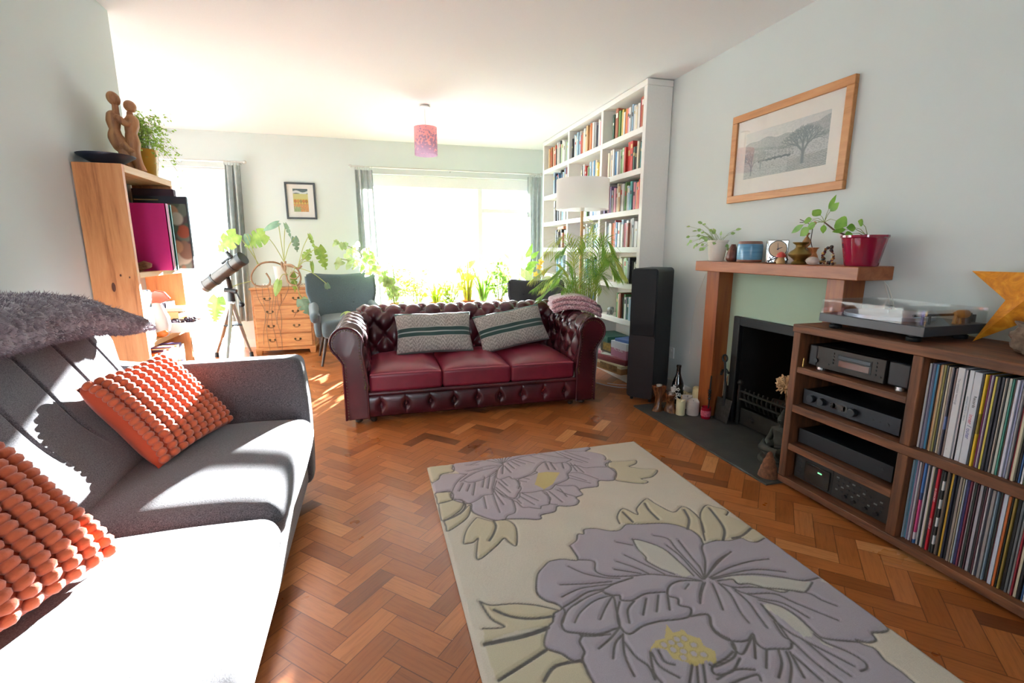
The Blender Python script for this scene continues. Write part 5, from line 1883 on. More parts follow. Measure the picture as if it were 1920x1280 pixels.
# striped cushions on the chesterfield
def ikat():
    ny, nx = 110, 190
    X, Y = np.meshgrid(np.arange(nx), np.arange(ny))
    rg = np.random.RandomState(4)
    jit = np.cumsum(rg.randn(nx)) * .0 + rg.rand(nx) * 5
    tri = np.abs(((X * .9) % 14) - 7) * 1.0
    ph = (Y + tri * 1.6 + jit[None, :] * 1.6 + rg.rand(ny, nx) * 1.5) / 11
    m = (np.sin(2 * PI * ph) + 1.1 * (rg.rand(nx)[None, :] - .5) > -.1)
    img = np.zeros((ny, nx, 3)) + np.array(lin('#BDB8B0'))
    img = mixc(img, m * (.6 + .4 * rg.rand(ny, nx)), '#75726F')
    img = mixc(img, (X % 3 == 0) * .25, '#C9C4BC')
    for a, b, c in ((41, 51, '#2E4A46'), (54, 64, '#2E4A46'), (51, 54, '#A9B0AC'), (39, 41, '#B7B6B0'), (64, 66, '#B7B6B0'), (103, 110, '#37564F'), (0, 3, '#6B706C')):
        img = mixc(img, ((Y >= a) & (Y < b)) * 1.0, c)
    return img
IK = ikat()
m_ik = attr_mat('woven ikat cotton', rough=.95, bumps=(500, .3), sheen=.2)
def lumbar(label, c, w, h, roll, lean, yaw, group):
    ny, nx = 110, 190
    st = 1
    cols = IK[::st, ::st]
    ny, nx = cols.shape[:2]
    X, Y = np.meshgrid(np.linspace(-1, 1, nx), np.linspace(-1, 1, ny))
    th = .062 * np.sqrt(np.clip((1 - X ** 4) * (1 - Y ** 4), 0, 1))
    pin = 1 + .03 * X * X * Y * Y - .05 * (1 - np.abs(X)) * np.abs(Y) ** 3 * .6 - .03 * (1 - np.abs(Y)) * np.abs(X) ** 3
    xs, ys = X * w / 2 * pin, Y * h / 2 * pin
    wr = .004 * np.sin(X * 9 + Y * 5) * (1 - X ** 2)
    fr_ = np.stack([xs, -th - wr, ys], -1).reshape(-1, 3)
    bk = np.stack([xs, th * .9, ys], -1).reshape(-1, 3)
    idx = np.arange(nx * ny).reshape(ny, nx)
    f = np.stack([idx[:-1, :-1], idx[:-1, 1:], idx[1:, 1:], idx[1:, :-1]], -1).reshape(-1, 4)
    n = nx * ny
    me = bpy.data.meshes.new('striped_cushion')
    me.from_pydata(np.concatenate([fr_, bk]).tolist(), [], f.tolist() + (f[:, ::-1] + n).tolist())
    ca = me.color_attributes.new('col', 'FLOAT_COLOR', 'POINT')
    cc = np.concatenate([cols.reshape(-1, 3)] * 2)
    ca.data.foreach_set('color', np.concatenate([cc, np.ones((2 * n, 1))], 1).astype(np.float32).ravel())
    me.materials.append(m_ik)
    o = bpy.data.objects.new('striped_cushion', me)
    COL.objects.link(o)
    weld(o, 1e-5)
    o.matrix_world = Matrix.Translation(Vector(c)) @ Matrix.Rotation(yaw, 4, 'Z') @ Matrix.Rotation(lean, 4, 'X') @ Matrix.Rotation(roll, 4, 'Y')
    return tag(o, label, 'cushion', group)
g_ = 'patterned cushions on the chesterfield'
lumbar('grey zigzag cushion with dark green stripes standing level on the oxblood sofa', (.42, 3.510, .512), .545, .305, 0, R(-28), R(-1), g_)
lumbar('grey zigzag cushion with dark green stripes tilting upward beside the pink throw', (1.015, 3.510, .518), .545, .295, R(-9), R(-28), R(3), g_)

# folded throw on the far arm corner
def throw():
    k = NT('pink speckled wool')
    v = k.coords((1, 1, 1))
    w_ = k.n('ShaderNodeTexVoronoi')
    w_.inputs['Scale'].default_value = 95
    k.l(v, w_.inputs['Vector'])
    k.l(k.ramp(w_.outputs['Distance'], [(.25, '#8E5A66'), (.5, '#C79AA2'), (.8, '#DDBFC2')]), k.b.inputs['Base Color'])
    k.b.inputs['Roughness'].default_value = 1
    k.b.inputs['Sheen Weight'].default_value = .4
    k.bump(w_.outputs['Distance'], .5, .004)
    t = thing('folded_throw', 'pink speckled wool throw folded on the arm of the oxblood sofa', 'throw', (1.49, 3.43, .66), R(-14))
    def fn(lift):
        def g(p):
            q = p.copy()
            q.z += lift - 1.15 * (p.x - .0) ** 2 - .10 * max(0, p.x) + .007 * noise.noise(p * 11) + .02 * max(0, -p.x)
            q.y += .006 * noise.noise(p * 8 + Vector((5, 0, 0)))
            return q
        return g
    for i, (a, b, l) in enumerate((((-.17, -.145, .0), (.20, .15, .036), .012), ((-.185, -.14, .035), (.195, .15, .070), .013), ((-.18, -.135, .069), (.165, .145, .102), .014))):
        part('fold', softbox(MB(), a, b, .017, 14, fn(l)), k.m, t)
    MB().grid(12, 20, lambda u, v: fn(.013)(Vector((.185 + .018 * math.sin(PI * u), -.135 + .28 * v, .018 + .07 * u)))).obj('fold', k.m, t, angle=180)
throw()
# ------------------------------------------------------------------ pine shelf by the left wall
m_pine = wood('knotty pine', '#DFA06A', '#CF8852', '#A46032', 'Z', 1.0, .5, 4)
m_piney = wood('pale pine board', '#E6C08C', '#DCAE76', '#BE8A54', 'Y', 1.0, .5, 4)
PX0, PX1, PY0, PY1, PT = -1.262, -1.073, 2.70, 3.29, 1.505
ps = thing('pine_shelf', 'tall knotty pine shelf unit standing behind the end of the grey sofa', 'shelf unit', (-1.168, 2.995, 0))
MB(ps).box((PX0, PY0, 0), (PX1, PY0 + .026, PT)).obj('side_panel', m_pine, ps, bevel=.002)
MB(ps).box((PX0, PY1 - .026, 0), (PX1, PY1, PT - .034)).obj('side_panel', m_pine, ps, bevel=.002)
MB(ps).box((PX0, PY0 + .026, PT - .034), (PX1, PY1, PT)).obj('top', m_piney, ps, bevel=.002)
for z in (.985, .640, .30, .06):
    MB(ps).box((PX0, PY0 + .0262, z), (PX1, PY1 - .0262, z + .026)).obj('shelf', m_piney, ps, bevel=.002)
kn = MB(ps)
for (x, z, rx, rz) in ((-1.175, .945, .008, .022), (-1.14, 1.0, .004, .006), (-1.105, .99, .003, .005)):
    kn.ball((x, PY0 - .0001, z), (rx, .0016, rz), 16)
kn.obj('knots', M('dark pine knot', '#5A2E18', .6, var=.3, vscale=80), ps)
Z1, Z2, Z3 = 1.0115, .6665, .3265
single('bowl', 'shallow dark navy bowl at the near end of the pine shelf top', 'bowl', MB().lathe([(.04, 0), (.046, .004), (.11, .044), (.113, .049), (.108, .048), (.05, .014), (.0001, .008)], (0, 0, 0), 40), M('dark navy glaze', '#232C3C', .35), (-1.172, 2.815, PT + .0006))
# carved embracing couple
m_carve = wood('carved honey wood', '#BE8A5C', '#A5714A', '#7E4F30', 'Z', 2.0, .45, 4)
sc = thing('sculpture', 'carved wooden sculpture of two embracing figures on the pine shelf', 'sculpture', (-1.13, 2.97, PT + .0006))
b = MB(sc)
Yc = 2.955
def tw(pts, rs, flat=1.0, n=16):
    P = [Vector(p) for p in pts]
    out, rr = [], []
    for i in range(len(P) - 1):
        for t in (0, .2, .4, .6, .8):
            a, b_, c, d = P[max(i - 1, 0)], P[i], P[i + 1], P[min(i + 2, len(P) - 1)]
            out.append(.5 * (2 * b_ + (c - a) * t + (2 * a - 5 * b_ + 4 * c - d) * t * t + (3 * b_ - a - 3 * c + d) * t ** 3))
            rr.append(1.18 * (rs[i] + (rs[i + 1] - rs[i]) * t))
    out.append(P[-1])
    rr.append(1.18 * rs[-1])
    b.tube(out, rr, n, flat=flat)
tw([(-1.162, Yc, 1.815), (-1.163, Yc, 1.785), (-1.172, Yc, 1.765), (-1.178, Yc, 1.735), (-1.178, Yc, 1.70), (-1.178, Yc, 1.665), (-1.160, Yc, 1.625), (-1.145, Yc, 1.61), (-1.125, Yc, 1.592)], [.011, .012, .026, .026, .019, .028, .030, .022, .010])
tw([(-1.112, Yc + .02, 1.79), (-1.113, Yc + .02, 1.775), (-1.110, Yc + .02, 1.755), (-1.112, Yc + .02, 1.725), (-1.118, Yc + .02, 1.69), (-1.118, Yc + .02, 1.645), (-1.122, Yc + .02, 1.612), (-1.115, Yc + .02, 1.575), (-1.105, Yc + .02, 1.54), (-1.098, Yc + .02, 1.507)], [.010, .012, .026, .027, .021, .028, .027, .022, .018, .022])
tw([(-1.178, Yc, 1.755), (-1.15, Yc - .02, 1.75), (-1.122, Yc - .012, 1.725), (-1.108, Yc, 1.735)], [.014, .013, .012, .010])
tw([(-1.16, Yc + .0, 1.635), (-1.152, Yc, 1.595), (-1.148, Yc + .005, 1.55), (-1.142, Yc + .005, 1.507)], [.024, .021, .018, .022])
tw([(-1.165, Yc, 1.655), (-1.135, Yc - .012, 1.615), (-1.105, Yc + .01, 1.60)], [.02, .015, .008])
b.obj('bodies', m_carve, sc)
MB(sc).ball((-1.165, Yc, 1.842), (.027, .026, .034), 20, T=Matrix.Rotation(R(-24), 3, 'Y')).obj('head', m_carve, sc)
MB(sc).ball((-1.108, Yc + .02, 1.816), (.0265, .025, .029), 20, T=Matrix.Rotation(R(-28), 3, 'Y')).obj('head', m_carve, sc)
r3 = random.Random(77)
lv = []
for i in range(30):
    a = r3.uniform(0, 2 * PI)
    rr, hh = r3.uniform(.03, .13), r3.uniform(.02, .17)
    lv.append((a, rr, hh))
fern = thing('fern', 'airy maidenhair fern in a mustard pot on the pine shelf', 'plant', (-1.142, 3.16, PT + .0006))
MB().lathe([(.048, 0), (.05, .004), (.063, .128), (.066, .138), (.061, .138), (.056, .12), (.0001, .116)], (0, 0, 0), 32).obj('pot', M('mustard glaze', '#B98C2E', .3), fern)
fs_, fl_ = MB(), MB()
for i in range(64):
    a = r3.uniform(0, 2 * PI)
    out = r3.uniform(.04, .20)
    top = r3.uniform(.02, .22)
    cx, cy = math.cos(a) * out * (1.0 if math.cos(a) > 0 else .35), math.sin(a) * out * .8
    end = Vector((cx + .02, cy, .13 + top - out * 1.05 * r3.uniform(.2, 1.2)))
    mid = Vector((cx * .45, cy * .45, .15 + top * .75))
    p0 = Vector((.02 * math.cos(a), .02 * math.sin(a), .118))
    fs_.tube([p0, p0.lerp(mid, .6) + V(0, 0, .02), mid, end], .0008, 4, cap=False)
    for j in range(15):
        t = .35 + .65 * r3.random()
        q = mid.lerp(end, (t - .35) / .65) + Vector((r3.gauss(0, .014), r3.gauss(0, .014), r3.gauss(0, .012)))
        if q.x < -.10 + .0:
            continue
        fl_.leaf(q, (r3.gauss(0, 1), r3.gauss(0, 1), r3.gauss(-.4, .6)), .016, .012, (r3.gauss(0, 1), r3.gauss(0, 1), 1), .1, 2)
fs_.obj('stems', m_stem, fern)
fl_.obj('leaves', leaf_mat('maidenhair green', '#7FA838', '#A9C95E'), fern, fix=False)
# folders and books in the open top compartment
def slab(nm, label, cat, a, b, m, extra=None, grp=None):
    a, b = Vector(a), Vector(b)
    c = Vector(((a.x + b.x) / 2, (a.y + b.y) / 2, a.z))
    t = thing(nm, label, cat, c, 0, grp)
    if extra:
        extra(t, a, b)
    else:
        MB(t).box(a, b).obj('body', m, t, bevel=.001)
    return t
def book_body(cov, pages='#E7E0CF'):
    def f(t, a, b):
        c = M('cover ' + cov, cov, .5)
        MB(t).box(a, (b.x, a.y + .003, b.z)).box((a.x, b.y - .003, a.z), b).box((b.x - .004, a.y, a.z), b).obj('cover', c, t)
        MB(t).box((a.x + .002, a.y + .003, a.z + .003), (b.x - .004, b.y - .003, b.z - .003)).obj('pages', M('page edges ' + pages, pages, .9), t)
    return f
slab('folder', 'bright magenta folder standing upright in the pine shelf', 'folder', (PX0 + .03, 2.955, Z1), (-1.006, 2.985, 1.353), M('magenta card', '#B5146E', .5), book_body('#B5146E'))
slab('book', 'slim cream book between the magenta folder and the teal book', 'book', (PX0 + .03, 2.992, Z1), (-1.012, 3.012, 1.352), None, book_body('#E6DFC6'))
slab('book', 'teal covered book beside the spiral bound album', 'book', (PX0 + .03, 3.018, Z1), (-1.008, 3.036, 1.352), None, book_body('#3F9C98'))
sbk = thing('spiral_album', 'big spiral bound album with a dark cover jutting out of the pine shelf', 'album', (-1.13, 3.205, Z1))
MB(sbk).box((PX0 + .02, 3.20, Z1), (-.985, 3.222, 1.412)).obj('cover', M('black album card', '#2D2F36', .6), sbk)
def flowers():
    X, Y = np.meshgrid(np.linspace(0, 1, 60), np.linspace(0, 1, 90))
    rg = np.random.RandomState(6)
    img = np.zeros((90, 60, 3)) + np.array(lin('#5A4A4A'))
    for i in range(70):
        c = ['#8E6A58', '#B98A6A', '#6F7468', '#A8543E', '#C7B9A8', '#4F5A4A', '#7A7F86'][rg.randint(7)]
        img = mixc(img, (rg.uniform(.04, .14) - np.hypot((X - rg.rand()) * .7, Y - rg.rand())) * 40, c)
    img = mixc(img, (Y > .9) * 1.0, '#3A3A44')
    return img
raster_plane('printed_cover', (PX0 + .02, 3.1995, Z1), (-.99 - PX0 - .02, 0, 0), (0, 0, .40), flowers(), m_print, sbk, sbk)
MB(sbk).box((-1.235, 3.199, 1.388), (-1.12, 3.1994, 1.394)).obj('title_bar', M('gold print', '#9C8A5A', .5), sbk)
sp_ = MB(sbk)
for i in range(44):
    z = Z1 + .012 + i * .0088
    sp_.tube([(-.985 + .005 * math.cos(q), 3.211 + .013 * math.sin(q), z) for q in [j * PI / 4 for j in range(9)]], .0011, 5)
sp_.obj('wire_spiral', M('dark wire', '#4B4B50', .4, .8), sbk, fix=False)
slab('storage_box', 'dusky plum storage box up under the pine shelf top', 'box', (PX0 + .01, 3.225, Z1), (-1.05, 3.262, 1.452), M('plum card', '#4A3440', .7), None)
sh = MB()
for i in range(4):
    a = i * .8
    sh.ball((.012 * i - .02, .01 * math.sin(a), .014 + .004 * i), (.026 - .003 * i, .016, .012), 12)
sh.tube([(-.03, 0, .03), (.0, .012, .042), (.035, 0, .035)], [.008, .011, .004], 8)
single('shell', 'mottled brown shell lying in front of the magenta folder', 'shell', sh, M('mottled shell', '#8E6A50', .5, var=.45, vscale=60), (-1.105, 2.865, Z1))
# middle compartment
mags = ['#C8C4BC', '#D8D4CC', '#B0402E', '#E2DFD8', '#3A3C42', '#CFCBC4', '#44586E', '#E0DDD6']
for i, c in enumerate(mags):
    y = 2.738 + i * .0125
    nmc = ['grey', 'white', 'red', 'ivory', 'charcoal', 'pale grey', 'blue', 'chalk white'][i]
    m_ = M('magazine ' + c, c, .5)
    single('magazine', nmc + ' magazine, ' + nth(i) + ' from the side panel on the middle pine shelf', 'magazine', MB().box((-.085, -.0052, 0), (.085, .0052, .255 - (i % 3) * .004)), m_, (-1.165, y, Z2), 'magazines on the middle pine shelf')
hen = thing('pottery_bird', 'white pottery bird with an orange and red painted crest on the pine shelf', 'ornament', (-1.092, 2.92, Z2))
MB().lathe([(.03, 0), (.036, .006), (.05, .06), (.048, .10), (.032, .14), (.024, .165), (.018, .178), (.0001, .182)], (0, 0, 0), 28).obj('body', M('white pottery', '#E9E5DC', .5), hen)
cr = MB()
cr.prism([(-.05 + .0, -.008, .17), (-.035, -.008, .225), (.0, -.008, .246), (.04, -.008, .236), (.066, -.008, .20), (.03, -.008, .18), (.0, -.008, .165)], (0, .016, 0))
cr.obj('crest', M('orange red enamel', '#D2452E', .35, var=.25, vscale=22), hen, bevel=.004)
MB().prism([(-.05, -.0085, .19), (-.035, -.0085, .226), (-.01, -.0085, .24), (-.015, -.0085, .19)], (0, .017, 0)).obj('crest_stripe', M('slate enamel', '#55606A', .35), hen, bevel=.003)
MB().ball((.01, -.03, .02), (.035, .014, .02), 14).obj('foot', M('orange enamel', '#D9782E', .4), hen)
slab('tray', 'white open tray jutting out of the middle pine shelf', 'tray', (PX0 + .05, 3.02, Z2), (-.965, 3.20, Z2 + .055), None, lambda t, a, b: MB(t).box((a.x, a.y, a.z), (b.x, b.y, a.z + .005)).box((a.x, a.y, a.z + .005), (b.x, a.y + .005, b.z)).box((a.x, b.y - .005, a.z + .005), (b.x, b.y, b.z)).box((a.x, a.y + .005, a.z + .005), (a.x + .005, b.y - .005, b.z)).box((b.x - .005, a.y + .005, a.z + .005), (b.x, b.y - .005, b.z)).obj('body', M('white painted wood', '#E4DBD4', .5), t, bevel=.001))
jw = MB()
for i in range(26):
    jw.ball((r3.uniform(-.09, .1), r3.uniform(-.06, .06), r3.uniform(.01, .05)), r3.uniform(.01, .018), 8)
tag(jw.obj('beads', M('dark beads', '#2B2230', .35, var=.6, vscale=60), None), 'tangle of dark beads filling the white tray', 'beads', kind='stuff').location = (-1.09, 3.11, Z2 + .012)
slab('box', 'plain kraft cardboard box on the middle pine shelf above the tray', 'box', (PX0 + .03, 3.035, Z2 + .0785), (-1.04, 3.19, Z2 + .115), M('kraft card', '#B98C5E', .8))
slab('box', 'flat cream card box on top of the kraft box', 'box', (PX0 + .04, 3.045, Z2 + .1155), (-1.02, 3.185, Z2 + .135), M('cream card', '#D9CDB4', .8))
slab('book', 'dark blue book lying flat on the card boxes', 'book', (PX0 + .05, 3.05, Z2 + .1355), (-1.10, 3.18, Z2 + .165), None, book_body('#2F3348'))
slab('card_block', 'plain brown card block under the kraft box at the back of the tray', 'box', (PX0 + .01, 3.205, Z2), (-1.14, 3.255, Z2 + .12), M('kraft card', '#B98C5E', .8))
MB
for i in range(12):
    c = ['#D2622A', '#D98A3A', '#E3DCCF', '#C7462E', '#6A5A8C', '#E8E4DA', '#D07838', '#B8B0C4', '#C24A34', '#E6C07A', '#5B4A7C', '#DAD4C8'][i]
    nmc = ['orange', 'amber', 'ivory', 'red', 'violet', 'white', 'pale orange', 'lilac', 'scarlet', 'straw', 'purple', 'bone'][i]
    y = 2.76 + i * .036
    single('paperback', nmc + ' paperback, ' + nth(i) + ' from the side panel on the low pine shelf', 'book', MB().box((-.07, -.016, 0), (.07, .016, .262 + .008 * math.sin(i * 2.1))), M('paperback ' + c, c, .55), (-1.150, y, Z3), 'paperbacks on the low pine shelf')

# ------------------------------------------------------------------ white bookcase along the right wall
m_bc = M('white painted bookcase', '#F3F1EC', .5)
bc = thing('bookcase', 'tall white bookcase of three bays reaching to the ceiling', 'bookcase', (2.14, 4.525, 0))
BX, BX1 = 2.03, 2.246
BY = [3.39, 4.10, 4.86, 5.66]
bt = .045
MB(bc).box((BX, 3.39, 0), (BX1, 3.435, 2.31)).obj('side_panel', m_bc, bc, bevel=.002)
MB(bc).box((BX, 5.62, 0), (BX1, 5.66, 2.31)).obj('side_panel', m_bc, bc, bevel=.002)
MB(bc).box((BX - .004, 3.384, 2.31), (BX1, 5.664, 2.354)).obj('cornice', m_bc, bc, bevel=.003)
for y in (4.12, 4.88):
    MB(bc).box((BX, y - .02, .08), (BX1, y + .02, 2.31)).obj('divider', m_bc, bc, bevel=.002)
ins = [(3.435, 4.10), (4.14, 4.86), (4.90, 5.62)]
SH = [2.035, 1.735, 1.43, 1.135, .835, .53]
for (a, b) in ins:
    for z in SH:
        MB(bc).box((BX + .001, a, z - bt), (BX1 - .008, b, z - .0006)).obj('shelf', m_bc, bc, bevel=.002)
MB(bc).box((BX, 3.435, 0), (BX1 - .008, 5.62, .08)).obj('plinth', m_bc, bc, bevel=.002)
MB(bc).box((BX1 - .008, 3.435, .08), (BX1, 5.62, 2.31)).obj('back_panel', m_bc, bc)
PAL = {'w': ('white', '#E6E4E0'), 'c': ('cream', '#E2D6BA'), 'r': ('red', '#B2352F'), 'o': ('orange', '#CE7440'), 't': ('terracotta', '#9A5840'), 'b': ('blue', '#5580AA'), 'n': ('navy', '#32394F'), 'k': ('black', '#2C2B2D'),
       'g': ('green', '#6A9058'), 'e': ('teal', '#4A8E8E'), 'p': ('pink', '#D8939E'), 'v': ('violet', '#7E668F'), 'y': ('yellow', '#DDBE60'), 'a': ('tan', '#C4A074'), 's': ('grey', '#A6A6A8'), 'l': ('pale blue', '#A9C4D6'), 'd': ('dark green', '#354E40'), 'm': ('maroon', '#6E2C3A'), 'h': ('sage', '#B4C8A2')}
BAY = ['bay beside the loudspeaker', 'middle bay', 'bay beside the window']
SHN = ['top shelf', 'second shelf', 'third shelf', 'fourth shelf', 'fifth shelf', 'sixth shelf']
def shelf_book(y, z, th, hgt, dep, xo, key, label, group, lean=0):
    nm, c = PAL[key.lower()]
    r_ = lin(c)
    j = rnd.uniform(.86, 1.1)
    cc = '#%02X%02X%02X' % tuple(int(min(255, int(c[i:i + 2], 16) * (.9 + .1 * round(j * 4) / 4))) for i in (1, 3, 5))
    b = MB()
    s = .0018
    b.mat(0).box((0, -th / 2, 0), (.003, th / 2, hgt)).box((.003, -th / 2, 0), (dep, -th / 2 + s, hgt)).box((.003, th / 2 - s, 0), (dep, th / 2, hgt))
    b.mat(1).box((.003, -th / 2 + s, .003), (dep - .003, th / 2 - s, hgt - .004))
    mats = [M('spine ' + cc, cc, .5), M('book pages', '#E9E3D4', .9)]
    if rnd.random() < .55:
        q = rnd.uniform(.5, .75)
        b.mat(2).box((-.0005, -th * .38, hgt * q), (.0005, th * .38, hgt * (q + rnd.uniform(.08, .2))))
        lc = rnd.choice(['#E6E2D8', '#2E2C30', '#C9B27A', '#B7423A', '#EDEBE4'])
        mats.append(M('spine band ' + lc, lc, .5))
    if lean:
        for i, v in enumerate(b.v):
            v = Vector(v)
            b.v[i] = Vector((v.x, v.y + lean * v.z, v.z))
    return single('book', label, 'book', b, mats, (BX + xo, y, z), group, smooth=False, fix=False)
def row(bay, sh, keys, gap=0.0, hmin=.17, hmax=.235, group=None):
    y0, y1 = ins[bay]
    y = y0 + gap + .006
    z = SH[sh]
    tot = y1 - y - .01
    n = len(keys.replace(' ', ''))
    i = 0
    cnt = {}
    for ch in keys:
        if ch == ' ':
            y += .05
            continue
        big = ch.isupper()
        th = rnd.uniform(.017, .034) * (1.35 if big else 1)
        h = min(.245, rnd.uniform(hmin, hmax) if not big else .235)
        if y + th > y1 - .004:
            break
        dep = rnd.uniform(.12, .165)
        xo = rnd.uniform(.012, .035)
        nm = PAL[ch.lower()][0]
        lab = '%s book, %s from the loudspeaker end of the %s, %s' % (nm, nth(i), SHN[sh], BAY[bay])
        shelf_book(y + th / 2, z, th, h, dep, xo, ch, lab, 'books on the ' + SHN[sh] + ' of the ' + BAY[bay])
        y += th + .0012
        i += 1
row(0, 0, 'atrwclwlwporwycgTtdg', .0, .16, .22)
row(0, 1, 'ekcwkdrRRrphgwwkbwawcr', .0, .17, .225)
row(0, 2, 'rpowpewlwgwsacwpwsvnmkv', .0, .18, .235)
row(0, 3, 'wwlwswtwpwlwwbrwowwlwr', .0, .18, .235)
row(0, 4, 'kskkksghwccgwhc', .0, .17, .22)
row(0, 5, 'nvvlwewgktcg', .0, .18, .23)
row(1, 0, 'mpwwnswwocoacwatrlwlewwlk', .0, .18, .24)
row(1, 1, 'ayywcbdwlgwrmwkc', .0, .14, .2)
row(1, 2, 'wwslwbwwlkgwcwsw', .0, .17, .22)
row(1, 3, 'swlwbwlwdbwwsmwb', .0, .17, .23)
row(1, 4, 'kwblkwdlwbkwsc', .0, .17, .23)
row(1, 5, 'wksbwdwk', .0, .17, .22)
row(2, 0, 'lelhwwwhkwwwdkrarctoa', .0, .18, .24)
row(2, 1, 'rMbbwllnbkbwrbnl', .0, .17, .235)
row(2, 2, 'ewwwelwkkskkw', .05, .18, .235)
row(2, 3, 'wtkwtksck', .1, .15, .2)
row(2, 4, 'lbbklwbn', .1, .17, .22)
el = thing('elephant_figurine', 'small grey elephant figurine at the far end of the sixth bookcase shelf', 'figurine', (2.075, 3.93, SH[5]))
b = MB().ball((0, 0, .045), (.02, .034, .024), 14).ball((0, -.036, .058), (.015, .017, .017), 12).tube([(0, -.05, .055), (0, -.062, .035), (0, -.058, .014)], [.008, .006, .004], 8)
for x in (-.011, .011):
    for y in (-.018, .02):
        b.cyl((x, y, 0), (x, y, .035), .008, .008, 10)
    b.ball((x * 1.5, -.03, .058), (.004, .012, .015), 10)
b.obj('body', M('grey soapstone', '#8B8A8C', .6), el)
single('wooden_box', 'flat orange brown wooden box lying on the fourth shelf books beside the window', 'box', MB().box((-.06, -.09, 0), (.06, .09, .03)), M('orange brown wood', '#B06A42', .5), (2.105, 5.10, SH[3] + .2012), bevel=.002)

# board games in the lowest opening
def carton(label, cx, cy, z, w, d, h, rz, side, top=None, lidh=.5, txt=None, pic=None):
    t = thing('board_game', label, 'board game', (cx, cy, z), rz, 'board games at the bottom of the bookcase')
    m1 = M('box ' + side, side, .5)
    MB().box((-w / 2, -d / 2, 0), (w / 2, d / 2, h * (1 - lidh))).obj('tray', m1, t)
    MB().box((-w / 2 - .0015, -d / 2 - .0015, h * (1 - lidh)), (w / 2 + .0015, d / 2 + .0015, h)).obj('lid', M('box ' + (top or side), top or side, .45), t, bevel=.001)
    if pic:
        MB().box((-w / 2 - .0022, -d * .36, h * .18), (-w / 2 - .0015, d * .30, h * .86)).obj('printed_picture', M('picture ' + pic, pic, .5, var=.6, vscale=40), t)
    if txt:
        text_on('lettering', txt[0], txt[1], basis(NX, (0, 0, 1), (-w / 2 - .002, txt[3], h * .5)), M('ink ' + txt[2], txt[2], .5), t, .0004)
    return t
ZB = .0806
carton('battered cream and brown file box at the bottom of the game stack', 2.055, 3.665, ZB, .27, .36, .075, R(10), '#A57A4E', '#CFC4A0', .35, pic='#7A5C34')
carton('maroon flat game box under the sheet of paper', 2.065, 3.665, ZB + .0755, .25, .34, .045, R(16), '#6B2530', '#7C2B36', .4)
single('paper_sheet', 'loose sheet of white paper lying on the maroon game box', 'paper', MB().box((-.09, -.13, 0), (.09, .13, .0012)), M('white paper', '#DCE0DC', .9), (2.055, 3.72, ZB + .1212), rz=R(24))
carton('white and pink game box standing on the paper next to the loudspeaker', 2.09, 3.60, ZB + .123, .20, .22, .135, R(6), '#B77A92', '#DADCE2', .45, txt=('PICTURE', .034, '#E9DDE4', .0))
carton('dark game box with a yellow brown picture beside the pink and white one', 2.10, 3.83, ZB + .1226, .20, .20, .10, R(4), '#33352F', '#4A4C46', .3, pic='#7C6228')
carton('green word game box lying across the stack top', 2.085, 3.905, ZB + .2232, .21, .31, .05, R(-3), '#1E4A3E', '#245848', .5, txt=('SCRABBLE', .036, '#D9E2DC', .02))
carton('pale box with pink flowers at the far end of the game stack', 2.10, 3.98, ZB, .20, .12, .13, R(2), '#E4D3DA', '#E9E2E4', .4, pic='#C78AA4')
carton('thin blue game box on top of the pink and white one', 2.10, 3.59, ZB + .2585, .18, .18, .025, R(12), '#3F62A0', '#4F74B4', .5)
tag(MB().tube([(1.86, 3.52, .006), (1.93, 3.45, .006), (2.0, 3.42, .005), (1.98, 3.34, .005), (1.90, 3.38, .005), (1.82, 3.47, .005), (1.78, 3.56, .005)], .004, 6).obj('cable', M('grey flex', '#B4B2BC', .5), None), 'loose grey cable lying on the parquet in front of the bookcase', 'cable')
# ------------------------------------------------------------------ window end of the room
m_curt = leaf_mat('blue grey curtain cloth', '#A3AAA8', '#B9BEBB', .14)
m_rod = M('pale steel rod', '#CFCFCB', .35, .7)
def curtain(name, label, x0, x1, zt, zb, y, folds, bx0, bx1, seed, grp):
    t = thing(name, label, 'curtain', ((x0 + x1) / 2, y, zb), 0, grp)
    r = random.Random(seed)
    ph = [r.uniform(0, 6) for _ in range(5)]
    def fn(u, v):
        z = zt + (zb - zt) * v
        a, b = x0 + (bx0 - x0) * v, x1 + (bx1 - x1) * v
        x = a + (b - a) * u + .012 * math.sin(u * folds * 2 * PI * .5 + ph[0] + v * 1.5)
        amp = .030 * (.45 + .55 * min(1, v * 4)) * (1 + .25 * math.sin(u * 9 + ph[1]))
        yy = y + amp * math.sin(u * folds * 2 * PI + ph[2] + .5 * math.sin(v * 3 + u * 7)) + .006 * math.sin(v * 7 + u * 11 + ph[3])
        return (x, yy, z)
    MB(t).grid(folds * 14 + 1, 40, fn).obj('cloth', m_curt, t, fix=False, angle=180)
    hd = MB(t)
    for i in range(folds + 1):
        x = x0 + (x1 - x0) * (i + .5) / (folds + 1)
        hd.tube([(x + .004 * math.cos(q), 6.0 + .02 * math.sin(q), zt + .022 + .02 * math.cos(q)) for q in [j * PI / 5 for j in range(11)]], .0025, 5)
    hd.obj('rings', m_rod, t, fix=False)
def rod(label, x0, x1, z):
    t = thing('curtain_rod', label, 'curtain rod', ((x0 + x1) / 2, 6.0, z))
    MB(t).cyl((x0, 6.0, z), (x1, 6.0, z), .0095, n=12).obj('pole', m_rod, t)
    for x in (x0, x1):
        MB(t).ball((x, 6.0, z), .019, 12).obj('finial', m_rod, t)
    for x in (x0 + .06, (x0 + x1) / 2, x1 - .06):
        MB(t).tube([(x, 6.0, z), (x, 6.05, z - .01), (x, 6.097, z - .01)], .006, 8).obj('bracket', m_rod, t)
rod('pale curtain rod above the big window', -.17, 2.13, 2.048)
rod('pale curtain rod above the patio door', -2.5, -1.25, 2.040)
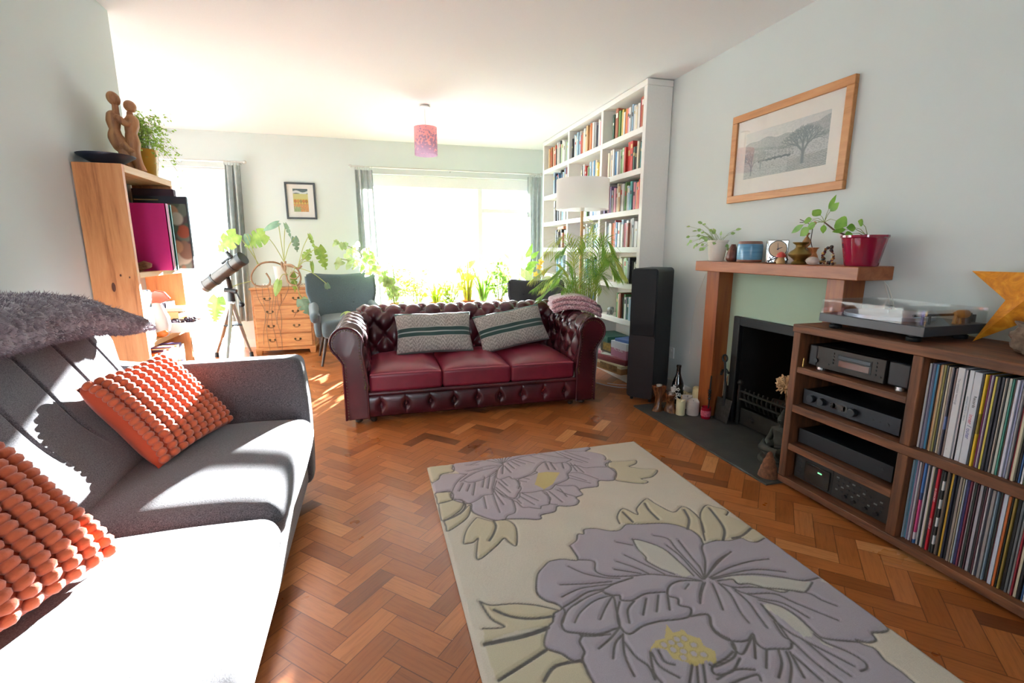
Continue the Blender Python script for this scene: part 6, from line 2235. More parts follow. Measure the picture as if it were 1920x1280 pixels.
curtain('curtain', 'blue grey curtain drawn open beside the armchair', -.135, .075, 2.010, .34, 6.0, 7, -.14, .12, 1, None)
curtain('curtain', 'blue grey curtain hanging between the big window and the bookcase', 1.955, 2.12, 2.010, .34, 6.0, 5, 1.96, 2.12, 2, None)
curtain('curtain', 'blue grey curtain drawn open by the patio door behind the telescope', -1.46, -1.29, 2.004, .32, 6.0, 5, -1.53, -1.33, 3, None)

# small framed print
fp_ = thing('framed_picture', 'small black framed landscape print on the window wall', 'picture', (-.73, 6.1, 1.46))
X0, X1, z0, z1 = -.892, -.572, 1.458, 1.86
f = MB(fp_).box((X0, 6.075, z0), (X1, 6.1, z0 + .02)).box((X0, 6.075, z1 - .02), (X1, 6.1, z1)).box((X0, 6.075, z0 + .02), (X0 + .02, 6.1, z1 - .02)).box((X1 - .02, 6.075, z0 + .02), (X1, 6.1, z1 - .02))
f.obj('frame', M('black picture frame', '#2E3338', .4), fp_, bevel=.002)
MB(fp_).box((X0 + .02, 6.088, z0 + .02), (X1 - .02, 6.096, z1 - .02)).obj('mount', M('white mount board', '#F2F1ED', .9), fp_)
def meadow():
    X, Y = np.meshgrid(np.linspace(0, 1, 70), np.linspace(0, 1, 95))
    rg = np.random.RandomState(12)
    img = np.zeros((95, 70, 3)) + np.array(lin('#C8B060'))
    img = mixc(img, (Y > .78) * 1.0, '#5E6C72')
    img = mixc(img, (np.abs(Y - .84 - .04 * np.sin(X * 7)) < .05) * 1.0, '#D9DEE0')
    img = mixc(img, ((Y > .56) & (Y < .78)) * 1.0, '#C9C284')
    img = mixc(img, (Y < .34) * 1.0, '#C08858')
    img = mixc(img, (Y < .22) * (X < .45) * 1.0, '#8FA07A')
    for i in range(5):
        cx = .12 + i * .19
        img = mixc(img, (.085 - np.hypot((X - cx) * .75, Y - .46)) * 40, ['#A8683C', '#B98048', '#8E7A4A', '#B0703E', '#9C6A3C'][i])
        img = mixc(img, ((np.abs(X - cx) < .015) & (Y > .32) & (Y < .42)) * 1.0, '#6A4A34')
    for i in range(40):
        img = mixc(img, (.03 - np.hypot((X - rg.rand()) * .75, Y - rg.uniform(0, .3))) * 50, ['#C4935F', '#A9B48C', '#D0A878', '#7F8C62'][i % 4])
    return img
raster_plane('print', (X0 + .082, 6.0875, z0 + .082), (X1 - X0 - .164, 0, 0), (0, 0, z1 - z0 - .15), meadow(), m_print, fp_, fp_)
MB(fp_).box((X0 + .02, 6.082, z0 + .02), (X1 - .02, 6.084, z1 - .02)).obj('glazing', glass_mat('picture glass'), fp_, smooth=False)

# radiator and chest of drawers
rad = thing('radiator', 'white ribbed radiator on the window wall behind the chest of drawers', 'radiator', (-.80, 6.04, .12))
MB(rad).box((-1.2, 6.01, .12), (-.40, 6.03, .70)).box((-1.2, 6.055, .12), (-.40, 6.075, .70)).obj('panels', m_white, rad, bevel=.006)
rb = MB(rad)
for i in range(24):
    x = -1.185 + i * .0335
    rb.box((x, 6.002, .15), (x + .018, 6.0105, .67))
rb.obj('fluting', m_white, rad, bevel=.003)
MB(rad).box((-1.2, 6.005, .70), (-.40, 6.078, .735)).obj('top_grille', m_white, rad, bevel=.003)
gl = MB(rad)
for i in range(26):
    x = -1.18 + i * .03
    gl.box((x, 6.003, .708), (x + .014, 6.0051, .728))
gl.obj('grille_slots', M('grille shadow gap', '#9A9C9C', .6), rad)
for x in (-1.1, -.5):
    MB(rad).box((x, 6.075, .3), (x + .04, 6.098, .6)).obj('bracket', m_white, rad)
    MB(rad).cyl((x, 6.043, 0), (x, 6.043, .13), .008).obj('pipe', m_white, rad)
m_yew = wood('honey yew veneer', '#D99E66', '#C8854E', '#A5633A', 'X', 1.2, .35, 5, .2)
ch = thing('chest_of_drawers', 'small honey wood chest of drawers with brass drop handles', 'chest of drawers', (-.94, 5.76, 0))
CX0, CX1, CY0, CY1 = -1.235, -.645, 5.58, 5.95
MB(ch).box((CX0, CY0 + .008, .07), (CX1, CY1, .70)).obj('carcass', m_yew, ch, bevel=.003)
MB(ch).box((CX0 - .012, CY0 - .012, .70), (CX1 + .012, CY1, .722)).obj('top', m_yew, ch, bevel=.005)
MB(ch).box((CX0 - .008, CY0 - .006, .045), (CX1 + .008, CY1, .075)).obj('plinth', m_yew, ch, bevel=.004)
for x in (CX0 - .008, CX1 - .06):
    for y in (CY0 - .006, CY1 - .07):
        MB(ch).hexa([(x + .008, y + .008, 0), (x + .06, y + .008, 0), (x + .06, y + .062, 0), (x + .008, y + .062, 0), (x, y, .046), (x + .068, y, .046), (x + .068, y + .07, .046), (x, y + .07, .046)]).obj('foot', m_yew, ch, bevel=.003)
m_hand = M('dark brass drop handle', '#5B4A30', .35, .85)
m_draw = wood('yew drawer front', '#DFA76F', '#CE8E57', '#AE6F42', 'X', 1.5, .35, 6, .2)
def drawer(x0, x1, z0, z1):
    d = MB(ch).box((x0, CY0 - .006, z0), (x1, CY0 + .01, z1)).obj('drawer', m_draw, ch, bevel=.004)
    w = x1 - x0
    for q in ((.27, .73) if w > .4 else (.5,)):
        x = x0 + w * q
        z = (z0 + z1) / 2 + .008
        h = MB(ch)
        for s in (-1, 1):
            h.prism([(x + s * .026 + .012 * math.cos(a) * 1.0, CY0 - .0062, z + .012 * math.sin(a)) for a in [i * PI / 5 for i in range(10)]], (0, -.003, 0))
            h.ball((x + s * .026, CY0 - .011, z), .005, 8)
        h.tube([(x - .026, CY0 - .013, z), (x - .022, CY0 - .016, z - .014), (x - .008, CY0 - .017, z - .019), (x + .008, CY0 - .017, z - .019), (x + .022, CY0 - .016, z - .014), (x + .026, CY0 - .013, z)], .0032, 8)
        h.obj('handle', m_hand, d)
drawer(CX0 + .022, -.945, .545, .655)
drawer(-.935, CX1 - .022, .545, .655)
for z in (.085, .235, .39):
    drawer(CX0 + .022, CX1 - .022, z, z + .14)
MB(ch).box((CX0 + .015, CY0 - .002, .668), (CX1 - .015, CY0 + .01, .695)).obj('frieze', m_draw, ch, bevel=.002)

# telescope on its tripod
m_tube = M('dark bronze telescope lacquer', '#4A4340', .3, .4)
m_alu = M('brushed aluminium', '#C6C7C6', .35, .85)
m_blk = M('black plastic', '#222326', .45)
te = thing('telescope', 'dark reflector telescope on an aluminium tripod by the patio door', 'telescope', (-1.40, 5.45, 0))
c = Vector((-1.412, 5.40, .895))
d = Vector((.335, -.13, .235)).normalized()
L = .255
MB(te).tube([c - d * L, c + d * L * .86], .062, 28).obj('tube', m_tube, te, angle=50)
MB(te).tube([c + d * L * .84, c + d * L * 1.02], [.067, .067], 28).obj('front_ring', m_blk, te, angle=50)
MB(te).tube([c - d * L * 1.03, c - d * L * .9], .065, 28).obj('mirror_cell', M('grey metal cell', '#6D6B6C', .4, .6), te, angle=50)
for q in (-.12, .12):
    MB(te).tube([c + d * (q - .012), c + d * (q + .012)], .067, 28).obj('tube_ring', m_blk, te, angle=50)
sd = d.cross(Vector((0, 0, 1))).normalized()
upv = sd.cross(d)
MB(te).tube([c + d * .17 + upv * .06 + sd * .02, c + d * .17 + upv * .13 + sd * .03], [.02, .016], 16).obj('focuser', m_blk, te)
MB(te).tube([c + d * .02 + upv * .09 - sd * .03, c + d * .16 + upv * .09 - sd * .03], .012, 14).obj('finder_scope', m_blk, te)
MB(te).box((-.03, -.012, -.002), (.03, .012, .002), T=Matrix.Translation(c - d * .16 - sd * .0625) @ d.to_track_quat('X', 'Z').to_matrix().to_4x4()).obj('label_plate', M('white label', '#E5E3E0', .5), te)
apex = Vector((-1.385, 5.45, .60))
mt = MB(te).tube([c - upv * .06, apex + V(0, 0, .14)], [.022, .024], 14).tube([apex + V(-.05, 0, .12), apex + V(.06, -.02, .10)], .024, 14).tube([apex + V(0, 0, .10), apex + V(0, 0, .0)], [.03, .036], 16)
mt.tube([apex + V(.055, -.02, .10), apex + V(.10, -.05, -.02)], .007, 8).ball(apex + V(.10, -.05, -.03), .028, 12)
mt.obj('mount', m_blk, te)
for i, ft_ in enumerate(((-1.625, 5.62, 0), (-1.40, 5.10, 0), (-1.17, 5.50, 0))):
    ft_ = Vector(ft_)
    if i == 2:
        ft_ = Vector((-1.27, 5.52, 0))
    top = apex + (ft_ - apex) * .04
    dr = (ft_ - top).normalized()
    lg = MB(te).tube([top, top.lerp(ft_, .62)], .021, 10, flat=.6)
    o_ = lg.obj('leg', m_alu, te)
    MB(te).tube([top.lerp(ft_, .55), ft_ + V(0, 0, .03)], .015, 10, flat=.6).obj('lower_leg', m_alu, o_)
    MB(te).tube([ft_ + V(0, 0, .045) - dr * .01, ft_ + V(0, 0, .0)], [.018, .02], 10).obj('rubber_foot', m_blk, o_)
    MB(te).tube([top.lerp(ft_, .42), Vector((apex.x, apex.y, .36))], .006, 6).obj('spreader', m_blk, o_)
MB(te).prism([(apex.x + .10 * math.cos(q), apex.y + .10 * math.sin(q), .355) for q in [R(90) + i * 2 * PI / 3 for i in range(3)]], (0, 0, .012)).obj('accessory_tray', m_blk, te)

# armchairs by the window
def armchair(label, loc, rz, cols, h, w, group=None):
    m = fabric('chair cloth ' + cols[0], cols[0], cols[1], 260, .9, .3, .25)
    t = thing('armchair', label, 'armchair', loc, rz, group)
    hw = w / 2
    def back(thk):
        def fn(u, v):
            x = (2 * u - 1)
            curve = .11 * abs(x) ** 2.2
            top = h - .035 * (1 - x * x) - .10 * max(0, abs(x) - .86) / .14 * .25
            z = .34 + (top - .34) * v
            wid = hw * (.70 + .30 * min(1, v * 1.5)) 
            y = .26 + .17 * v - curve * (1.0 if v > .2 else .7) + thk
            return (x * wid, y, z)
        return fn
    b = MB().grid(36, 20, back(0)).grid(36, 20, back(.065))
    f0, f1 = back(0), back(.065)
    b.grid(36, 8, lambda u, v: Vector(f0(u, 1)).lerp(Vector(f1(u, 1)), v) + V(0, 0, .022 * math.sin(PI * v)))
    for e in (0, 1):
        b.grid(20, 6, lambda u, v: Vector(f0(e, u)).lerp(Vector(f1(e, u)), v) + V((2 * e - 1) * .018 * math.sin(PI * v), 0, 0))
    weld(b.obj('backrest', m, t, fix=False), 1e-4)
    weld(softbox(MB(), (-hw * .74, -.27, .27), (hw * .74, .30, .43), .05, 12, lambda p: V(p.x, p.y, p.z + (.025 * (1 - (p.x / hw) ** 2) if p.z > .36 else 0))).obj('seat', m, t, fix=False))
    for s in (-1, 1):
        def arm(u, v):
            a = 2 * PI * u
            yy = .30 - .56 * v
            rr = .05 * (1 - .25 * v) * (math.sqrt(max(0, 1 - max(0, (v - .88) / .12) ** 2)) if v > .88 else 1)
            return (s * (hw * .86 + .02 * v) + rr * math.cos(a), yy, .52 - .05 * v + rr * 1.35 * math.sin(a))
        b = MB().grid(20, 22, arm, cu=True)
        weld(b.obj('armrest', m, t, fix=False))
        weld(softbox(MB(), (s * hw * .82 - .03, -.22, .28), (s * hw * .82 + .03, .28, .50), .025, 6).obj('side_panel', m, t, fix=False))
        for y in (-.22, .27):
            MB().tube([(s * hw * .62, y * .85, .28), (s * hw * .80, y * 1.08, 0)], [.018, .011], 10).obj('leg', m_leg, t)
    bb = MB()
    for x in (-.12, .12):
        for v in (.45, .72):
            p = back(-.004)((x / (hw * .95) + 1) / 2, v)
            bb.ball(p, (.011, .006, .011), 10)
    bb.obj('buttons', m, t)
armchair('slate teal wing armchair between the chest of drawers and the curtain', (-.275, 5.12, 0), R(8), ('#3C484E', '#566369'), .865, .68)
armchair('dark charcoal armchair mostly hidden behind the palm and chesterfield', (1.62, 4.45, 0), R(-6), ('#2A2B2F', '#3D3E43'), .80, .58)

# lamps
fl = thing('floor_lamp', 'floor lamp with a white drum shade and slim wooden pole', 'floor lamp', (1.775, 3.935, 0))
MB().lathe([(.12, 0), (.125, .006), (.12, .02), (.02, .028), (.0001, .03)], (0, 0, 0), 32).obj('base', M('pale oak base', '#C9A57A', .5), fl)
MB().tube([(0, 0, .025), (0, 0, 1.47)], .0125, 14).obj('pole', wood('pale oak pole', '#D2AB7C', '#C09466', '#A57A4E', 'Z', 1, .5), fl)
k = NT('white linen shade')
k.b.inputs['Base Color'].default_value = (.92, .92, .92, 1)
k.b.inputs['Roughness'].default_value = .9
tl = k.n('ShaderNodeBsdfTranslucent')
tl.inputs[0].default_value = (.93, .93, .93, 1)
mx = k.n('ShaderNodeMixShader')
mx.inputs[0].default_value = .5
k.l(k.b.outputs[0], mx.inputs[1])
k.l(tl.outputs[0], mx.inputs[2])
k.l(mx.outputs[0], k.out.inputs['Surface'])
MB().grid(64, 2, lambda u, v: (.225 * math.cos(2 * PI * u), .225 * math.sin(2 * PI * u), 1.452 + .248 * v), cu=True).obj('shade', k.m, fl)
MB().lathe([(.018, 1.44), (.02, 1.45), (.02, 1.50), (.0001, 1.51)], (0, 0, 0), 16).obj('lamp_holder', m_white, fl)
MB().ball((0, 0, 1.545), (.03, .03, .04), 14).obj('bulb', M('frosted bulb', '#F0EEE8', .4), fl)
sp3 = MB()
for i in range(3):
    a = i * 2 * PI / 3
    sp3.tube([(.018 * math.cos(a), .018 * math.sin(a), 1.48), (.224 * math.cos(a), .224 * math.sin(a), 1.47)], .002, 6)
sp3.obj('shade_ring', m_white, fl)
MB().cyl((.012, -.012, 1.30), (.012, -.02, 1.30), .012).obj('switch', M('pale oak base'), fl)
pl = thing('pendant_lamp', 'pendant lamp with a pink drum shade printed with purple leaves', 'pendant lamp', (.525, 4.56, 1.945))
MB().lathe([(.0001, .415), (.038, .413), (.05, .402), (.05, .396), (.02, .39), (.0001, .39)], (0, 0, 0), 24).obj('ceiling_rose', m_white, pl)
MB().cyl((0, 0, .22), (0, 0, .395), .0035, n=8).obj('flex', m_white, pl)
k = NT('pink printed shade')
sz = k.n('ShaderNodeSeparateXYZ')
tcn = k.n('ShaderNodeTexCoord')
k.l(tcn.outputs['Object'], sz.inputs[0])
vor = k.n('ShaderNodeTexVoronoi')
vor.inputs['Scale'].default_value = 52
k.l(tcn.outputs['Object'], vor.inputs['Vector'])
ns = k.noise(tcn.outputs['Object'], 17, 3)
ad = k.n('ShaderNodeMath', operation='MULTIPLY_ADD')
k.l(sz.outputs[2], ad.inputs[0])
ad.inputs[1].default_value = 3.4
k.l(ns, ad.inputs[2])
a2 = k.n('ShaderNodeMath', operation='MULTIPLY_ADD')
k.l(vor.outputs['Distance'], a2.inputs[0])
a2.inputs[1].default_value = .9
k.l(ad.outputs[0], a2.inputs[2])
cc = k.ramp(a2.outputs[0], [(.0, '#BBA0B4'), (.86, '#B090A8'), (.97, '#F2AEB0')])
e = [x for x in k.t.nodes if x.type == 'VALTORGB'][-1].color_ramp
e.interpolation = 'LINEAR'
dv = k.n('ShaderNodeMath', operation='MULTIPLY')
dv.inputs[1].default_value = .66
k.l(a2.outputs[0], dv.inputs[0])
k.l(dv.outputs[0], [x for x in k.t.nodes if x.type == 'VALTORGB'][-1].inputs[0])
k.l(cc, k.b.inputs['Base Color'])
k.b.inputs['Roughness'].default_value = .85
tl = k.n('ShaderNodeBsdfTranslucent')
k.l(cc, tl.inputs[0])
mx = k.n('ShaderNodeMixShader')
mx.inputs[0].default_value = .5
k.l(k.b.outputs[0], mx.inputs[1])
k.l(tl.outputs[0], mx.inputs[2])
k.l(mx.outputs[0], k.out.inputs['Surface'])
MB().grid(48, 2, lambda u, v: (.101 * math.cos(2 * PI * u), .101 * math.sin(2 * PI * u), .235 * v), cu=True).obj('shade', k.m, pl)
MB().lathe([(.015, .15), (.02, .16), (.02, .215), (.008, .225)], (0, 0, 0), 16).obj('lamp_holder', m_white, pl)
MB().ball((0, 0, .12), (.028, .028, .036), 14).obj('bulb', M('frosted bulb'), pl)
s4 = MB()
for i in range(3):
    a = i * 2 * PI / 3
    s4.tube([(.02 * math.cos(a), .02 * math.sin(a), .2), (.1 * math.cos(a), .1 * math.sin(a), .215)], .0016, 6)
s4.obj('shade_ring', m_white, pl)
# ------------------------------------------------------------------ plants
rp_ = random.Random(42)
m_aer = M('aerial root bark', '#9A7A5E', .85, var=.25, vscale=40)
m_mon = leaf_mat('monstera green', '#6E8E3A', '#A3B85C', .4)
m_mon2 = leaf_mat('monstera grey green', '#6F8F78', '#8FAE94', .3)
def mon_leaf(mb, base, d, nrm, size, cuts=5, wide=.9):
    """heart shaped leaf with slits; base is the stalk end"""
    base, d = Vector(base), Vector(d).normalized()
    nrm = Vector(nrm)
    side = d.cross(nrm).normalized()
    nn = side.cross(d).normalized()
    def P(x, y):
        bend = -.22 * y * y - .12 * abs(x) ** 1.5
        return base + d * (y * size) + side * (x * size * wide) + nn * (bend * size)
    mid = [P(0, t) for t in (0, .2, .4, .6, .8, 1.0)]
    for s in (-1, 1):
        N = 24
        pts = []
        for i in range(N + 1):
            t = i / N
            y = -.14 + 1.14 * t
            w = .52 * math.sin(PI * min(1, (t * .9 + .08)) ** .85) ** .8 * (1 - .25 * t)
            notch = 1.0
            if cuts and .22 < t < .92:
                ph = (t - .22) / .7 * cuts
                fr = ph - math.floor(ph)
                if fr > .72:
                    notch = .42
            pts.append((s * w * notch, y + .08 * w))
        for i in range(N):
            a, b = pts[i], pts[i + 1]
            ya, yb = max(0, a[1] - .06), max(0, b[1] - .06)
            q = [P(0, min(1, ya)), P(a[0], a[1]), P(b[0], b[1]), P(0, min(1, yb))]
            if (q[0] - q[3]).length < 1e-6:
                mb._add([q[0], q[1], q[2]], [(0, 1, 2)])
            else:
                mb._add(q, [(0, 1, 2, 3)])
def curve(pts, n=6):
    P = [Vector(p) for p in pts]
    out = []
    for i in range(len(P) - 1):
        for j in range(n):
            t = j / n
            a, b, c, d = P[max(i - 1, 0)], P[i], P[i + 1], P[min(i + 2, len(P) - 1)]
            out.append(.5 * (2 * b + (c - a) * t + (2 * a - 5 * b + 4 * c - d) * t * t + (3 * b - a - 3 * c + d) * t ** 3))
    out.append(P[-1])
    return out
mo = thing('monstera', 'sprawling cheese plant with looping brown roots on the chest of drawers', 'plant', (-.93, 5.76, .7226))
MB(mo).lathe([(.07, .7226), (.075, .727), (.095, .93), (.098, .94), (.09, .94), (.085, .92), (.0001, .915)], (-.93, 5.76, 0), 32).obj('pot', M('white plastic pot', '#F0F0EC', .4), mo)
MB(mo).lathe([(.086, .915), (.04, .922), (.0001, .924)], (-.93, 5.76, 0), 20).obj('soil', M('potting soil', '#3A2B20', .95), mo)
tr = MB(mo)
tr.tube(curve([(-.93, 5.76, .92), (-.92, 5.66, .98), (-.90, 5.52, .96), (-.87, 5.50, .90), (-.86, 5.50, 1.0)]), .011, 8)
tr.tube(curve([(-.92, 5.70, .95), (-.98, 5.52, .99), (-1.10, 5.48, .97), (-1.19, 5.50, .86), (-1.17, 5.50, .76), (-1.06, 5.52, .745), (-1.02, 5.5, .80), (-1.05, 5.49, .88)]), .009, 8)
tr.tube(curve([(-.90, 5.6, .97), (-.86, 5.48, .86), (-.84, 5.46, .78), (-.76, 5.46, .75), (-.72, 5.47, .82), (-.75, 5.47, .92), (-.84, 5.48, .95)]), .009, 8)
tr.tube(curve([(-.88, 5.5, .96), (-.80, 5.46, .96), (-.74, 5.45, .92), (-.70, 5.46, .95)]), .010, 8)
tr.tube(curve([(-.78, 5.46, .9), (-.82, 5.44, .84), (-.77, 5.44, .82), (-.73, 5.45, .86), (-.79, 5.46, .9)]), .006, 8)
tr.obj('trunk', m_aer, mo)
rt2 = MB(mo)
for (x, z0, dx, z1) in ((-1.16, .78, .05, .34), (-1.10, .76, -.04, .12), (-1.02, .78, -.02, .07), (-.99, .77, .0, .05), (-.84, .80, -.18, .33), (-.76, .76, .05, .5), (-.72, .78, -.10, .40), (-1.05, .75, -.06, .05), (-.95, .8, -.03, .2)):
    y0 = 5.50
    pts = [(x, y0, z0)]
    for j in range(1, 6):
        t = j / 5
        pts.append((x + dx * t + .018 * math.sin(t * 7 + x * 30), 5.545 - .02 * math.sin(t * 5), z0 + (z1 - z0) * t))
    rt2.tube(curve(pts, 3), .0028, 5)
rt2.obj('aerial_roots', m_aer, mo)
pe, lf, lf2 = MB(mo), MB(mo), MB(mo)
def ml(px, pz, size, d, nrm, src, which=1, cuts=5, y=5.46, wide=.9):
    b = Vector((px, y, pz))
    s = Vector(src)
    pe.tube(curve([s, s.lerp(b, .5) + V(0, -.02, .035), b], 5), .0042, 6)
    mon_leaf(lf if which == 1 else lf2, b, d, nrm, size, cuts, wide)
S1, S2 = (-.87, 5.50, .99), (-.74, 5.46, .93)
ml(-1.28, 1.27, .25, (-.75, -.1, -.6), (-.3, -1, .35), (-1.10, 5.49, .95), 1, 5)
ml(-1.02, 1.27, .24, (-.85, 0, -.42), (-.2, -1, .4), S1, 1, 6)
ml(-1.19, 1.265, .11, (.05, 0, -1), (0, -1, .2), (-1.12, 5.49, .97), 2, 0, wide=.6)
ml(-.885, 1.385, .17, (-.9, -.1, -.38), (.1, -1, .7), S1, 2, 0, wide=.5)
ml(-.82, 1.375, .15, (.4, 0, -.9), (.9, -.6, .2), S1, 2, 3, wide=.45)
ml(-.745, 1.24, .15, (.15, 0, -1), (.4, -1, .1), S1, 2, 3, wide=.55)
ml(-.60, 1.27, .15, (.35, 0, -.85), (.8, -.7, .2), S2, 1, 3, wide=.42)
ml(-.52, 1.14, .24, (.28, -.1, -.95), (.3, -1, .1), S2, 1, 4, wide=.55)
ml(-.66, 1.02, .12, (.3, 0, .7), (-.1, -1, .4), S2, 1, 3)
ml(-.60, .99, .13, (.15, 0, -.95), (.7, -.7, .1), S2, 1, 0, wide=.4)
ml(-.93, .80, .17, (-.35, -.1, -.9), (-.3, -1, .2), (-.84, 5.46, .86), 1, 0, wide=.55)
ml(-.79, .87, .19, (.12, -.1, -1), (.5, -.9, .1), S2, 1, 3, wide=.4)
ml(-.73, .60, .19, (.30, 0, -.85), (-.1, -1, .3), (-.80, 5.47, .82), 2, 3, wide=.8)
ml(-1.51, .64, .25, (-.25, -.1, -.95), (-.1, -1, .2), (-1.19, 5.48, .80), 1, 6, wide=.75)
ml(-.47, .76, .13, (.25, 0, -1), (.4, -1, .1), S2, 2, 0, wide=.5)
ml(-.50, .50, .10, (.15, 0, -1), (.4, -1, .1), (-.74, 5.47, .62), 2, 0, wide=.5)
pe.obj('leaf_stalks', M('monstera stalk', '#A9B06A', .6), mo)
lf.obj('leaves', m_mon, mo, fix=False)
o = lf2.obj('leaves', m_mon2, mo, fix=False)  # the greyer leaves of the plant
o['label'] = 'grey green leaves of the cheese plant'

# tall climber in front of the left curtain: pale heart shaped leaves
def climber():
    t = thing('climbing_plant', 'pale leafed climber arching over the teal armchair before the curtain', 'plant', (.20, 5.52, 0))
    MB().lathe([(.10, 0), (.105, .005), (.13, .24), (.135, .25), (.125, .25), (.12, .23), (.0001, .225)], (0, 0, 0), 28).obj('pot', M('grey stoneware', '#8C8F90', .6), t)
    st, lv_ = MB(t), MB(t)
    br = [[(.20, 5.52, .22), (.19, 5.5, .6), (.10, 5.45, .86), (-.02, 5.4, 1.0), (-.16, 5.38, 1.12), (-.33, 5.38, 1.19)],
          [(.20, 5.52, .22), (.22, 5.48, .6), (.16, 5.44, .8), (.06, 5.42, .98), (-.02, 5.42, 1.14)],
          [(.1, 5.45, .86), (.0, 5.42, .90), (-.12, 5.40, .97), (-.30, 5.38, 1.02)],
          [(.2, 5.52, .22), (.26, 5.5, .5), (.24, 5.46, .7), (.17, 5.44, .80), (.12, 5.42, .80)]]
    for b_ in br:
        c_ = curve(b_, 8)
        st.tube(c_, .004, 6)
        for i in range(10, len(c_)):
            for q in range(1 if i % 2 else 2):
                dd = (rp_.gauss(0, .6), rp_.gauss(-.3, .4), rp_.gauss(-.6, .4))
                mon_leaf(lv_, c_[i] + V(rp_.gauss(0, .03), rp_.gauss(-.01, .01), rp_.gauss(0, .03)), dd, (rp_.gauss(0, .4), -1, rp_.uniform(.1, .6)), rp_.uniform(.055, .085), 0, .75)
    st.obj('stems', m_stem, t)
    lv_.obj('leaves', leaf_mat('pale climber leaf', '#9FB878', '#D2DDA8', .5), t, fix=False)
climber()

# plant bench under the window with its pots
m_bench = wood('pale bench wood', '#D8C09A', '#C8AC82', '#A88A60', 'X', 1, .6)
pb = thing('plant_bench', 'low pale wooden bench under the big window carrying the potted plants', 'bench', (1.0, 5.74, 0))
MB(pb).box((.16, 5.60, .33), (1.90, 5.88, .36)).obj('top', m_bench, pb, bevel=.003)
for x in (.24, 1.80):
    for y in (5.63, 5.83):
        MB(pb).box((x - .02, y - .02, 0), (x + .02, y + .02, .33)).obj('leg', m_bench, pb)
ZP = .3606
G_ = 'potted plants on the bench under the window'
m_terra = M('terracotta pot', '#B5714E', .8, var=.1, vscale=30)
m_wpot = M('white plastic pot')
m_lime = leaf_mat('lime leaf', '#9BB83E', '#CBD96E', .5)
m_mid = leaf_mat('mid green leaf', '#6E9A3A', '#9EBB58', .45)
m_yel = leaf_mat('yellow green leaf', '#B8BF4E', '#DDD97E', .5)
def potted(label, x, y, r, h, potm, kind, leafm, spread, hgt, n, seed, z=ZP, name='potted_plant', group=G_):
    q = random.Random(seed)
    t = thing(name, label, 'plant', (x, y, z), 0, group)
    MB().lathe([(r * .72, 0), (r * .75, .004), (r, h - .02), (r * 1.06, h - .02), (r * 1.06, h), (r * .95, h), (r * .92, h - .02), (.0001, h - .02)], (0, 0, 0), 26).obj('pot', potm, t)
    st, lv_ = MB(), MB()
    for i in range(n):
        a = q.uniform(0, 2 * PI)
        el = q.uniform(.15, 1.0)
        p0 = Vector((r * .4 * math.cos(a), r * .4 * math.sin(a), h - .02))
        if kind == 'grass':
            ln = hgt * q.uniform(.6, 1.1)
            out = Vector((math.cos(a), math.sin(a) * .6, 0))
            w = q.uniform(.006, .010)
            pts = [p0 + out * spread * (s ** 1.3) * q.uniform(.8, 1.05) + V(0, 0, ln * (1.35 * s - .9 * s * s * (1.15 - el * .6))) for s in (0, .2, .4, .6, .8, 1)]
            sd_ = Vector((-math.sin(a), math.cos(a), 0))
            vs = []
            for s, p in enumerate(pts):
                ww = w * (1, 1.1, 1, .8, .5, .05)[s]
                vs += [p - sd_ * ww, p + sd_ * ww]
            lv_._add(vs, [(2 * s, 2 * s + 1, 2 * s + 3, 2 * s + 2) for s in range(5)])
        else:
            tip = p0 + Vector((math.cos(a) * spread * q.uniform(.2, 1), math.sin(a) * spread * .6 * q.uniform(.2, 1), hgt * q.uniform(.2, 1.0)))
            c_ = curve([p0, p0.lerp(tip, .5) + V(0, 0, .04), tip], 4)
            st.tube(c_, .0028, 5, cap=False)
            m_ = 5 if kind == 'bush' else (7 if kind == 'star' else 1)
            for j in range(m_):
                if kind == 'bush':
                    b_ = c_[q.randint(3, len(c_) - 1)]
                    lv_.leaf(b_, (q.gauss(0, 1), q.gauss(0, .6), q.gauss(.1, .6)), q.uniform(.05, .09), q.uniform(.022, .04), (q.gauss(0, .5), q.gauss(-.4, .5), 1), .3)
                elif kind == 'star':
                    aa = 2 * PI * j / m_
                    lv_.leaf(tip, (math.cos(aa), math.sin(aa) * .8, -.25), q.uniform(.07, .1), .03, (0, 0, 1), .35)
                else:
                    lv_.leaf(tip, (math.cos(a) * .6, math.sin(a) * .4 - .2, q.uniform(-.1, .9)), q.uniform(.12, .19), q.uniform(.06, .09), (q.gauss(0, .3), -.8, .6), .35, 5)
    if st.v:
        st.obj('stems', m_stem, t)
    lv_.obj('leaves', leafm, t, fix=False)
    return t
potted('bushy lime plant at the curtain end of the plant bench', .27, 5.74, .085, .14, m_terra, 'bush', m_lime, .22, .52, 30, 1)
potted('yellow green bushy plant second along the plant bench', .50, 5.76, .08, .13, m_wpot, 'bush', m_yel, .2, .46, 30, 2)
potted('arching strap leafed plant third along the plant bench', .72, 5.72, .085, .14, m_terra, 'grass', m_lime, .26, .44, 40, 3)
potted('broad leafed plant with upright leaves, fourth along the plant bench', .93, 5.77, .08, .13, m_wpot, 'broad', m_yel, .14, .46, 16, 4)
potted('tall spiky yellow green plant in the middle of the plant bench', 1.10, 5.72, .09, .15, m_terra, 'grass', m_yel, .22, .72, 44, 5)
potted('mid green strap leafed plant right of the bench middle', 1.30, 5.75, .085, .14, m_wpot, 'grass', m_mid, .26, .60, 42, 6)
potted('leafy mid green plant before the window casement', 1.50, 5.74, .085, .14, m_terra, 'bush', m_mid, .2, .58, 36, 7)
potted('large leafed plant at the bookcase end of the plant bench', 1.74, 5.74, .09, .15, m_wpot, 'broad', m_mid, .16, .54, 18, 8)
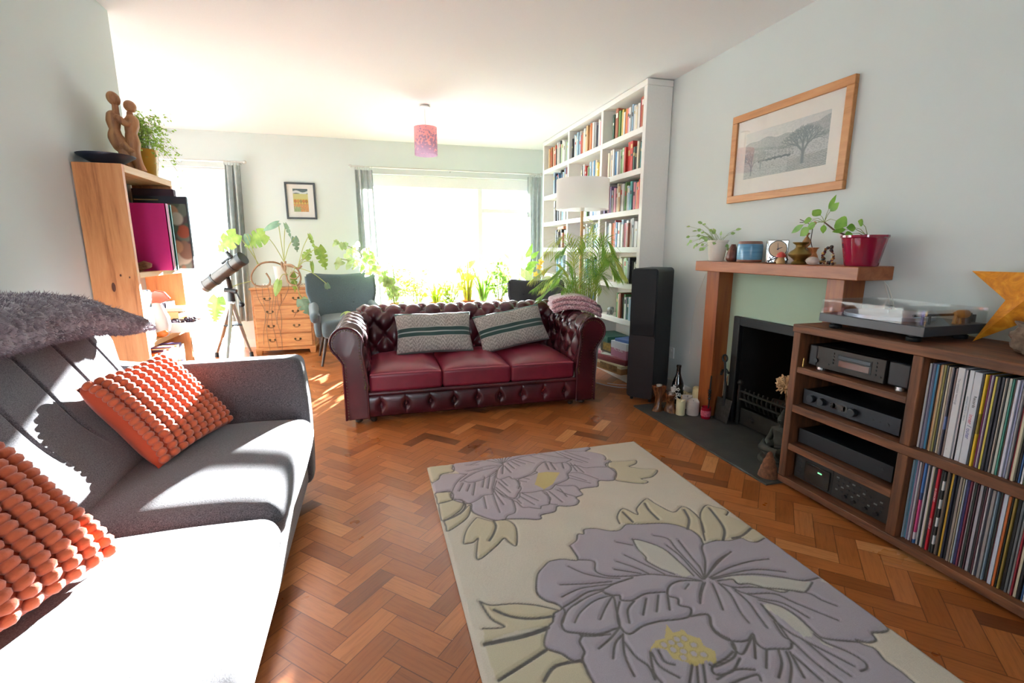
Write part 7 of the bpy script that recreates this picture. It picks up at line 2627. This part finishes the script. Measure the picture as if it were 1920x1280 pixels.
potted('small lime plant at the front edge of the plant bench', .86, 5.64, .03, .06, m_wpot, 'bush', m_lime, .16, .42, 22, 9)
orc = thing('flowering_plant', 'yellow flowering plant with broad leaves close to the bookcase', 'plant', (1.83, 5.20, 0))
MB().lathe([(.11, 0), (.115, .005), (.14, .30), (.145, .32), (.135, .32), (.13, .30), (.0001, .295)], (0, 0, 0), 28).obj('pot', M('grey stoneware'), orc)
s_, l_, f_ = MB(), MB(), MB()
for i, (dx, dy, dz, ln, wd) in enumerate(((-.12, -.06, .72, .19, .09), (.02, -.05, .78, .2, .11), (-.22, -.02, .58, .2, .07), (.06, .02, .66, .18, .08), (-.05, -.1, .6, .18, .08), (-.28, -.08, .48, .2, .06), (-.16, .04, .8, .16, .07), (.0, -.12, .5, .2, .09))):
    tip = V(dx, dy, dz)
    s_.tube(curve([(0, 0, .29), (dx * .3, dy * .3, .29 + (dz - .29) * .6), tip], 5), .004, 6)
    l_.leaf(tip, (dx * 2 + .05, -.25, .55 - .5 * (i % 2)), ln, wd, (dx, -.8, .5), .4, 5)
for (dx, dz) in ((-.02, .92), (.03, .86), (-.06, .84), (.0, .98)):
    s_.tube(curve([(0, 0, .3), (dx * .5, -.02, .6), (dx, -.06, dz)], 5), .003, 6)
    for j in range(5):
        a = 2 * PI * j / 5
        f_.leaf((dx, -.06, dz), (math.cos(a), -.4, math.sin(a)), .042, .03, (0, -1, 0), .2, 3)
s_.obj('stems', m_stem, orc)
l_.obj('leaves', leaf_mat('grey lime leaf', '#A8B878', '#C9CF94', .45), orc, fix=False)
f_.obj('flowers', leaf_mat('yellow petal', '#E0B23E', '#EFCB6A', .4), orc, fix=False)
potted('hand leafed plant behind the corner of the chesterfield back', -.12, 4.52, .09, .16, m_terra, 'star', leaf_mat('fresh star leaf', '#7FA84A', '#B6CC7E', .45), .13, .16, 9, 10, .3006, 'potted_plant', None)
stl = thing('plant_stool', 'small white stool behind the chesterfield carrying the hand leafed plant', 'stool', (-.12, 4.52, 0))
MB().lathe([(.14, .28), (.145, .284), (.145, .3), (.0001, .3)], (0, 0, 0), 28).obj('seat', m_white, stl)
for i in range(3):
    a = i * 2 * PI / 3
    MB().tube([(.09 * math.cos(a), .09 * math.sin(a), .281), (.13 * math.cos(a), .13 * math.sin(a), 0)], .012, 8).obj('leg', m_white, stl)

# palm between the chesterfield and the bookcase
pm = thing('palm', 'tall feathery palm in a pale grey pot behind the chesterfield arm', 'palm', (1.70, 3.62, 0))
MB().lathe([(.085, 0), (.088, .004), (.105, .31), (.108, .33), (.1, .33), (.096, .31), (.0001, .305)], (0, 0, 0), 30).obj('pot', M('pale grey pot', '#B9B8B6', .6), pm)
q = random.Random(19)
st = MB()
fronds = []
for i in range(27):
    a = 2 * PI * i / 27 * 5 + q.uniform(-.2, .2)
    out = q.uniform(.2, .54)
    top = q.uniform(.66, 1.12) - out * .35
    sx = 1.08 if math.cos(a) < 0 else .62
    p0 = Vector((.045 * math.cos(a), .045 * math.sin(a), .30))
    p1 = Vector((.11 * math.cos(a) * sx, .06 * math.sin(a), .30 + top * .62))
    p2 = Vector((out * .6 * math.cos(a) * sx, out * .38 * math.sin(a), .30 + top * .98))
    p3 = Vector((out * 1.1 * math.cos(a) * sx, out * .62 * math.sin(a), .30 + top * (1.0 - out * .45)))
    c_ = curve([p0, p1, p2, p3], 11)
    st.tube(c_, [.0048 - .004 * j / (len(c_) - 1) for j in range(len(c_))], 5)
    lv_ = MB()
    n0 = int(len(c_) * .42)
    for j in range(n0, len(c_)):
        t = (j - n0) / max(1, len(c_) - 1 - n0)
        d = (c_[min(j + 1, len(c_) - 1)] - c_[max(j - 1, 0)]).normalized()
        sd_ = d.cross(Vector((0, 0, 1)))
        if sd_.length < .1:
            sd_ = Vector((-math.sin(a), math.cos(a), 0))
        sd_.normalize()
        ln = .15 * math.sin(PI * (.22 + .70 * t)) + .04
        for s in (-1, 1):
            for hf in (0,):
                bp = c_[j] - (c_[j] - c_[j - 1]) * hf
                lv_.leaf(bp, d * .8 + sd_ * s * .85 + V(0, 0, .02), ln * q.uniform(.85, 1.1), .0095, (0, 0, 1), .30, 4, .1)
    fronds.append(lv_)
st.obj('stems', leaf_mat('palm stem', '#8FA04A', '#B4BC62', .1), pm)
mp1, mp2 = leaf_mat('palm green', '#6C9A3C', '#9CC05A', .5), leaf_mat('palm yellow green', '#A6B848', '#CCD070', .55)
for i, f in enumerate(fronds):
    f.obj('frond', mp2 if i % 3 == 0 else mp1, pm, fix=False)
MB().lathe([(.097, .305), (.05, .312), (.0001, .315)], (0, 0, 0), 20).obj('soil', M('potting soil'), pm)
